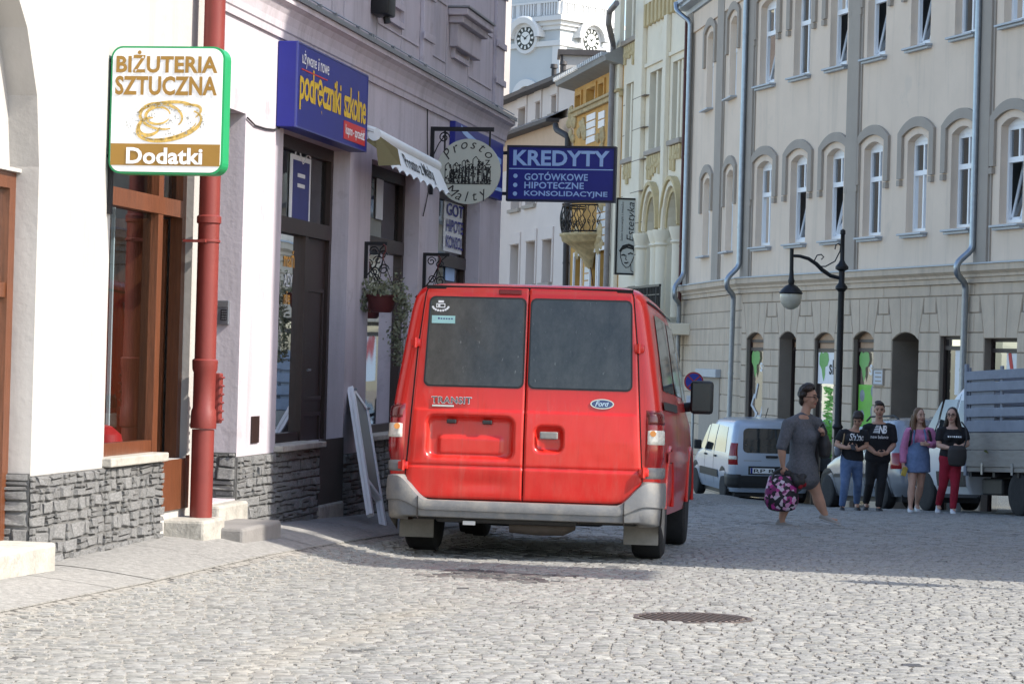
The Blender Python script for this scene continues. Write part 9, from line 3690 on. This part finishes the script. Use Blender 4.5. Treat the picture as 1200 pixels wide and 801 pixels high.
# 4: black T-shirt, red trousers
F = Fig('person', 'person in black T-shirt, red trousers and white trainers with arms crossed', 'person', 1111, 39.6, 599, GRP)
j = F.j
face = Vector((-0.35, -0.92, -0.05))
hc = j(1115.5, 484, -0.02)
hadd, hfeat, hq = head(F, hc, face, M_SKINLT, 1.0)
neck_b, chest, waist, hip = j(1116, 498, 0.0), j(1116, 510), j(1115, 523), j(1113.5, 535)
shA, shB = j(1102, 502), j(1130, 502)
elA, wrA = j(1099.5, 519, -0.04), j(1112, 522, -0.21)
elB, wrB = j(1133, 518, -0.04), j(1122, 520, -0.22)
hpA, hpB = j(1108.5, 540), j(1119.5, 540)
knA, knB, anA, anB = j(1105.5, 566, 0.02), j(1117.5, 566, -0.12), j(1102.5, 588, 0.2), j(1115, 591, -0.14)
t = MB()
hadd(t)
etube(t, [hc + Vector((0, 0.02, -0.05)), neck_b + Vector((0, 0, -0.02))], [(0.045, 0.047), (0.058, 0.052)], DX)
torso_body(t, neck_b, chest, waist, hip)
limb(t, shA, elA, wrA, 0.049, 0.041, 0.027)
limb(t, shB, elB, wrB, 0.049, 0.041, 0.027)
legs(t, hpA, knA, anA, hpB, knB, anB)
hand(t, wrA, (0.95, -0.1, 0.1), (0, -0.2, 1), 0.94, 0.6, (0.1, 0.9, 0))
hand(t, wrB, (-0.95, -0.1, -0.2), (0, -0.2, 1), 0.94, 0.6, (-0.1, 0.9, 0))
blob(t, 'body', M_SKINLT, F.root, 0.009, 4)
hfeat(M_HAIRDK, True)
ts = tee(F, neck_b, shA, shB, chest, waist, j(1114.5, 531), [shA.lerp(elA, .6)], [shB.lerp(elB, .6)], M_TEEBLK, 1.04, bust=0.03)
trousers(F, hip, hpA, knA, anA, hpB, knB, anB, M_REDC)
project_print(ts, [lambda t: [t.quad((j(1108.5 + 2.4 * k, 509).x, -.3, j(1110, 509.2).z), (j(1110.2 + 2.4 * k, 509).x, -.3, j(1110, 509.2).z), (j(1110.2 + 2.4 * k, 509).x, -.3, j(1110, 507.4).z), (j(1108.5 + 2.4 * k, 509).x, -.3, j(1110, 507.4).z)) for k in range(7)]], m=M_SIGNWHITE, parent=ts, name='shirt_print')
t = MB()
ball(t, hq(0, -0.028, 0.04), (0.085, 0.094, 0.094), face)
for e in (-1, 1):
	etube(t, [hq(0.072 * e, -0.02, 0.03), hq(0.085 * e, -0.04, -0.08), hq(0.11 * e, -0.04, -0.20), hq(0.12 * e, 0.0, -0.33)], [(0.026, 0.045), (0.036, 0.055), (0.045, 0.045), (0.025, 0.025)], DX, 10)
etube(t, [hq(0, -0.09, 0.0), hq(0, -0.12, -0.18), hq(0, -0.11, -0.34)], [(0.08, 0.05), (0.11, 0.05), (0.08, 0.04)], DX, 12)
blob(t, 'hair', M_HAIRDK, F.root, 0.009, 1)
for an, kx_ in ((anA, -0.04), (anB, -0.02)):
	shoe(F, (an.x, an.y + 0.05, 0.0), (an.x + kx_, an.y - 0.19, 0.0), M_SHOEW, M_SOLE, 0.048, 0.09)
hb = thing('cross_body_bag', 'black bag held in front of the person in red trousers', 'bag', F.loc + j(1118.5, 543, -0.22))
t = MB()
etube(t, [(0, 0, 0.03), (0, 0, 0.14), (0, 0, 0.26), (0, 0, 0.31)], [(0.13, 0.05), (0.15, 0.06), (0.145, 0.055), (0.12, 0.03)], DX, 16)
blob(t, 'pouch', M_SHOEBK, hb, 0.011, 2)
t = MB()
t.tube([(0.10, 0.0, 0.28), (0.15, 0.06, 0.42), (0.14, 0.12, 0.60), (0.10, 0.26, 0.68)], 0.012, 6)
t.build('strap', M_SHOEBK, hb)
# ------------------------------------------------------------------ street furniture
# lamp post with swan-neck arm
DL = 50.5
pb_ = P(979, 598, DL)
lz = ground(pb_.x, pb_.y)
lp = thing('street_lamp', 'black cast iron street lamp with scrolled arm and hanging globe lantern', 'street lamp', (pb_.x, pb_.y, lz))
def lj(px, py):
	p = P(px, py, DL)
	return Vector((p.x - pb_.x, 0, p.z - lz))
xs0 = lj(985.5, 290).x
def sx(z):
	return 0.0
top = lj(986, 268).z
t = MB()
t.lathe([(0.16, 0), (0.16, 0.12), (0.13, 0.16), (0.12, 0.7), (0.15, 0.75), (0.10, 0.82), (0.075, 1.0), (0.07, lj(981, 500).z - 0.06), (0.11, lj(981, 500).z), (0.07, lj(981, 500).z + 0.07), (0.062, lj(984, 337).z - 0.08), (0.12, lj(984, 337).z - 0.02), (0.12, lj(984, 337).z + .02), (0.06, lj(984, 337).z + 0.1),
		(0.06, lj(984, 314).z - 0.06), (0.13, lj(984, 314).z - 0.02), (0.13, lj(984, 314).z + 0.03), (0.07, lj(984, 314).z + 0.1), (0.045, lj(984, 314).z + 0.16), (0.04, top - 0.12), (0.055, top - 0.1), (0.05, top - 0.03), (0.0, top)], 18)
t.build('post', M_BLACK, lp)
off = -lj(985, 320).x
def la(px, py):
	q = lj(px, py)
	return Vector((q.x + off, 0, q.z))
t = MB()
arm = [la(984, 326), la(972, 323), la(962, 316), la(955, 309), la(946, 303), la(936, 300), la(926.5, 299.5)]
t.tube(arm, [0.035, 0.04, 0.042, 0.04, 0.036, 0.032, 0.03], 8)
t.tube([la(926.5, 291), la(926, 322)], 0.04, 8)
t.build('arm', M_BLACK, lp)
t = MB()
sc1 = [la(984, 285), la(983, 294), la(977, 306), la(966, 312), la(956, 312), la(953, 305), la(956, 299), la(961, 298), la(964, 301), la(961, 304)]
t.tube(sc1, 0.013, 6)
t.tube([la(977, 292), la(978, 287), la(981, 285), la(984, 288)], 0.012, 6)
t.build('scroll', M_BLACK, lp)
c0 = la(925.5, 343)
s_ = DL / F_PX
t = MB()
t.lathe([(0.04, 27 * s_), (0.05, 17 * s_), (0.07, 14 * s_), (3.2 * s_, 10 * s_), (7 * s_, 8 * s_), (12 * s_, 3 * s_), (14 * s_, 0.0), (13.4 * s_, -1.2 * s_), (10 * s_, 0.3 * s_)], 24, c0)
t.build('lamp_cap', M_BLACK, lp)
t = MB()
t.lathe([(12.2 * s_, 0.0), (13 * s_, -4 * s_), (12 * s_, -11 * s_), (8.5 * s_, -16.5 * s_), (4 * s_, -19 * s_), (0, -19.6 * s_)], 24, c0)
t.build('globe', mat('frosted_globe', (0.50, 0.47, 0.38), 0.25, var=0.15, vscale=6, coat=0.4), lp)

# no-stopping sign
DS = 52.0
ps = P(813, 447, DS)
nz_ = ground(ps.x, ps.y)
ns = thing('no_stopping_sign', 'round blue no-stopping sign with red ring and cross beside the van mirror', 'traffic sign', (ps.x, ps.y, nz_), 0)
zc_ = ps.z - nz_
rS = 11.4 * DS / F_PX
def discy(r_, y_, n=36):
	t = MB()
	t.lathe([(0, y_), (r_, y_), (r_, y_ + 0.006), (0, y_ + 0.006)], n, (0, 0, zc_), axis='y', smooth=False)
	return t
discy(rS, -0.02).build('ring', mat('sign_ring_red', (0.35, 0.02, 0.03), 0.4, var=0.05), ns)
discy(rS * 0.84, -0.026).build('disc', mat('sign_disc_blue', (0.015, 0.03, 0.28), 0.4, var=0.05), ns)
for sg in (-1, 1):
	t = MB()
	a = rS * 0.62
	t.bar((-a, -0.03, zc_ - sg * a), (a, -0.03, zc_ + sg * a), rS * 0.13, 0.004, up=(0, 1, 0))
	t.build('cross_bar', MATS['sign_ring_red'], ns)
t = MB()
t.tube([(0, 0.03, 0), (0, 0.03, zc_ + rS)], 0.03, 8)
t.build('pole', M_PIPE, ns)
t = MB()
zz = P(813, 468, DS).z - nz_
t.box((-0.14, -0.012, zz - 0.12), (0.14, 0.0, zz + 0.08))
t.build('supplementary_plate', M_PAPER, ns)

# lamp standard right of the frame: its shadow falls as a thin bar on the lit cobbles
pole_b = cs + Vector((-0.25, -0.42, 0))
gz = ground(pole_b.x, pole_b.y)
lq = thing('street_lamp', 'slender dark street lamp before the tall tenement beyond the right edge', 'street lamp', (pole_b.x, pole_b.y, gz))
t = MB()
t.lathe([(0.12, 0), (0.12, 0.5), (0.07, 0.6), (0.055, 4.6), (0.0, 4.7)], 12)
t.build('post', M_BLACK, lq)
t = MB()
t.lathe([(0.05, 4.6), (0.16, 4.72), (0.2, 5.0), (0.05, 5.2), (0, 5.3)], 12)
t.build('lantern', M_BLACK, lq)
